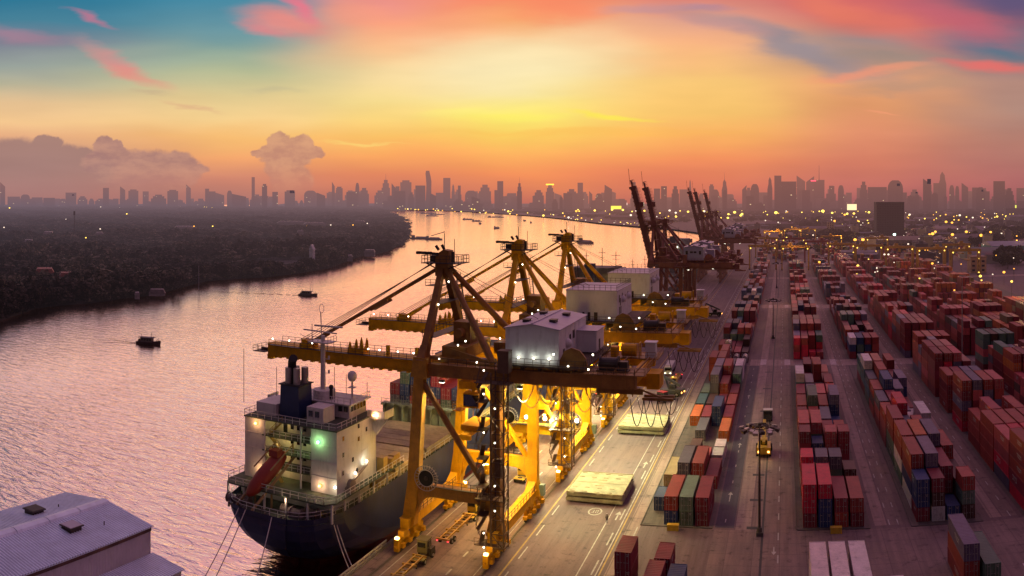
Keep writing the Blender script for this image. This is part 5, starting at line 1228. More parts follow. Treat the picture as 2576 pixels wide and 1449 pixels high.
# ------------------------------------------------------------------ vehicles on the quay
m_ty = mat('tractor yellow', (.60, .38, .03), .45, var=.15, grime=.3)
m_tt = mat('trailer ochre', (.42, .24, .05), .6, var=.25, grime=.45)
def wheel_pair(par, x, y, r=.5, w=.32, n=2):
    for s in (-1, 1):
        key = ('vw', s, x, r)
        if key not in CACHE:
            mb = MB(); mb.cyl((s*x-(w if s > 0 else 0), 0, r), r, w, 14, 'x'); CACHE[key] = mb.mesh('wheel', m_black)
        wl = link('wheel', CACHE[key], par, (0, y, 0))
        k2 = ('vr', s, x, r)
        if k2 not in CACHE:
            mb = MB(); mb.cyl((s*x+(0 if s > 0 else -.02), 0, r), r*.5, .03, 10, 'x'); CACHE[k2] = mb.mesh('rim', m_bar)
        link('rim', CACHE[k2], wl)
def tractor(x, y, rz, lab, paint, lights=False, group='yard tractors on the quay'):
    t = thing('yard_tractor', lab, 'tractor', (x, y, 0), rz, group)
    MB().box(-.55, .55, -2.4, 2.6, .55, .95).box(-1.2, 1.2, 1.0, 2.7, .45, 1.0).build('chassis', m_steel, t)
    cb = MB(); cb.prism([(-.1, 1.0), (1.9, 1.0), (1.9, 2.0), (1.7, 3.0), (.1, 3.0), (-.1, 2.2)], -1.15, .55, axis='x'); cb.v = [(v[0]-.0, v[1]+.6, v[2]) for v in cb.v]; cab_ = cb.build('cab', paint, t)
    MB().box(-1.05, .45, 2.42, 2.47, 1.95, 2.75).box(-1.17, -1.15, 1.0, 2.2, 1.9, 2.7).box(.55, .57, 1.0, 2.2, 1.9, 2.7).box(-1.0, .4, .44, .5, 1.9, 2.7).build('window', m_glass, cab_)
    MB().box(-1.25, .65, .4, 2.6, 3.0, 3.12).build('roof', paint, cab_)
    MB().box(.65, 1.2, 1.0, 2.6, 1.0, 1.7).build('engine_box', m_steel, t); MB().bar((1.1, .4, 1.), (1.1, .4, 3.3), .16).build('exhaust', m_steel, t)
    MB().cyl((0, -1.3, .95), .5, .15, 12).build('fifth_wheel', m_steel, t)
    MB().box(-1.2, 1.2, -2.3, -.3, .95, 1.02).build('mudguard', paint, t)
    wheel_pair(t, 1.2, 1.75); wheel_pair(t, 1.2, -1.3)
    for s in (-.85, .85): MB().box(s-.15, s+.15, 2.7, 2.76, .65, .85).build('headlight', m_lampw if lights else m_bar, t)
    if lights: MB().sph((0, 1.6, 3.25), .14, 8, 6).build('beacon', m_lampo, t)
    return t
def chassis(x, y, rz, lab, ln=12.4):
    t = thing('container_trailer', lab, 'trailer', (x, y, 0), rz, 'empty skeleton container trailers')
    mb = MB(); mb.box(-.75, -.5, -ln, 0, 1.0, 1.3); mb.box(.5, .75, -ln, 0, 1.0, 1.3)
    for y_ in np.arange(-ln+.2, 0, 1.24): mb.box(-.5, .5, y_, y_+.16, 1.05, 1.25)
    for y_ in (-ln, -ln*.66, -ln*.33, -.3): mb.box(-1.22, 1.22, y_, y_+.28, 1.02, 1.32)
    mb.build('frame', m_tt, t); [MB().bar((s, -2.6, .1), (s, -2.6, 1.), .16).build('landing_leg', m_steel, t) for s in (-.6, .6)]
    for y_ in (-ln+1.5, -ln+2.7): wheel_pair(t, 1.22, y_, .48)
    for s in (-1., 1.): MB().box(s-.12, s+.12, -ln-.04, -ln, .85, 1.).build('tail_lamp', m_lampr, t)
    return t
def gp(px_, py_): return P(px_, py_, 0)
x1, y1 = gp(1088, 1423); tractor(-57.4, y1+1.0, 0, 'front yard tractor with dark cab at the bottom of the quay', mat('dull khaki', (.16, .13, .06), .6, var=.2)); chassis(-57.4, y1+.2, 0, 'empty ochre trailer behind the front dark tractor, cut by the bottom edge')
tractor(-56.6, y1+21.2, 0, 'bright yellow yard tractor between the legs of the nearest crane', m_ty); chassis(-56.6, y1+19.9, 0, 'empty ochre trailer behind the bright yellow tractor')
tractor(-54.3, 166.5, 0, 'yellow tractor beyond the dark lift tower, seen through the nearest crane', m_ty)
chassis(-52., 212., 0, 'empty yellow trailer under the second crane')
chassis(-57., 256., 0, 'empty trailer under the third crane')
tractor(-53.6, 206., 0, 'yellow tractor under the second crane, beside its landside legs', m_ty, True); tractor(-57.6, 236., 0, 'yellow tractor under the third crane', m_ty, True); tractor(-35.2, 262., R(180), 'yellow tractor coming down the quay road beyond the hoses', m_ty, True); chassis(-35.2, 263.2, R(180), 'empty trailer behind the tractor coming down the quay road')
# white lorry with a pale box
t = thing('box_truck', 'white lorry with pale box driving down the quay road', 'truck', (0, 0, 0), 0); X_, Y_ = gp(1682, 942); t.location = (X_, Y_, 0); t.rotation_euler = (0, 0, R(181))
m_tw = mat('lorry white', (.50, .48, .50), .4, var=.08)
MB().prism([(0, .5), (2.1, .5), (2.1, 1.6), (1.8, 2.9), (0, 2.9)], -1.2, 1.2, axis='x').build('cab', m_tw, t)
MB().box(-1.05, 1.05, 1.96, 2.12, 1.65, 2.6).build('windscreen', m_glass, t); MB().box(-1.2, 1.2, -9.5, -.3, 1.2, 3.0).build('cargo_box', m_tw, t); MB().box(-.6, .6, -9.5, 1, .5, 1.2).build('chassis', m_steel, t)
for y_ in (1., -6.8, -8.): wheel_pair(t, 1.2, y_)
for s in (-.85, .85): MB().box(s-.18, s+.18, 2.1, 2.16, .75, .98).build('headlight', m_lampw, t)
# reach stacker and lorries
def stacker(px_, py_, rz, lab, paint, lit_=True):
    X_, Y_ = gp(px_, py_); t = thing('reach_stacker', lab, 'reach stacker', (X_, Y_, 0), rz)
    MB().box(-1.5, 1.5, -3.2, 3.2, .8, 1.9).box(-1.6, 1.6, -3.6, -1.6, .8, 2.3).build('body', paint, t); cb_ = MB().box(-.8, .8, -1.2, .6, 1.9, 3.5).build('cab', paint, t); MB().box(-.7, .7, .61, .66, 2.3, 3.3).box(-.81, -.86, -1, .4, 2.3, 3.3).box(-.7, .7, -1.26, -1.21, 2.3, 3.3).build('window', m_glass, cb_)
    MB().bar((0, -2.8, 3.2), (0, 4.6, 6.4), .7, .7).bar((-.5, .6, 1.6), (-.2, 2.2, 5.2), .25).bar((.5, .6, 1.6), (.2, 2.2, 5.2), .25).build('boom', paint, t)
    MB().box(-3.0, 3.0, 4.2, 5.0, 4.6, 5.1).bar((0, 4.6, 5), (0, 4.6, 6.3), .6).build('spreader', m_tt, t)
    wheel_pair(t, 1.9, 2.2, .85, .6); wheel_pair(t, 1.7, -2.2, .75, .5)
    for s in (-1.1, 1.1): MB().box(s-.2, s+.2, -3.68, -3.6, 1.2, 1.55).build('headlight', m_lampo if lit_ else m_bar, t)
    return t
stacker(1922, 1140, R(0), 'yellow reach stacker with headlights on, in the lamp aisle', m_ty)
for s in (-1.1, 1.1):
    X_, Y_ = gp(1922, 1140); lamp('headlight_beam', 'SPOT', (X_+s, Y_-3.9, 1.4), 160, (1., .62, .25), None, (X_+s, Y_-12, 0), .1, 80, .6)
stacker(1798, 795, R(90), 'dark reach stacker at the edge of the quay road', mat('dark vehicle', (.05, .05, .06), .5))
stacker(1690, 995, R(75), 'dark machine with lit rear on the quay road behind the hanging hoses', mat('dark vehicle'), True)
def lorry(px_, py_, rz, lab, paint, roofm):
    X_, Y_ = gp(px_, py_); t = thing('yard_truck', lab, 'truck', (X_, Y_, 0), rz)
    MB().box(-1.2, 1.2, 0, 2.1, .6, 3.0).build('cab', paint, t); MB().box(-1.25, 1.25, -.1, 2.2, 3.0, 3.12).build('roof', roofm, t); MB().box(-1., 1., 2.1, 2.15, 1.6, 2.7).build('windscreen', m_glass, t)
    MB().box(-.5, .5, -4.5, 0, .6, 1.1).box(-1.2, 1.2, -4.5, -2.2, 1.1, 1.2).build('chassis', m_steel, t); wheel_pair(t, 1.2, 1.2); wheel_pair(t, 1.2, -3.4); return t
lorry(1932, 1056, R(180), 'dark truck with a pale roof in the lamp aisle behind the mast', mat('dark vehicle'), m_tw)
lorry(1672, 1010, R(150), 'dark truck with tail lights parked beside the lit machine', mat('dark vehicle'), m_red)
# yellow bollard boxes at the block ends
for px_, py_, lab in ((1694, 1331, 'yellow box on the kerb in front of the brown container stack'), (2103, 1338, 'yellow box on the kerb before the blue container')):
    X_, Y_ = gp(px_, py_); t = thing('salt_box', lab, 'box', (X_, Y_-.4, 0)); MB().box(-1., 1., -.5, .5, 0, .95).build('body', m_ty, t); MB().box(-1.05, 1.05, -.55, .55, .96, 1.05).build('lid', m_ty, t)
# low barrier beside the water
bb = MB(); 
for y_ in np.arange(88, 126, 2.0): bb.box(-65.3, -65.1, y_, y_+.15, .32, 1.2)
bb.box(-65.28, -65.12, 88, 126, .9, 1.2); bb.box(-65.28, -65.12, 88, 126, .45, .65); tag(bb.build('guard_rail', m_cable), 'low pale guard rail on the quay edge behind the ship', 'railing')

# ------------------------------------------------------------------ the dock worker
px0, py0 = gp(1527, 1316)
def person(x, y, rz):
    t = thing('person', 'person in dark work clothes and pale cap standing on the quay', 'person', (x, y, 0), rz)
    import bmesh
    me = bpy.data.meshes.new('body'); bm = bmesh.new(); lay = bm.verts.layers.skin.verify()
    J = {'pel': (0,0,.95,.15), 'sp': (0,.01,1.18,.14), 'ch': (0,0,1.38,.165), 'ne': (0,0,1.52,.06), 'hd': (0,.01,1.60,.085), 'tp': (0,.01,1.72,.075)}
    for s, n in ((-1,'l'),(1,'r')):
        J['sh'+n] = (s*.19,0,1.43,.065); J['el'+n] = (s*.26,-.02,1.15,.048); J['wr'+n] = (s*.27,.08,.92,.035); J['ha'+n] = (s*.27,.11,.83,.035)
        J['hi'+n] = (s*.10,0,.88,.10); J['kn'+n] = (s*.12,.03*s,.50,.065); J['an'+n] = (s*.13,.02*s,.09,.045); J['to'+n] = (s*.14,.16,.04,.04)
    vs = {}
    for k, (a, b, c_, r_) in J.items():
        v = bm.verts.new((a, b, c_)); v[lay].radius = (r_, r_); vs[k] = v
    E_ = [('pel','sp'),('sp','ch'),('ch','ne'),('ne','hd'),('hd','tp')]
    for n in 'lr': E_ += [('ch','sh'+n),('sh'+n,'el'+n),('el'+n,'wr'+n),('wr'+n,'ha'+n),('pel','hi'+n),('hi'+n,'kn'+n),('kn'+n,'an'+n),('an'+n,'to'+n)]
    for a, b in E_: bm.edges.new((vs[a], vs[b]))
    bm.verts.ensure_lookup_table(); vs['pel'][lay].use_root = True
    bm.to_mesh(me); bm.free(); me.materials.append(mat('skin and trousers', (.07, .055, .06), .8, var=.2))
    o = link('body', me, t); o.modifiers.new('skin', 'SKIN'); sb = o.modifiers.new('sub', 'SUBSURF'); sb.levels = 1; sb.render_levels = 1
    MB().sph((0, .01, 1.655), .105, 10, 8).build('head', mat('skin', (.32, .18, .12), .6), t, smooth=True)
    MB().sph((0, .0, 1.70), .12, 10, 5, sz=.75).build('cap', m_tw, t, smooth=True)
    mb = MB(); mb.tube([(0, 0, .92), (0, 0, 1.2), (0, 0, 1.46)], .19, 10); 
    for s in (-1, 1): mb.tube([(s*.18, 0, 1.44), (s*.25, -.02, 1.2)], .075, 8)
    mb.build('jacket', mat('work jacket', (.20, .17, .15), .8, var=.2), t, smooth=True)
    hb_ = MB()
    for s in (-1, 1):
        hb_.box(s*.27-.04, s*.27+.04, .07, .11, .78, .88)
        for k, l_ in enumerate((.07, .08, .075, .06)): hb_.tube([(s*.27-.03+k*.02, .09, .79), (s*.27-.03+k*.02, .105, .79-l_)], .009, 5)
        hb_.tube([(s*.27-s*.04, .10, .84), (s*.27-s*.065, .12, .79)], .010, 5)
    hb_.build('hands', mat('skin'), t)
person(px0, py0, R(160))

# ------------------------------------------------------------------ high lamp masts in the aisle
def high_mast(x, y, h, lab, rz):
    t = thing('lamp_mast', lab, 'light mast', (x, y, 0), rz, 'high lamp masts in the aisle')
    MB().tube([(0, 0, .6), (0, 0, h)], .24, 10, r2=.13).build('pole', m_steel, t); MB().box(-.6, .6, -.6, .6, 0, .6).cyl((0, 0, .6), .45, .8, 10).build('foot', m_kerb, t)
    mb = MB(); mb.cyl((0, 0, h-.2), .7, .3, 12); mb.tube([(1.9*math.cos(2*math.pi*k/16), 1.9*math.sin(2*math.pi*k/16), h-.1) for k in range(17)], .07, 5, cap=False)
    for k in range(8): a_ = 2*math.pi*k/8; mb.bar((0, 0, h), (3.2*math.cos(a_), 3.2*math.sin(a_), h-.45), .10)
    mb.sph((0, 0, h+.2), .4, 8, 6); cr_ = mb.build('crown', m_steel, t)
    for k in range(16):
        a_ = 2*math.pi*(k+.3)/16; r_ = 3.15 if k % 2 else 2.2; q = MB(); c0 = Vector((r_*math.cos(a_), r_*math.sin(a_), h-.5)); o_ = Vector((math.cos(a_), math.sin(a_), -.35)).normalized()
        q.bar(c0-o_*.4, c0+o_*.4, .7, .42, .95, .6); q.build('lamp_head', m_bar if k % 3 else m_steel, t if False else cr_)
high_mast(-4.5, 146.5, 19.2, 'nearest tall lamp mast in the aisle, its dark crown above the reach stacker', .1)
high_mast(-5.1, 355, 16.8, 'second lamp mast in the aisle, farther up beyond the crossing', .5)
high_mast(-5.6, 560, 17, 'third thin lamp mast near the yard gantries', .2)

# ------------------------------------------------------------------ boats and barges on the river
m_wood = mat('dark boat timber', (.075, .045, .040), .6, haze=True, var=.3)
m_bt = mat('boat canopy', (.16, .12, .12), .6, haze=True, var=.2)
m_wake = None
def boat(px_, py_, rz, lab, ln=11., wake=40.):
    X_, Y_ = P(px_, py_, WZ); t = thing('river_boat', lab, 'boat', (X_, Y_, WZ), rz, 'small river boats under way')
    hw = ln*.13; h = [(-ln/2, hw*.8), (-ln/4, hw), (ln/6, hw), (ln*.38, hw*.5), (ln/2, 0)]
    prof = h + [(x, -y) for x, y in h[::-1][1:]]
    mb = MB(); mb.poly([(x, y, 1.0+(.7 if x > ln*.3 else 0)) for x, y in prof])
    for a, b in zip(prof, prof[1:]+prof[:1]): mb.quad((a[0]*.94, a[1]*.8, -.4), (b[0]*.94, b[1]*.8, -.4), (b[0], b[1], 1.0+(.7 if b[0] > ln*.3 else 0)), (a[0], a[1], 1.0+(.7 if a[0] > ln*.3 else 0)))
    mb.build('hull', m_wood, t)
    c_ = MB(); c_.box(-ln*.30, ln*.16, -hw*.8, hw*.8, 1.0, 2.9); c_.box(-ln*.36, ln*.24, -hw, hw, 2.9, 3.05); c_.build('cabin', m_bt, t)
    w_ = MB()
    for k in range(4): w_.box(-ln*.26+k*1.25, -ln*.26+k*1.25+.8, -hw*.8-.03, -hw*.8-.005, 1.7, 2.5)
    w_.build('cabin_windows', m_win, t)
    MB().bar((ln*.1, 0, 3), (ln*.13, 0, 5.3), .14).build('mast', m_wood, t); MB().bar((-ln*.3, 0, 3), (-ln*.3, 0, 4.4), .12).build('flagstaff', m_wood, t); MB().bar((ln*.3, 0, 1.5), (ln*.42, 0, 2.9), .16).build('bow_post', m_wood, t)
    for k in range(3): MB().box(-ln*.42+k*.5, -ln*.42+k*.5+.3, -.3, .3, 1., 2.0+.2*k).build('deck_cargo', m_wood, t)
    global m_wake
    if m_wake is None: m_wake = mat('wake foam', (.035, .022, .024), 1., var=.5, scale=1.4, spec=0.)
    if wake:
        wk = MB(); r_ = random.Random(px_)
        for sgn in (-1, 1):
            for k in range(14):
                x0 = -ln/2-k*wake/14; x1 = x0-wake/14*r_.uniform(.5, .95); o0, o1 = sgn*(.5+k*.22), sgn*(.5+(k+1)*.22); wd = .75*(1-k/18)
                wk.quad((x0, o0-wd, .03), (x1, o1-wd*.6, .03), (x1, o1+wd*.6, .03), (x0, o0+wd, .03))
        wk.build('wake', m_wake, t)
boat(374, 866, R(20), 'small dark passenger boat on the left of the river, nearer the camera', 11.5, 16)
boat(775, 744, R(14), 'small dark boat with a long wake in midstream', 13., 80)
def barge(px_, py_, wpx, ang, lab, cabin=True, hh=2.2):
    X_, Y_ = P(px_, py_, WZ); D = math.hypot(X_, Y_); ln = wpx*D/F; t = thing('barge', lab, 'barge', (X_, Y_, WZ), ang, 'barges on the far reach of the river')
    hw = min(ln*.12, 9); prof = [(-ln/2, hw), (ln*.36, hw), (ln/2, 0), (ln*.36, -hw), (-ln/2, -hw)]
    mb = MB(); mb.poly([(x, y, hh) for x, y in prof])
    for a, b in zip(prof, prof[1:]+prof[:1]): mb.quad((a[0], a[1], -.4), (b[0], b[1], -.4), (b[0], b[1], hh), (a[0], a[1], hh))
    mb.build('hull', m_wood, t)
    MB().prism([(-hw*.8, hh), (hw*.8, hh), (0, hh*1.8)], -ln*.25, ln*.32, axis='x').build('hold_cover', m_bt, t)
    if cabin: MB().box(-ln*.46, -ln*.34, -hw*.6, hw*.6, hh, hh*2.6).box(-ln*.38, -ln*.37, -.2, .2, hh*2.6, hh*3.6).build('wheelhouse', m_bt, t)
for a in ((1060, 601, 56, R(2), 'leftmost barge of the string near the forested point'), (1092, 603, 44, R(4), 'barge at the right end of the near string, with a raised derrick'), (1078, 537.6, 44, R(0), 'long barge in the farthest string'), (1100, 540.4, 40, R(0), 'slender barge just right of the farthest long one'),
          (1088, 544, 34, 0, 'low barge in front of the farthest string'), (1178, 553, 30, R(-8), 'barge at left of the middle convoy'), (1200, 557, 26, R(-4), 'barge at right of the middle convoy'), (1208, 563.5, 9, R(60), 'small square tug between the convoys'), (1250, 575, 18, R(60), 'stubby dark barge alone in midstream'),
          (1248, 547, 44, R(-1), 'flat narrow barge near the far bank'), (1320, 556, 8, 0, 'tiny boat near the far bank'), (1336, 561, 7, R(70), 'tiny boat right of the other tiny one')):
    barge(*a)
barge(1475, 612, 58, R(-38), 'loaded grey barge pointing right beside the third yellow crane head', True, 2.6)
q = MB(); 
X_, Y_ = P(1105, 598, WZ); q.bar((X_-14, Y_, 0), (X_+10, Y_, 7), 1.2); tag(q.build('derrick_boom', m_wood), 'slanting derrick boom over the near string of barges', 'derrick')
for px_, py_, n in ((835, 680, 3), (845, 678, 4), (1010, 618, 3), (903, 656, 2)):        # fishing stakes
    for k in range(n):
        X_, Y_ = P(px_+k*4, py_, WZ); tag(MB().bar((0, 0, -1), (0, 0, 5+k % 2*2), .25).build('mooring_stake', m_wood, None, (X_, Y_, WZ)), 'thin dark stake standing in the water off the forest bank', 'stake', 'stakes off the forest bank')

# ------------------------------------------------------------------ forest on the left bank
def leafmat(name, c1, c2):
    m = bpy.data.materials.new(name); m.use_nodes = True
    t = m.node_tree; t.nodes.clear(); nn = N(t); out = nn.n('ShaderNodeOutputMaterial'); b = nn.n('ShaderNodeBsdfPrincipled'); b.inputs['Roughness'].default_value = .85; b.inputs['Specular IOR Level'].default_value = .15
    pos = nn.n('ShaderNodeNewGeometry').outputs['Position']
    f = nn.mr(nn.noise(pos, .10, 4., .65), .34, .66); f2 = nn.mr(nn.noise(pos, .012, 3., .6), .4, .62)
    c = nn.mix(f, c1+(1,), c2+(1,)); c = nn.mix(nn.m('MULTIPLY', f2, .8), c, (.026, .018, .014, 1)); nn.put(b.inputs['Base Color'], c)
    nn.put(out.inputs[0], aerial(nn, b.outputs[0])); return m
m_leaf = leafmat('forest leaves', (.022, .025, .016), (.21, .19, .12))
m_bark = mat('bark', (.05, .035, .028), .9, haze=True)
def crown_np(nleaf, r, h, seed, size=.22, lumps=5):
    g = np.random.default_rng(seed)
    cs = g.normal(0, .42, (lumps, 3)); cs[:, 2] = g.uniform(-.35, .55, lumps); rs = g.uniform(.38, .62, lumps)
    V = []
    for i in range(nleaf):
        k = g.integers(lumps); d = g.normal(0, 1, 3); d /= np.linalg.norm(d); p = cs[k]+d*rs[k]*g.uniform(.75, 1.05)
        n = d+g.normal(0, .45, 3); n /= np.linalg.norm(n); u = np.cross(n, (0, 0, 1.)) + 1e-6; u /= np.linalg.norm(u); w_ = np.cross(n, u); s = size*g.uniform(.6, 1.4)
        V += [p+u*s+w_*s*.2, p+w_*s, p-u*s, p-w_*s*.9]
    V = np.array(V); V[:, :2] *= r; V[:, 2] *= h*.5; V[:, 2] += h*.62
    return V
VAR = [crown_np(170, 1., 1., 100+i, .21, 7) for i in range(8)]
VARS = [crown_np(34, 1., 1., 200+i, .42, 6) for i in range(6)]
def inside_left(x, y):
    a = math.atan2(x, y); px_ = XV+F*a; d = math.hypot(x, y)
    if px_ < -80: return d > 440
    bx = [q[0] for q in leftpx]; by = [q[1] for q in leftpx]
    if px_ > 1019: return False
    # near shore row at this bearing
    for (x0, y0), (x1, y1) in zip(leftpx[:-1], leftpx[1:]):
        if x0 <= px_ <= x1 and x1 > x0:
            row = y0+(y1-y0)*(px_-x0)/(x1-x0); break
    else: return False
    dn = F*(H+2.8)/(row-YH)
    far_ = 1e9
    for (x0, y0), (x1, y1) in zip(leftpx[:-1], leftpx[1:]):
        if x1 < x0 and x1 <= px_ <= x0:
            r2_ = y0+(y1-y0)*(px_-x0)/(x1-x0); far_ = F*(H+2.8)/(r2_-YH)
    return dn+3 < d < far_-3
Vs = []
def put(var, x, y, s, hs, rot):
    c_, s_ = math.cos(rot), math.sin(rot); v = var.copy()
    X = v[:, 0]*s; Yy = v[:, 1]*s
    v[:, 0] = X*c_-Yy*s_+x; v[:, 1] = X*s_+Yy*c_+y; v[:, 2] = v[:, 2]*hs-1.6; Vs.append(v)
cnt = 0; tries = 0
bank_trees = []
while cnt < 7600 and tries < 60000:
    tries += 1
    d = 430*math.exp(rng.random()**.9*math.log(6800/430)); a = rng.uniform(-.985, -.45); x, y = d*math.sin(a), d*math.cos(a)
    if not inside_left(x, y): continue
    s = rng.uniform(3.6, 7.2)*(1 + max(0, d-800)/900); hgt = rng.uniform(6.5, 12.5)*(1+max(0, d-2500)/9000)
    hgt *= .8+.35*math.sin(x*.013+y*.007)*math.sin(y*.011-x*.004)+.25*rng.random()
    gap = math.sin(x*.021+1.3)*math.sin(y*.017)*math.sin((x+y)*.006)
    if gap > .42: continue
    if d < 1500: big_ = 1.5 if rng.random() < .12 else 1.; put(VAR[rng.integers(8)], x, y, s*1.15*big_, hgt*(.6+.4*big_), rng.uniform(0, 6.28))
    else: put(VARS[rng.integers(6)], x, y, min(s*1.25, 42), hgt*.95, rng.uniform(0, 6.28))
    cnt += 1
for (x0, y0), (x1, y1) in zip(leftb[:-1], leftb[1:]):          # undergrowth hanging over the waterline
    L_ = math.hypot(x1-x0, y1-y0); n_ = int(L_/(3.2 if math.hypot(x0, y0) < 1100 else 14)); 
    for k in range(n_):
        f = (k+rng.random())/n_; x, y = x0+(x1-x0)*f, y0+(y1-y0)*f; d = math.hypot(x, y); o_ = (d+rng.uniform(-1, 5))/d
        v_ = VAR[rng.integers(8)].copy(); s = rng.uniform(2.6, 4.6)*(1 if d < 1100 else 2.4); put(v_, x*o_, y*o_, s, rng.uniform(3., 6.), rng.uniform(0, 6.28)); Vs[-1][:, 2] -= 1.6
V = np.concatenate(Vs); n = len(V)//4
me = bpy.data.meshes.new('forest'); me.vertices.add(len(V)); me.vertices.foreach_set('co', V.astype(np.float32).ravel())
me.loops.add(n*4); me.loops.foreach_set('vertex_index', np.arange(n*4, dtype=np.int32)); me.polygons.add(n); me.polygons.foreach_set('loop_start', (np.arange(n)*4).astype(np.int32)); me.polygons.foreach_set('loop_total', np.full(n, 4, dtype=np.int32))
me.update(calc_edges=True); me.materials.append(m_leaf)
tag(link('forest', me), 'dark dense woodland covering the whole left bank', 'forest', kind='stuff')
# trees one can tell apart along the shore
TV = []
for i in range(5):
    cv_ = crown_np(620, 1., 1., 300+i, .14, 9); mc = bpy.data.meshes.new('crown'); mc.from_pydata(cv_.tolist(), [], [tuple(range(k*4, k*4+4)) for k in range(len(cv_)//4)]); mc.materials.append(m_leaf)
    tb = MB(); tb.tube([(0, 0, -.05), (.02, .01, .3), (.0, .02, .6)], .045, 6, r2=.02)
    for k in range(4): a_ = k*1.6; tb.tube([(0, 0, .3+k*.05), (.3*math.cos(a_), .3*math.sin(a_), .55+k*.05)], .018, 5, r2=.008)
    TV.append((mc, tb.mesh('trunk', m_bark)))
kk = 0
for (x0, y0), (x1, y1) in zip(leftb[:18], leftb[1:19]):
    L_ = math.hypot(x1-x0, y1-y0); n_ = max(1, int(L_/7.5))
    for k in range(n_):
        if kk > 120: break
        f = (k+rng.uniform(.1, .9))/n_; x, y = x0+(x1-x0)*f, y0+(y1-y0)*f; d = math.hypot(x, y); q_ = (d+rng.uniform(-1, 5))/d; x *= q_; y *= q_
        s = rng.uniform(4., 7.); hh = rng.uniform(7, 12.5); mc, mt_ = TV[rng.integers(5)]
        t = thing('tree', 'dark rounded tree leaning over the water on the forest bank', 'tree', (x, y, -2.6), rng.uniform(0, 6.28), 'trees along the forest bank')
        o1 = link('crown', mc, t); o1.scale = (s, s, hh); o2 = link('trunk', mt_, t); o2.scale = (s, s, hh); kk += 1
# buildings and lamps showing between the trees
m_roofp = mat('pale roof', (.30, .26, .27), .6, haze=True, var=.2); m_roofr = mat('red roof', (.30, .09, .07), .7, haze=True, var=.2); m_wallh = mat('house wall', (.28, .24, .24), .8, haze=True)
def hut(px_, py_, wpx, lab, rm_, hz=9.5, dep=9., grp=None):
    X_, Y_ = P(px_, py_, hz); D = math.hypot(X_, Y_); w_ = wpx*D/F; t = thing('house', lab, 'house', (X_, Y_, -1.2), -math.atan2(X_, Y_)+random.uniform(-.1, .1), grp)
    MB().box(-w_/2, w_/2, -dep/2, dep/2, 0, hz-1).build('wall', m_wallh, t); MB().prism([(-w_*.53, hz-1), (w_*.53, hz-1), (w_*.40, hz+min(2.4, w_*.12)+.4), (-w_*.40, hz+min(2.4, w_*.12)+.4)], -dep*.56, dep*.56).build('roof', rm_, t)
    return t
for a in ((112, 757-80, 46, 'house with reddish hipped roof, left one by the river trees', m_roofr, 10.5, 14), (168, 686, 36, 'small house right of the reddish roofed one', m_roofr, 9, 9), (122, 584, 24, 'pale steep roofed house deep in the left trees', m_roofp, 13, 20), (72, 604, 22, 'pale low house at far left among trees', m_roofp, 10, 12),
          (733, 558, 70, 'long pale shed roof at the back of the woods', m_roofp, 11, 26), (792, 561, 54, 'second long pale shed roof, right of the longer one', m_roofp, 10, 22), (466, 571, 56, 'long low pale roof amid the central woods', m_roofp, 11, 24), (250, 585, 20, 'small pale roof amid the woods', m_roofp, 11, 14),
          (904, 556, 26, 'pale roof near the forested point', m_roofp, 11, 20), (756, 580, 16, 'little pale roof behind the bank', m_roofp, 12, 10), (930, 629, 26, 'low waterside shed on the forested point', m_roofp, 5.5, 8), (880, 628-5, 12, 'white gabled hut near the point', m_roofp, 7, 8), (880, 641, 14, 'low waterside hut left of the shed', m_roofp, 5, 8), (395, 728.5, 40, 'low pale landing stage roof on the near shore', mat('landing roof', (.20,.16,.16), .7, haze=True), 2.6, 5), (345, 733, 12, 'tiny waterside hut left of the landing stage', m_roofp, 3.4, 4)):
    hut(*a)
for px_, lab in ((785, 'white pointed shrine tower among the trees near the point'),):
    X_, Y_ = P(px_, 622, 15); t = thing('shrine_tower', lab, 'tower', (X_, Y_, -1.2)); MB().box(-2, 2, -2, 2, 0, 14).prism([(-2.4, 14), (2.4, 14), (0, 19)], -2.2, 2.2).build('body', mat('white plaster', (.6, .6, .6), .6, haze=True), t)
tX, tY = P(187, 588, 10); tag(MB().bar((0, 0, 0), (0, 0, 44), 1.0, 1.0, .5, .5).box(-1.5, 1.5, -.5, .5, 38, 44).build('radio_mast', m_wood, None, (tX, tY, -1)), 'thin radio mast rising out of the left woods', 'mast')
tX, tY = P(500, 724, 0); tag(MB().bar((0, 0, 0), (0, 0, 16), .3, .3).build('pole', m_roofp, None, (tX, tY, -1)), 'thin pale pole on the wooded shore', 'pole')

# ------------------------------------------------------------------ far shore: lamps, sheds, trees, towers
LP = {}
def street_lamp(x, y, h, r, m, name, lab, grp, cat='street lamp'):
    k = (round(h), round(r, 1), m.name)
    if k not in LP:
        LP[k] = (MB().bar((0, 0, 0), (0, 0, h), .25*max(1, r), .25*max(1, r), .15, .15).mesh('pole', mat('lamp post', (.12, .10, .09), .7, haze=True)), MB().sph((0, 0, h), r, 8, 6, sz=.8).mesh('lamp_globe', m))
    t = thing(name, lab, cat, (x, y, 0), 0, grp); link('pole', LP[k][0], t); link('lamp_globe', LP[k][1], t)
    return t
mY = mat('lit yellow street lamp', (1, .7, .2), emit=2.6, ecol=(1, .66, .10), sample=False, var=0); mO = mat('lit orange street lamp', (1, .5, .1), emit=2.2, ecol=(1, .44, .06), sample=False, var=0); mW2 = mat('lit pale street lamp', (1, .9, .8), emit=1.5, ecol=(1, .80, .60), sample=False, var=0)
r_ = random.Random(5)
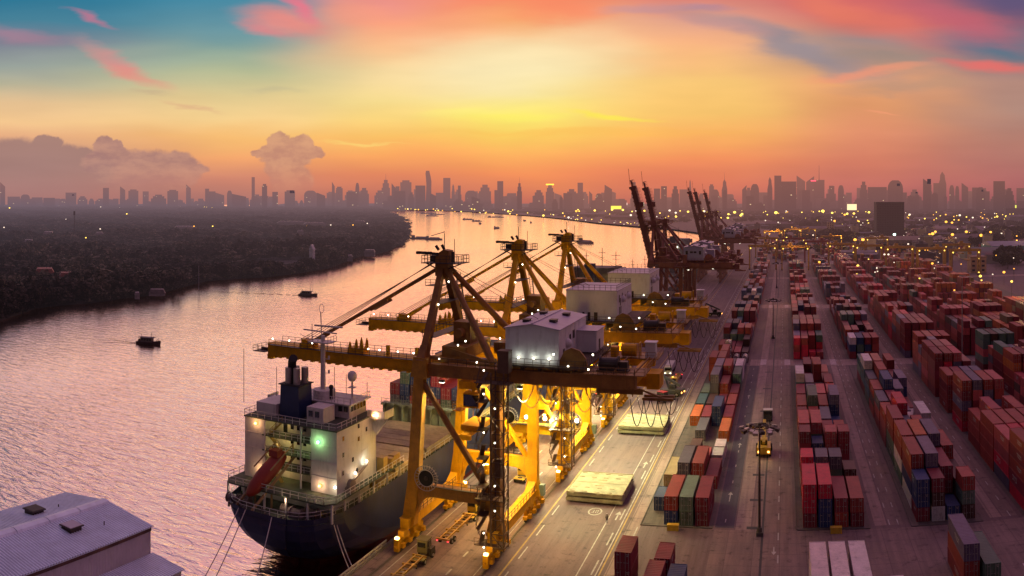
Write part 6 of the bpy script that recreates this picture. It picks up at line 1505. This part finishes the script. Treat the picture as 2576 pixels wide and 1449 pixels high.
for k in range(150):
    px_ = r_.uniform(1000, 2570); base = 524 + (px_-1000)/1576*10
    py_ = base + abs(r_.gauss(0, 1))*10
    if px_ < 1500: py_ = min(py_, 522+(px_-950)*.052)
    if 1560 < px_ < 1890: py_ = min(py_, 548)
    x, y = P(px_, py_, 14); D = math.hypot(x, y)
    if D > 6500: continue
    big = r_.random() < .25 and px_ > 1250
    rr = D/F*(2.9 if big else r_.choice((1., 1.3, 1.8)))
    street_lamp(x, y, 14, round(rr*2)/2 or .5, r_.choice((mY, mY, mY, mO, mW2)), 'street_lamp', 'bright yellowish street lamp in the far port district' , 'street lamps across the far district')
named = [(1952,535,4.2,mY,'large yellow floodlight right of the raised cranes, at the crane tops'),(1848,534,3.6,mY,'big yellow lamp just right of the far raised cranes'),(2070,531,4.2,mY,'bright yellow lamp pair below the mast-topped tower'),(2212,537,3.,mY,'yellow lamp just left of the dark office block'),(2186,534,3.,mY,'yellow lamp left of the office block, second of two'),
 (2346,588,4.4,mO,'orange lamp right of the dark office block'),(2353,583,3.4,mO,'orange lamp tucked above its brighter neighbour'),(2338,590,3.2,mO,'orange lamp, left one of the three beside the office block'),(2396,590,4,mO,'orange lamp alone over the long shed'),(2431,583,3.6,mO,'orange lamp over the pale shed roof'),(2468,592,4.4,mO,'brightest orange lamp over the right sheds'),(2492,584,3.4,mO,'orange lamp at right over dark trees'),
 (2151,603,4,mO,'orange lamp left of the curved road'),(2171,603,4,mO,'orange lamp right of its twin near the curved road'),(2380,558,3.4,mO,'orange lamp over the middle warehouses'),(2100,556,3.4,mO,'orange lamp above the small lit building'),(2395,560,3,mO,'orange lamp near the dark round trees'),(2545,708,3.2,mY,'greenish yellow lamp on the rightmost stack'),
 (2250,590,3.6,mat('lit greenish lamp', (.6,1,.8), emit=5., ecol=(.6,1.,.75), sample=False, var=0),'pale green lamp at the foot of the office block'),(2225,640,2.6,mW2,'white lamp on a gantry, left one'),(2235,640,2.6,mW2,'white lamp on a gantry, right one')]
for px_, py_, rp, m_, lab in named:
    h_ = 16; x, y = P(px_, py_, h_); rr = rp*math.hypot(x, y)/F; street_lamp(x, y, h_, rr, m_, 'street_lamp', lab, 'single bright lamps')
for k in range(70):
    px_ = r_.uniform(1900, 2575); py_ = r_.uniform(545, 655); h_ = 13
    if px_ < 2110 and py_ > 600: continue
    x, y = P(px_, py_, h_); rr = math.hypot(x, y)/F*r_.choice((.9, 1.2, 1.6, 2.2)); street_lamp(x, y, h_, round(rr*2)/2 or .5, r_.choice((mO, mY, mW2, mW2)), 'street_lamp', 'small lamp glowing in the cluttered district behind the yard', 'lamps in the district behind the yard')
for k in range(26):
    px_ = r_.uniform(1980, 2570); py_ = r_.uniform(655, 735); x, y = P(px_, py_, 9); rr = r_.choice((.5, .5, 1.)); street_lamp(x, y, 9, rr, r_.choice((mY, mO, mW2)), 'work_light', 'small work light among the rearmost container stacks', 'work lights among the rear stacks')
for x_, y_ in ((60, 900), (160, 880), (260, 900), (330, 780), (120, 1100), (240, 1150), (360, 1150), (200, 1450), (60, 1350), (400, 1500), (330, 620)): lamp('district_light', 'POINT', (x_, y_, 26), 26000, (1., .58, .22), radius=1.)
for k in range(46):                                         # lamps at the edge of the woods and under the skyline
    px_ = r_.uniform(10, 960); x, y = P(px_, r_.uniform(519.5, 523), 8); rr = math.hypot(x, y)/F*r_.choice((.8, 1.1, 1.7)); street_lamp(x, y, 8, round(rr), r_.choice((mY, mW2, mW2)), 'street_lamp', 'tiny lamp glinting under the left skyline', 'lamps under the left skyline')
for px_, py_, m_ in ((24, 523, mY), (319, 584-46, mY), (488, 637-100+32, mO), (535, 639-70, mY), (216, 688-90, mY), (773, 640-98+26, mO), (888, 566, mO), (832, 566, mW2), (166, 552, mW2), (10, 572, mW2), (252, 576, mW2), (924, 562, mW2)):
    x, y = P(px_, py_, 13); rr = 1.7*math.hypot(x, y)/F; street_lamp(x, y, 13, rr, m_, 'street_lamp', 'small lamp shining between the trees of the left woods', 'lamps among the left woods')
# riverside lights strip on the far bank
for k in range(42):
    px_ = r_.uniform(1385, 1690); row = np.interp(px_, [1350, 1420, 1500, 1600, 1690], [545, 552, 562, 571, 578]); x, y = P(px_, row-r_.uniform(1.5, 9), 3); rr = math.hypot(x, y)/F*r_.choice((.7, .9, 1.3)); street_lamp(x, y, 5, round(rr*2)/2 or .5, r_.choice((mW2, mY)), 'quay_lamp', 'small waterfront lamp on the far bank', 'waterfront lamps on the far bank')
# billboards and lit signs
def sign(px_, py_, w_, h_, col, lab):
    x, y = P(px_, py_+h_*.5, 14); D = math.hypot(x, y); t = thing('billboard', lab, 'billboard', (x, y, 0), -math.atan2(x, y)); W_, Hh = w_*D/F, h_*D/F
    MB().box(-W_/2, W_/2, -1, 1, 14, 14+Hh).build('panel', mat('sign_'+lab[:12], col, emit=1.3, ecol=col, sample=False, var=0), t); MB().box(-W_/3, -W_/3+1.5, -.6, .6, 0, 14).box(W_/3-1.5, W_/3, -.6, .6, 0, 14).build('posts', mat('lamp post'), t)
for a in ((1440, 512, 9, 5, (.25, .8, .65), 'small teal lit sign on the far bank'), (1492, 512, 16, 7, (.9, .45, .5), 'pinkish lit billboard on the far bank'), (1511, 512, 8, 7, (.8, .8, .5), 'pale lit billboard beside the pink one'), (1605, 514, 30, 10, (.75, .85, .55), 'widest pale green billboard'), (1571, 513, 14, 6, (.9, .6, .5), 'narrow lit billboard left of the widest'), (1640, 516, 18, 8, (.9, .75, .6), 'cream billboard right of the widest'),
          (1117, 507, 5, 9, (.9, .9, .6), 'small upright lit sign at the river bend'), (1830, 513, 12, 9, (.9, .8, .7), 'lit board above the far cranes'), (1901, 513, 10, 7, (.95, .9, .8), 'bright white lit board under the skyline'), (1914+52, 513, 16, 8, (.9, .8, .8), 'striped white lit board under the skyline'), (2143, 521, 24, 15, (1., .75, .4), 'big glowing hoarding right of centre'), (2555, 520, 32, 8, (.75, .75, .12), 'long yellow lit sign at far right'), (1550, 522, 26, 8, (1, .75, .1), 'golden lit canopy on the far bank')):
    sign(*a)

# sheds, warehouses and blocks between the yard and the city
def shed(px_, py_, wpx, hz, dep, lab, wallc, roofc, rz=0., grp=None, fl=0):
    x, y = P(px_, py_, 0); D = math.hypot(x, y); w_ = wpx*D/F; t = thing('warehouse' if not fl else 'office_building', lab, 'warehouse' if not fl else 'building', (x, y+dep/2, 0), rz, grp)
    MB().box(-w_/2, w_/2, -dep/2, dep/2, 0, hz).build('wall', mat('w_%d_%d_%d' % tuple(int(c*999) for c in wallc), wallc, .8, haze=True, var=.2, scale=.05), t)
    rm_ = mat('r_%d_%d_%d' % tuple(int(c*999) for c in roofc), roofc, .7, haze=True, var=.2, scale=.05)
    if fl: MB().box(-w_/2-.3, w_/2+.3, -dep/2-.3, dep/2+.3, hz, hz+1.2).build('roof', rm_, t)
    else: MB().prism([(-dep/2-.5, hz), (dep/2+.5, hz), (0, hz+min(dep*.10, 4))], -w_/2-.5, w_/2+.5, axis='x').build('roof', rm_, t)
    if fl:
        nr = int(hz/3.6); mw = MB()
        for f_ in range(nr):
            for k in range(int(w_/4)): mw.box(-w_/2+1+k*4, -w_/2+3.4+k*4, -dep/2-.12, -dep/2-.02, f_*3.6+1.3, f_*3.6+2.9)
        mw.build('windows', mat('far dark windows', (.03, .03, .04), .2, haze=True), t)
    return t
G_ = (.20, .17, .16); Rr = (.16, .11, .11); Rg = (.26, .22, .21)
for a in ((2260, 622, 130, 9, 60, 'long low brownish warehouse in front of the dark office block', G_, (.20, .13, .11)), (2340, 620, 70, 8, 40, 'low warehouse with pale front right of the office block', (.34, .31, .31), (.24, .17, .16)), (2440, 622, 70, 12, 50, 'white fronted warehouse beside the dark trees', (.42, .39, .42), (.13, .08, .08)),
          (2400, 588, 90, 9, 60, 'broad pale roofed shed on the right', G_, (.30, .22, .20)), (2500, 590, 80, 10, 60, 'long shed behind the right trees', G_, (.25, .19, .20)), (2550, 648, 110, 12, 50, 'teal roofed warehouse at the right edge', (.10, .24, .26), (.32, .30, .36)), (2480, 655, 90, 8, 40, 'grey green roofed warehouse below the teal one', (.22, .25, .22), (.16, .17, .16)),
          (2130, 585, 60, 11, 30, 'pale shed above the curved road', G_, Rg), (2170, 565, 90, 10, 60, 'dim shed left of the office block', G_, Rr), (2050, 590, 60, 10, 40, 'dim shed right of the far cranes', G_, Rr), (1960, 575, 70, 10, 40, 'low shed beside the far maroon cranes', G_, Rr),
          (1480, 545, 80, 9, 60, 'long far bank shed', G_, Rg), (1580, 553, 90, 9, 60, 'second long shed on the far bank', G_, Rr), (1650, 560, 60, 9, 50, 'shed at the right of the far bank', G_, Rg), (1320, 535, 70, 10, 60, 'far bank shed near the bend', G_, Rr), (2330, 560, 50, 10, 60, 'grey shed right behind the office block', G_, Rg), (2560, 560, 40, 16, 40, 'pale block at the right edge', (.34, .33, .35), Rg), (2480, 660, 60, 7, 26, 'small brown shed by the lit house', G_, Rr)):
    shed(*a)
shed(2240, 596, 70, 55, 40, 'dark glassy office block standing alone', (.020, .022, .034), (.03, .03, .04), fl=1)
shed(2462, 686, 40, 12, 14, 'small warmly lit pale block at the yard edge', (.52, .32, .20), (.35, .22, .15), fl=1)
shed(2090, 584, 18, 18, 14, 'narrow lit cream block near the curved road', (.45, .30, .16), Rg, fl=1)
shed(2555, 545, 52, 30, 30, 'grey terraced block under the long yellow sign', (.24, .22, .22), Rg, fl=1)
# clutter of small buildings in the port district
SMB = []
for i in range(5):
    q = MB(); w_, d_, h_ = ((14, 9, 6), (22, 12, 8), (9, 9, 12), (34, 14, 7), (12, 10, 17))[i]
    q.box(-w_/2, w_/2, -d_/2, d_/2, 0, h_)
    r2 = MB()
    if i in (0, 1, 3): r2.prism([(-d_/2-.4, h_), (d_/2+.4, h_), (0, h_+d_*.13)], -w_/2-.4, w_/2+.4, axis='x')
    else: r2.box(-w_/2-.2, w_/2+.2, -d_/2-.2, d_/2+.2, h_, h_+.7); r2.box(-2, 2, -2, 2, h_+.7, h_+2.8)
    SMB.append((q, r2))
wl_ = [mat('plaster %d' % i, c_, .8, haze=True, var=.2, scale=.1) for i, c_ in enumerate(((.26, .22, .22), (.16, .13, .13), (.36, .30, .27)))]
rl_ = [mat('sheet roof %d' % i, c_, .7, haze=True, var=.3, scale=.1) for i, c_ in enumerate(((.28, .23, .24), (.18, .09, .08), (.20, .20, .22), (.13, .12, .13)))]
SMM = {}
for k in range(230):
    px_ = r_.uniform(1880, 2590); py_ = r_.uniform(534, 662) if k % 3 else r_.uniform(532, 580)
    if 2195 < px_ < 2290 and py_ > 580: continue
    if px_ < 2120 and py_ > 590: continue
    x, y = P(px_, py_); i, a_, b_ = r_.randrange(5), r_.randrange(3), r_.randrange(4)
    if (i, a_, b_) not in SMM: SMM[(i, a_, b_)] = (SMB[i][0].mesh('wall', wl_[a_]), SMB[i][1].mesh('roof', rl_[b_]))
    t = thing('port_building', 'small low building in the cluttered district behind the container yard', 'building', (x, y, 0), r_.choice((0, 0, .3, -.4, 1.57)), 'small buildings behind the yard')
    link('wall', SMM[(i, a_, b_)][0], t); link('roof', SMM[(i, a_, b_)][1], t)
# curved access road
rd = [P(*q) for q in ((2040,668),(2120,655),(2190,646),(2180,634),(2110,618),(2064,602),(2040,592))]; mb = MB()
cr = [Vector((x, y, .03)) for x, y in rd]
for a, b in zip(cr[:-1], cr[1:]):
    d = (b-a).normalized(); n_ = Vector((-d.y, d.x, 0))*9; mb.quad(a-n_, b-n_, b+n_, a+n_)
struct(mb.build('access_road', mat('access road', (.34, .25, .24), .8, haze=True)))
# woods and tree clumps on the right shore
TC = []
for i in range(4):
    cv_ = crown_np(260, 1., 1., 400+i, .20, 7); mc = bpy.data.meshes.new('crown'); mc.from_pydata(cv_.tolist(), [], [tuple(range(k*4, k*4+4)) for k in range(len(cv_)//4)]); mc.materials.append(m_leaf); TC.append(mc)
Vs.clear(); k = 0
while k < 1300:
    px_ = rng.uniform(1000, 2600); py_ = 524+abs(rng.normal(0, 1))*(16 if k % 2 else 50)
    if px_ < 1700 and py_ > 520+(px_-950)*.055: continue
    if 1700 <= px_ < 1950 and py_ > 560: continue
    if py_ > 640: continue
    x, y = P(px_, py_); d = math.hypot(x, y)
    if d > 7000: continue
    s = rng.uniform(5, 9)*(1+d/2500); put(VARS[rng.integers(6)], x, y, s, rng.uniform(8, 13), rng.uniform(0, 6)); k += 1
V = np.concatenate(Vs); n = len(V)//4
me = bpy.data.meshes.new('tree_belt'); me.vertices.add(len(V)); me.vertices.foreach_set('co', V.astype(np.float32).ravel()); me.loops.add(n*4); me.loops.foreach_set('vertex_index', np.arange(n*4, dtype=np.int32)); me.polygons.add(n); me.polygons.foreach_set('loop_start', (np.arange(n)*4).astype(np.int32)); me.polygons.foreach_set('loop_total', np.full(n, 4, dtype=np.int32)); me.update(calc_edges=True); me.materials.append(m_leaf)
tag(link('tree_belt', me), 'scattered dark trees mingling with the low roofs of the far district', 'trees', kind='stuff')
for cx, cy, w_, n_, lab in ((2415, 560, 60, 10, 'dark rounded tree in the clump behind the middle warehouses'), (2530, 600, 90, 22, 'dark tree in the big clump at the right edge'), (2480, 616, 70, 12, 'dark tree beside the white fronted warehouse'), (2120, 610, 60, 12, 'dark tree along the curved road'), (2545, 668, 50, 8, 'dark tree below the teal roofed warehouse'), (2055, 568, 70, 10, 'dark tree near the far lamps right of the cranes')):
    for k in range(n_):
        x, y = P(cx+rng.uniform(-w_/2, w_/2), cy+rng.uniform(-8, 8)); t = thing('tree', lab, 'tree', (x, y, 0), rng.uniform(0, 6), lab.replace('dark tree ', 'trees ').replace('dark rounded tree ', 'trees '))
        s = rng.uniform(6, 10); o1 = link('crown', TC[rng.integers(4)], t); o1.scale = (s, s, rng.uniform(11, 17)); o2 = link('trunk', TV[0][1], t); o2.scale = (s, s, 12)

# ------------------------------------------------------------------ yard gantries
m_gy = mat('gantry yellow', (.50, .27, .04), .55, haze=True, var=.2, grime=.3); m_gr = mat('gantry red', (.30, .05, .04), .6, haze=True, var=.2)
GM = {}
def rtg(x, y, m_, lab, w_=22.5, h=19., lit_=True, grp='yard gantry cranes'):
    t = thing('yard_gantry', lab, 'gantry crane', (x, y, 0), 0, grp); key = (m_.name, w_)
    if key not in GM:
        GM[key] = [('leg', MB().box(-.5, .5, -.6, .6, 1, h).mesh('leg', m_)), ('sill', MB().box(-.6, .6, -5.2, 5.2, .8, 2.).mesh('sill', m_)), ('girder', MB().box(-w_/2-1, w_/2+1, -.6, .6, h, h+1.7).mesh('girder', m_)),
                   ('trolley', MB().box(-2.4, 2.4, -3.6, 3.6, h+1.7, h+2.4).box(-1.4, 1.4, -1.5, 1.5, h+2.4, h+4.2).mesh('trolley', m_)), ('cab', MB().box(-1, 1, -4.6, -3, h-3, h-.4).mesh('cab', m_)), ('wheel', MB().cyl((-.3, 0, .7), .7, .6, 12, 'x').mesh('wheel', m_black)), ('spreader', MB().box(-1.2, 1.2, -6, 6, h-7, h-6.3).bar((-1, 0, h-6.3), (-1, 0, h), .1).bar((1, 0, h-6.3), (1, 0, h), .1).mesh('spreader', m_))]
    d = dict(GM[key])
    for sx in (-w_/2, w_/2):
        for sy in (-3.6, 3.6): link('leg', d['leg'], t, (sx, sy, 0))
        sl = link('sill', d['sill'], t, (sx, 0, 0))
        for sy in (-4.4, -2.6, 2.6, 4.4): link('wheel', d['wheel'], sl, (0, sy, 0))
    for sy in (-3.6, 3.6): link('girder', d['girder'], t, (0, sy, 0))
    tx = random.uniform(-6, 6); link('trolley', d['trolley'], t, (tx, 0, 0)); link('cab', d['cab'], t, (tx+2, 0, 0)); link('spreader', d['spreader'], t, (tx, 0, 0))
    if lit_:
        for sx in (-w_/2+1, w_/2-1): link('lamp', LPm, t, (sx, -4.4, h-.8))
LPm = MB().sph((0, 0, 0), .55, 8, 6).mesh('lamp', mY)
for a in ((-19, 712, m_gy, 'yellow yard gantry over the quayside block, beside the maroon cranes'), (8.6, 705, m_gy, 'bright yellow yard gantry over the block right of the lamp aisle'), (30, 792, m_gr, 'red yard gantry farther back above the third block'), (50, 740, m_gy, 'yellow yard gantry over the fourth block'), (72, 716, m_gy, 'yellow yard gantry over the fifth block'), (95, 690, m_gy, 'bright orange yellow gantry over the sixth block'),
          (118, 668, m_gy, 'yellow yard gantry over the seventh block, near the lit house'), (140, 640, m_gy, 'yellow yard gantry at the right edge of the yard'), (8.6, 850, m_gr, 'dim red gantry behind the bright yellow one'), (-19, 860, m_gy, 'far yellow gantry right behind the quayside block'), (50, 900, m_gy, 'far dim gantry behind the fourth block'), (95, 860, m_gy, 'far dim gantry behind the sixth block'),
          (-15, 1050, m_gy, 'distant brightly lit gantry beyond the far maroon cranes'), (10, 1120, m_gy, 'distant lit gantry beside the first distant one'), (30, 1130, m_gy, 'distant lit gantry, rightmost of the lit distant group'), (150, 720, m_gy, 'dim gantry among the right hand stacks')):
    rtg(*a)
for x_, y_, e_ in ((8, 694, 2600), (30, 690, 2200), (95, 640, 4200), (150, 470, 9000), (140, 560, 6000), (-15, 1040, 9000), (20, 1100, 12000), (118, 400, 7000), (-5, 465, 5000)):
    lamp('yard_floodlight', 'POINT', (x_, y_, 24), e_, (1., .55, .16), radius=.6)
# slim lamp poles in the yard
for px_, py_, h_ in ((2706/1.118, 1000/1.118, 30), (2178, 700, 22), (2052, 690, 20), (1890, 682, 20), (2440, 750, 26)):
    x, y = P(px_, py_); t = thing('yard_light_pole', 'thin pale light pole standing between container rows', 'light pole', (x, y, 0), 0, 'thin light poles in the yard'); MB().bar((0, 0, 0), (0, 0, h_), .4, .4, .22, .22).build('pole', m_bar, t); MB().box(-1.2, 1.2, -.3, .3, h_, h_+.5).build('lamp_bar', m_bar, t)

# ------------------------------------------------------------------ the city skyline
def towermat(k, c, lit_):
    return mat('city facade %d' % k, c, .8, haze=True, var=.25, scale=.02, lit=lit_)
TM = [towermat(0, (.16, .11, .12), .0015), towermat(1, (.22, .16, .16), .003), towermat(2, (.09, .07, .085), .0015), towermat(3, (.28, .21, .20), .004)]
def tower(xa, xb, top, dist, lab, shape='box', k=0, base=0, grp=None, extra=None):
    a = ((xa+xb)/2-XV)/F; w_ = max(8., (xb-xa)*dist/F); h = H+(YH-top)*dist/F; dp = w_*random.uniform(.7, 1.)
    t = thing('city_tower' if grp is None else 'city_block', lab, 'skyscraper' if grp is None else 'building', (dist*math.sin(a), dist*math.cos(a), -2), -a, grp)
    mb = MB(); x0, x1 = -w_/2, w_/2
    if shape == 'box': mb.box(x0, x1, -dp/2, dp/2, 0, h)
    elif shape == 'crown': mb.box(x0, x1, -dp/2, dp/2, 0, h*.93); mb.box(x0*.65, x1*.65, -dp*.3, dp*.3, h*.93, h)
    elif shape == 'step': mb.box(x0, x1, -dp/2, dp/2, 0, h*.72); mb.box(x0*.75, x1*.75, -dp*.4, dp*.4, h*.72, h*.88); mb.box(x0*.45, x1*.45, -dp*.25, dp*.25, h*.88, h)
    elif shape == 'dome': mb.prism([(x0, 0), (x1, 0), (x1, h*.72), (x1*.92, h*.83), (x1*.72, h*.92), (x1*.4, h*.98), (x0*.4, h*.98), (x0*.72, h*.92), (x0*.92, h*.83), (x0, h*.72)], -dp/2, dp/2)
    elif shape == 'slant': mb.prism([(x0, 0), (x1, 0), (x1, h*.82), (x0, h)], -dp/2, dp/2)
    elif shape == 'slantr': mb.prism([(x0, 0), (x1, 0), (x1, h), (x0, h*.82)], -dp/2, dp/2)
    elif shape == 'point': mb.prism([(x0, 0), (x1, 0), (x1, h*.66), (x1*.7, h*.80), (x1*.6, h*.9), (-w_*.02, h), (x0*.55, h*.9), (x0*.6, h*.78), (x0, h*.64)], -dp/2, dp/2)
    elif shape == 'notch': mb.box(x0, x1, -dp/2, dp/2, 0, h*.94); mb.box(x0, x0+w_*.42, -dp/2, dp/2, h*.94, h); mb.box(x0+w_*.58, x1, -dp/2, dp/2, h*.94, h*.985)
    elif shape == 'curve': mb.prism([(x0, 0), (x1, 0), (x1*1.0, h*.55), (x1*1.05, h*.72), (x1*.75, h*.86), (x1*.45, h*.95), (x1*.35, h), (x0*.75, h), (x0*.95, h*.93), (x0*.8, h*.8), (x0*.65, h*.65), (x0*.7, h*.5)], -dp/2, dp/2)
    elif shape == 'tv': mb.box(x0*.6, x1*.6, -dp/2, dp/2, 0, h*.92); mb.box(x0*.2, x1*.2, -dp*.1, dp*.1, h*.92, h)
    mb.build('tower_body', TM[k], t)
    if extra == 'spire': MB().bar((0, 0, h*.98), (0, 0, h*1.22), w_*.06, w_*.06, w_*.02, w_*.02).build('spire', TM[2], t)
    if extra == 'mast': MB().bar((x0+w_*.5, 0, h), (x0+w_*.5, 0, h*1.5), w_*.07, w_*.07, w_*.03, w_*.03).build('mast', TM[2], t)
    if extra == 'gold': MB().box(x0*.95, x1*.95, -dp/2-1, dp/2, h, h+9).build('lit_crown', mat('golden lit crown', (1, .7, .1), emit=1.5, ecol=(1, .68, .08), sample=False, var=0), t)
    if extra == 'red': MB().box(x0, x0+w_*.35, -dp/2-1.5, -dp/2, h*.95, h*.99).build('red_sign', mat('red lit sign', (1, .1, .15), emit=1.8, ecol=(1, .10, .14), sample=False, var=0), t)
    if extra == 'white': MB().box(x1-w_*.5, x1*.9, -dp/2-1.5, -dp/2, h*.84, h*.99).build('lit_sign', mat('white lit sign', (1, 1, .7), emit=1.6, ecol=(1., .95, .6), sample=False, var=0), t)
    if extra == 'glint': MB().box(x1*.2, x1*.6, -dp/2-1.5, -dp/2, h*.8, h*.88).build('lit_sign', mat('white lit sign'), t)
    return t
LT = [(0,13,457,'slant','spired tower cut by the left edge',2,None),(19,50,494,'box','broad pale block at far left',3,None),(52,75,488,'dome','rounded dark block in the far left group',2,None),(80,107,496,'box','wide low slab left of a similar one',2,None),(109,138,497,'box','wide low slab right of a similar one',2,None),(165,192,484,'box','square dark block with a lamp on its roof',2,'glint'),(195,220,493,'step','low stepped block beside the square dark one',1,None),
 (259,274,472,'box','slim dark slab standing alone',2,None),(302,315,468,'slant','slim dark tower, left of a bulky one',2,None),(323,348,476,'crown','bulky dark tower with small top',2,None),(359,374,481,'box','pale tower right of the bulky one',3,None),(380,418,489,'step','long low building with stepped roof',2,None),(421,448,477,'crown','dark broad tower left of the thin needle one',2,None),(468,480,463,'slant','thin pale tower with pointed corner',3,None),(516,526,474,'box','pale slim tower behind two dark ones',3,None),(521,542,481,'box','dark block, left of a pair',2,None),(542,564,484,'slant','dark block, right of a pair',2,None),
 (571,584,478,'dome','slim dark round topped tower',2,None),(584,619,487,'slant','broad sloping roofed block',1,None),(633,641,445,'box','tallest needle slim tower under the cumulus cloud',1,None),(629,655,493,'step','low block at the foot of the needle tower',2,None),(659,672,462,'crown','dark slim tower right of the needle',2,None),(685,699,482,'box','small pale tower right of the dark slim one',3,None),(716,742,478,'crown','dark tower with square lit sign',2,'white'),(765,797,478,'dome','pale wide round topped tower',3,None),(797,818,484,'slant','dark block at the right of the pale wide one',2,None),
 (835,842,456,'slant','thin blade shaped tower',1,None),(845,862,469,'crown','hazy tower right of the blade',1,None),(872,900,482,'box','low hazy block left of the round spired tower',1,None),(894,904,458,'dome','hazy narrow tower with round top',1,None),(904,928,472,'step','hazy stepped block right of the narrow round-topped tower',1,None),(960,981,452,'step','tall hazy stepped tower left of the bend',0,'spire'),(985,995,460,'slant','hazy tower left of a broad tall one',0,None),(995,1005,468,'box','narrow hazy tower beside a sloping one',0,None),(1007,1035,453,'crown','broad tall hazy tower with a narrower top',0,None),
 (1045,1070,466,'box','block joined to the wavy tower',0,None),(1070,1085,429,'curve','tallest tower with a wavy curved outline',0,None),(1115,1133,447,'box','tall plain rectangular tower',0,None),(1136,1144,462,'point','small pointed tower right of the plain one',0,None),(1152,1159,466,'box','narrow tower right of the small pointed one',0,None),(1170,1200,478,'dome','low rounded hazy block',1,None),(1205,1235,464,'step','stepped hazy block left of the slim slab',0,None),(1251,1266,455,'box','slim rectangular hazy slab right of centre',0,None)]
RT = [(25,50,920,'step','small spired tower right of centre',0,'spire'),(170,212,930,'step','tower with a golden lit crown',0,'gold'),(330,357,918,'box','slim dark slab left of the raised cranes',0,None),(270,330,950,'step','low hazy stepped block beside the slim slab',1,None),(466,503,928,'slant','dark plain tower just left of the raised booms',2,None),(420,455,970,'dome','small round block left of the plain dark tower',2,None),(600,622,915,'box','slim tower behind the raised booms',1,None),(714,745,947,'box','hazy block between the two groups of raised booms',1,None),(750,779,935,'box','taller hazy block between the boom groups',1,None),
 (803,840,935,'step','hazy block with glittering roof near the far booms',1,None),(890,902,900,'point','slender pale spire behind the far booms',3,None),(992,1016,926,'crown','small tower right of the far booms',1,None),(1003,1042,950,'dome','dark low round block right of the far booms',0,None),(1055,1083,900,'point','ornate tower with pointed lit top',0,'spire'),(1158,1180,930,'slantr','pale leaning top tower',1,None),(1200,1243,922,'dome','broad arched top tower',0,None),(1285,1310,888,'point','pale pointed tower beside a tall square one',1,None),(1320,1355,882,'box','tall square topped tower',2,None),(1355,1430,912,'box','wide tower with illuminated roof line',0,None),
 (1432,1475,882,'slant','left half of the tall twin block',0,None),(1480,1520,885,'slantr','right half of the tall twin block',0,None),(1518,1572,904,'box','big dark block with a tall mast and red sign',2,'mastred'),(1595,1622,933,'box','small hazy tower right of the mast tower',1,None),(1640,1670,928,'dome','rounded hazy tower right of the mast tower',1,None),(1750,1788,912,'step','stepped tower left of the domed one',1,None),(1790,1885,940,'box','very wide low hazy block',1,None),(1890,1967,903,'dome','huge dome topped tower with lit lantern',0,'glint'),(2068,2110,897,'slant','tower with square glowing sign on top',0,'white'),
 (2120,2165,920,'box','dark block in front of the pointed tower',2,None),(2145,2185,862,'point','tallest right hand tower with a sharp tip',2,None),(2200,2225,928,'dome','small rounded tower right of the sharp tipped one',1,None),(2230,2250,932,'dome','narrower rounded tower next to the small one',1,None),(2262,2295,918,'slant','tower with a slanted roof',1,None),(2315,2345,942,'box','short block left of a taller dark one',1,None),(2335,2380,938,'dome','dark tower with lit side window strip',2,'glint'),(2422,2480,910,'box','big square shouldered dark tower at right',2,None),(2480,2525,945,'step','stepped block joined to the big dark tower',2,None),(2538,2580,945,'box','grey block cut by the right edge',1,None),
 (2000,2050,952,'step','low stepped hazy block with many lights',1,'glint'),(108,160,955,'step','broad hazy block right of the small spired tower',1,None)]
for i, (xa, xb, top, shp, lab, k, ex) in enumerate(LT):
    tower(xa, xb, top, 5200+(i*37 % 7)*230 if xa > 560 else 6300+(i*37 % 7)*180, lab, shp, k, extra=ex)
for i, (xa, xb, top, shp, lab, k, ex) in enumerate(RT):
    t_ = tower(xa/2+1288, xb/2+1288, top/2, 4300+(i*53 % 9)*210, lab, shp, k, extra=('mast' if ex == 'mastred' else ex))
    if ex == 'mastred': h_ = H+(YH-top/2)*(4300+(i*53 % 9)*210)/F; MB().box(-55, -20, -48, -46, h_-10, h_-2).build('red_sign', mat('red lit sign', (1, .1, .15), emit=1.8, ecol=(1, .10, .14), sample=False, var=0), t_)
rb = random.Random(3)
for k in range(285):
    px_ = rb.uniform(5, 2570) if k < 200 else rb.uniform(1150, 2570); w_ = rb.uniform(8, 30); env = 486 if px_ < 820 else (478 if px_ < 1700 else 474)
    top = rb.uniform(env-3, 507) if rb.random() < .6 else rb.uniform(497, 511)
    if px_ < 560: top = max(top, 499)
    tower(px_-w_/2, px_+w_/2, top, rb.uniform(4300, 8200) if px_ > 950 else rb.uniform(6600, 8400), 'low block blurred by haze along the base of the skyline', rb.choice(('box', 'box', 'step', 'slant', 'crown')), rb.choice((0, 1, 1, 3)), grp='hazy low blocks filling the skyline')
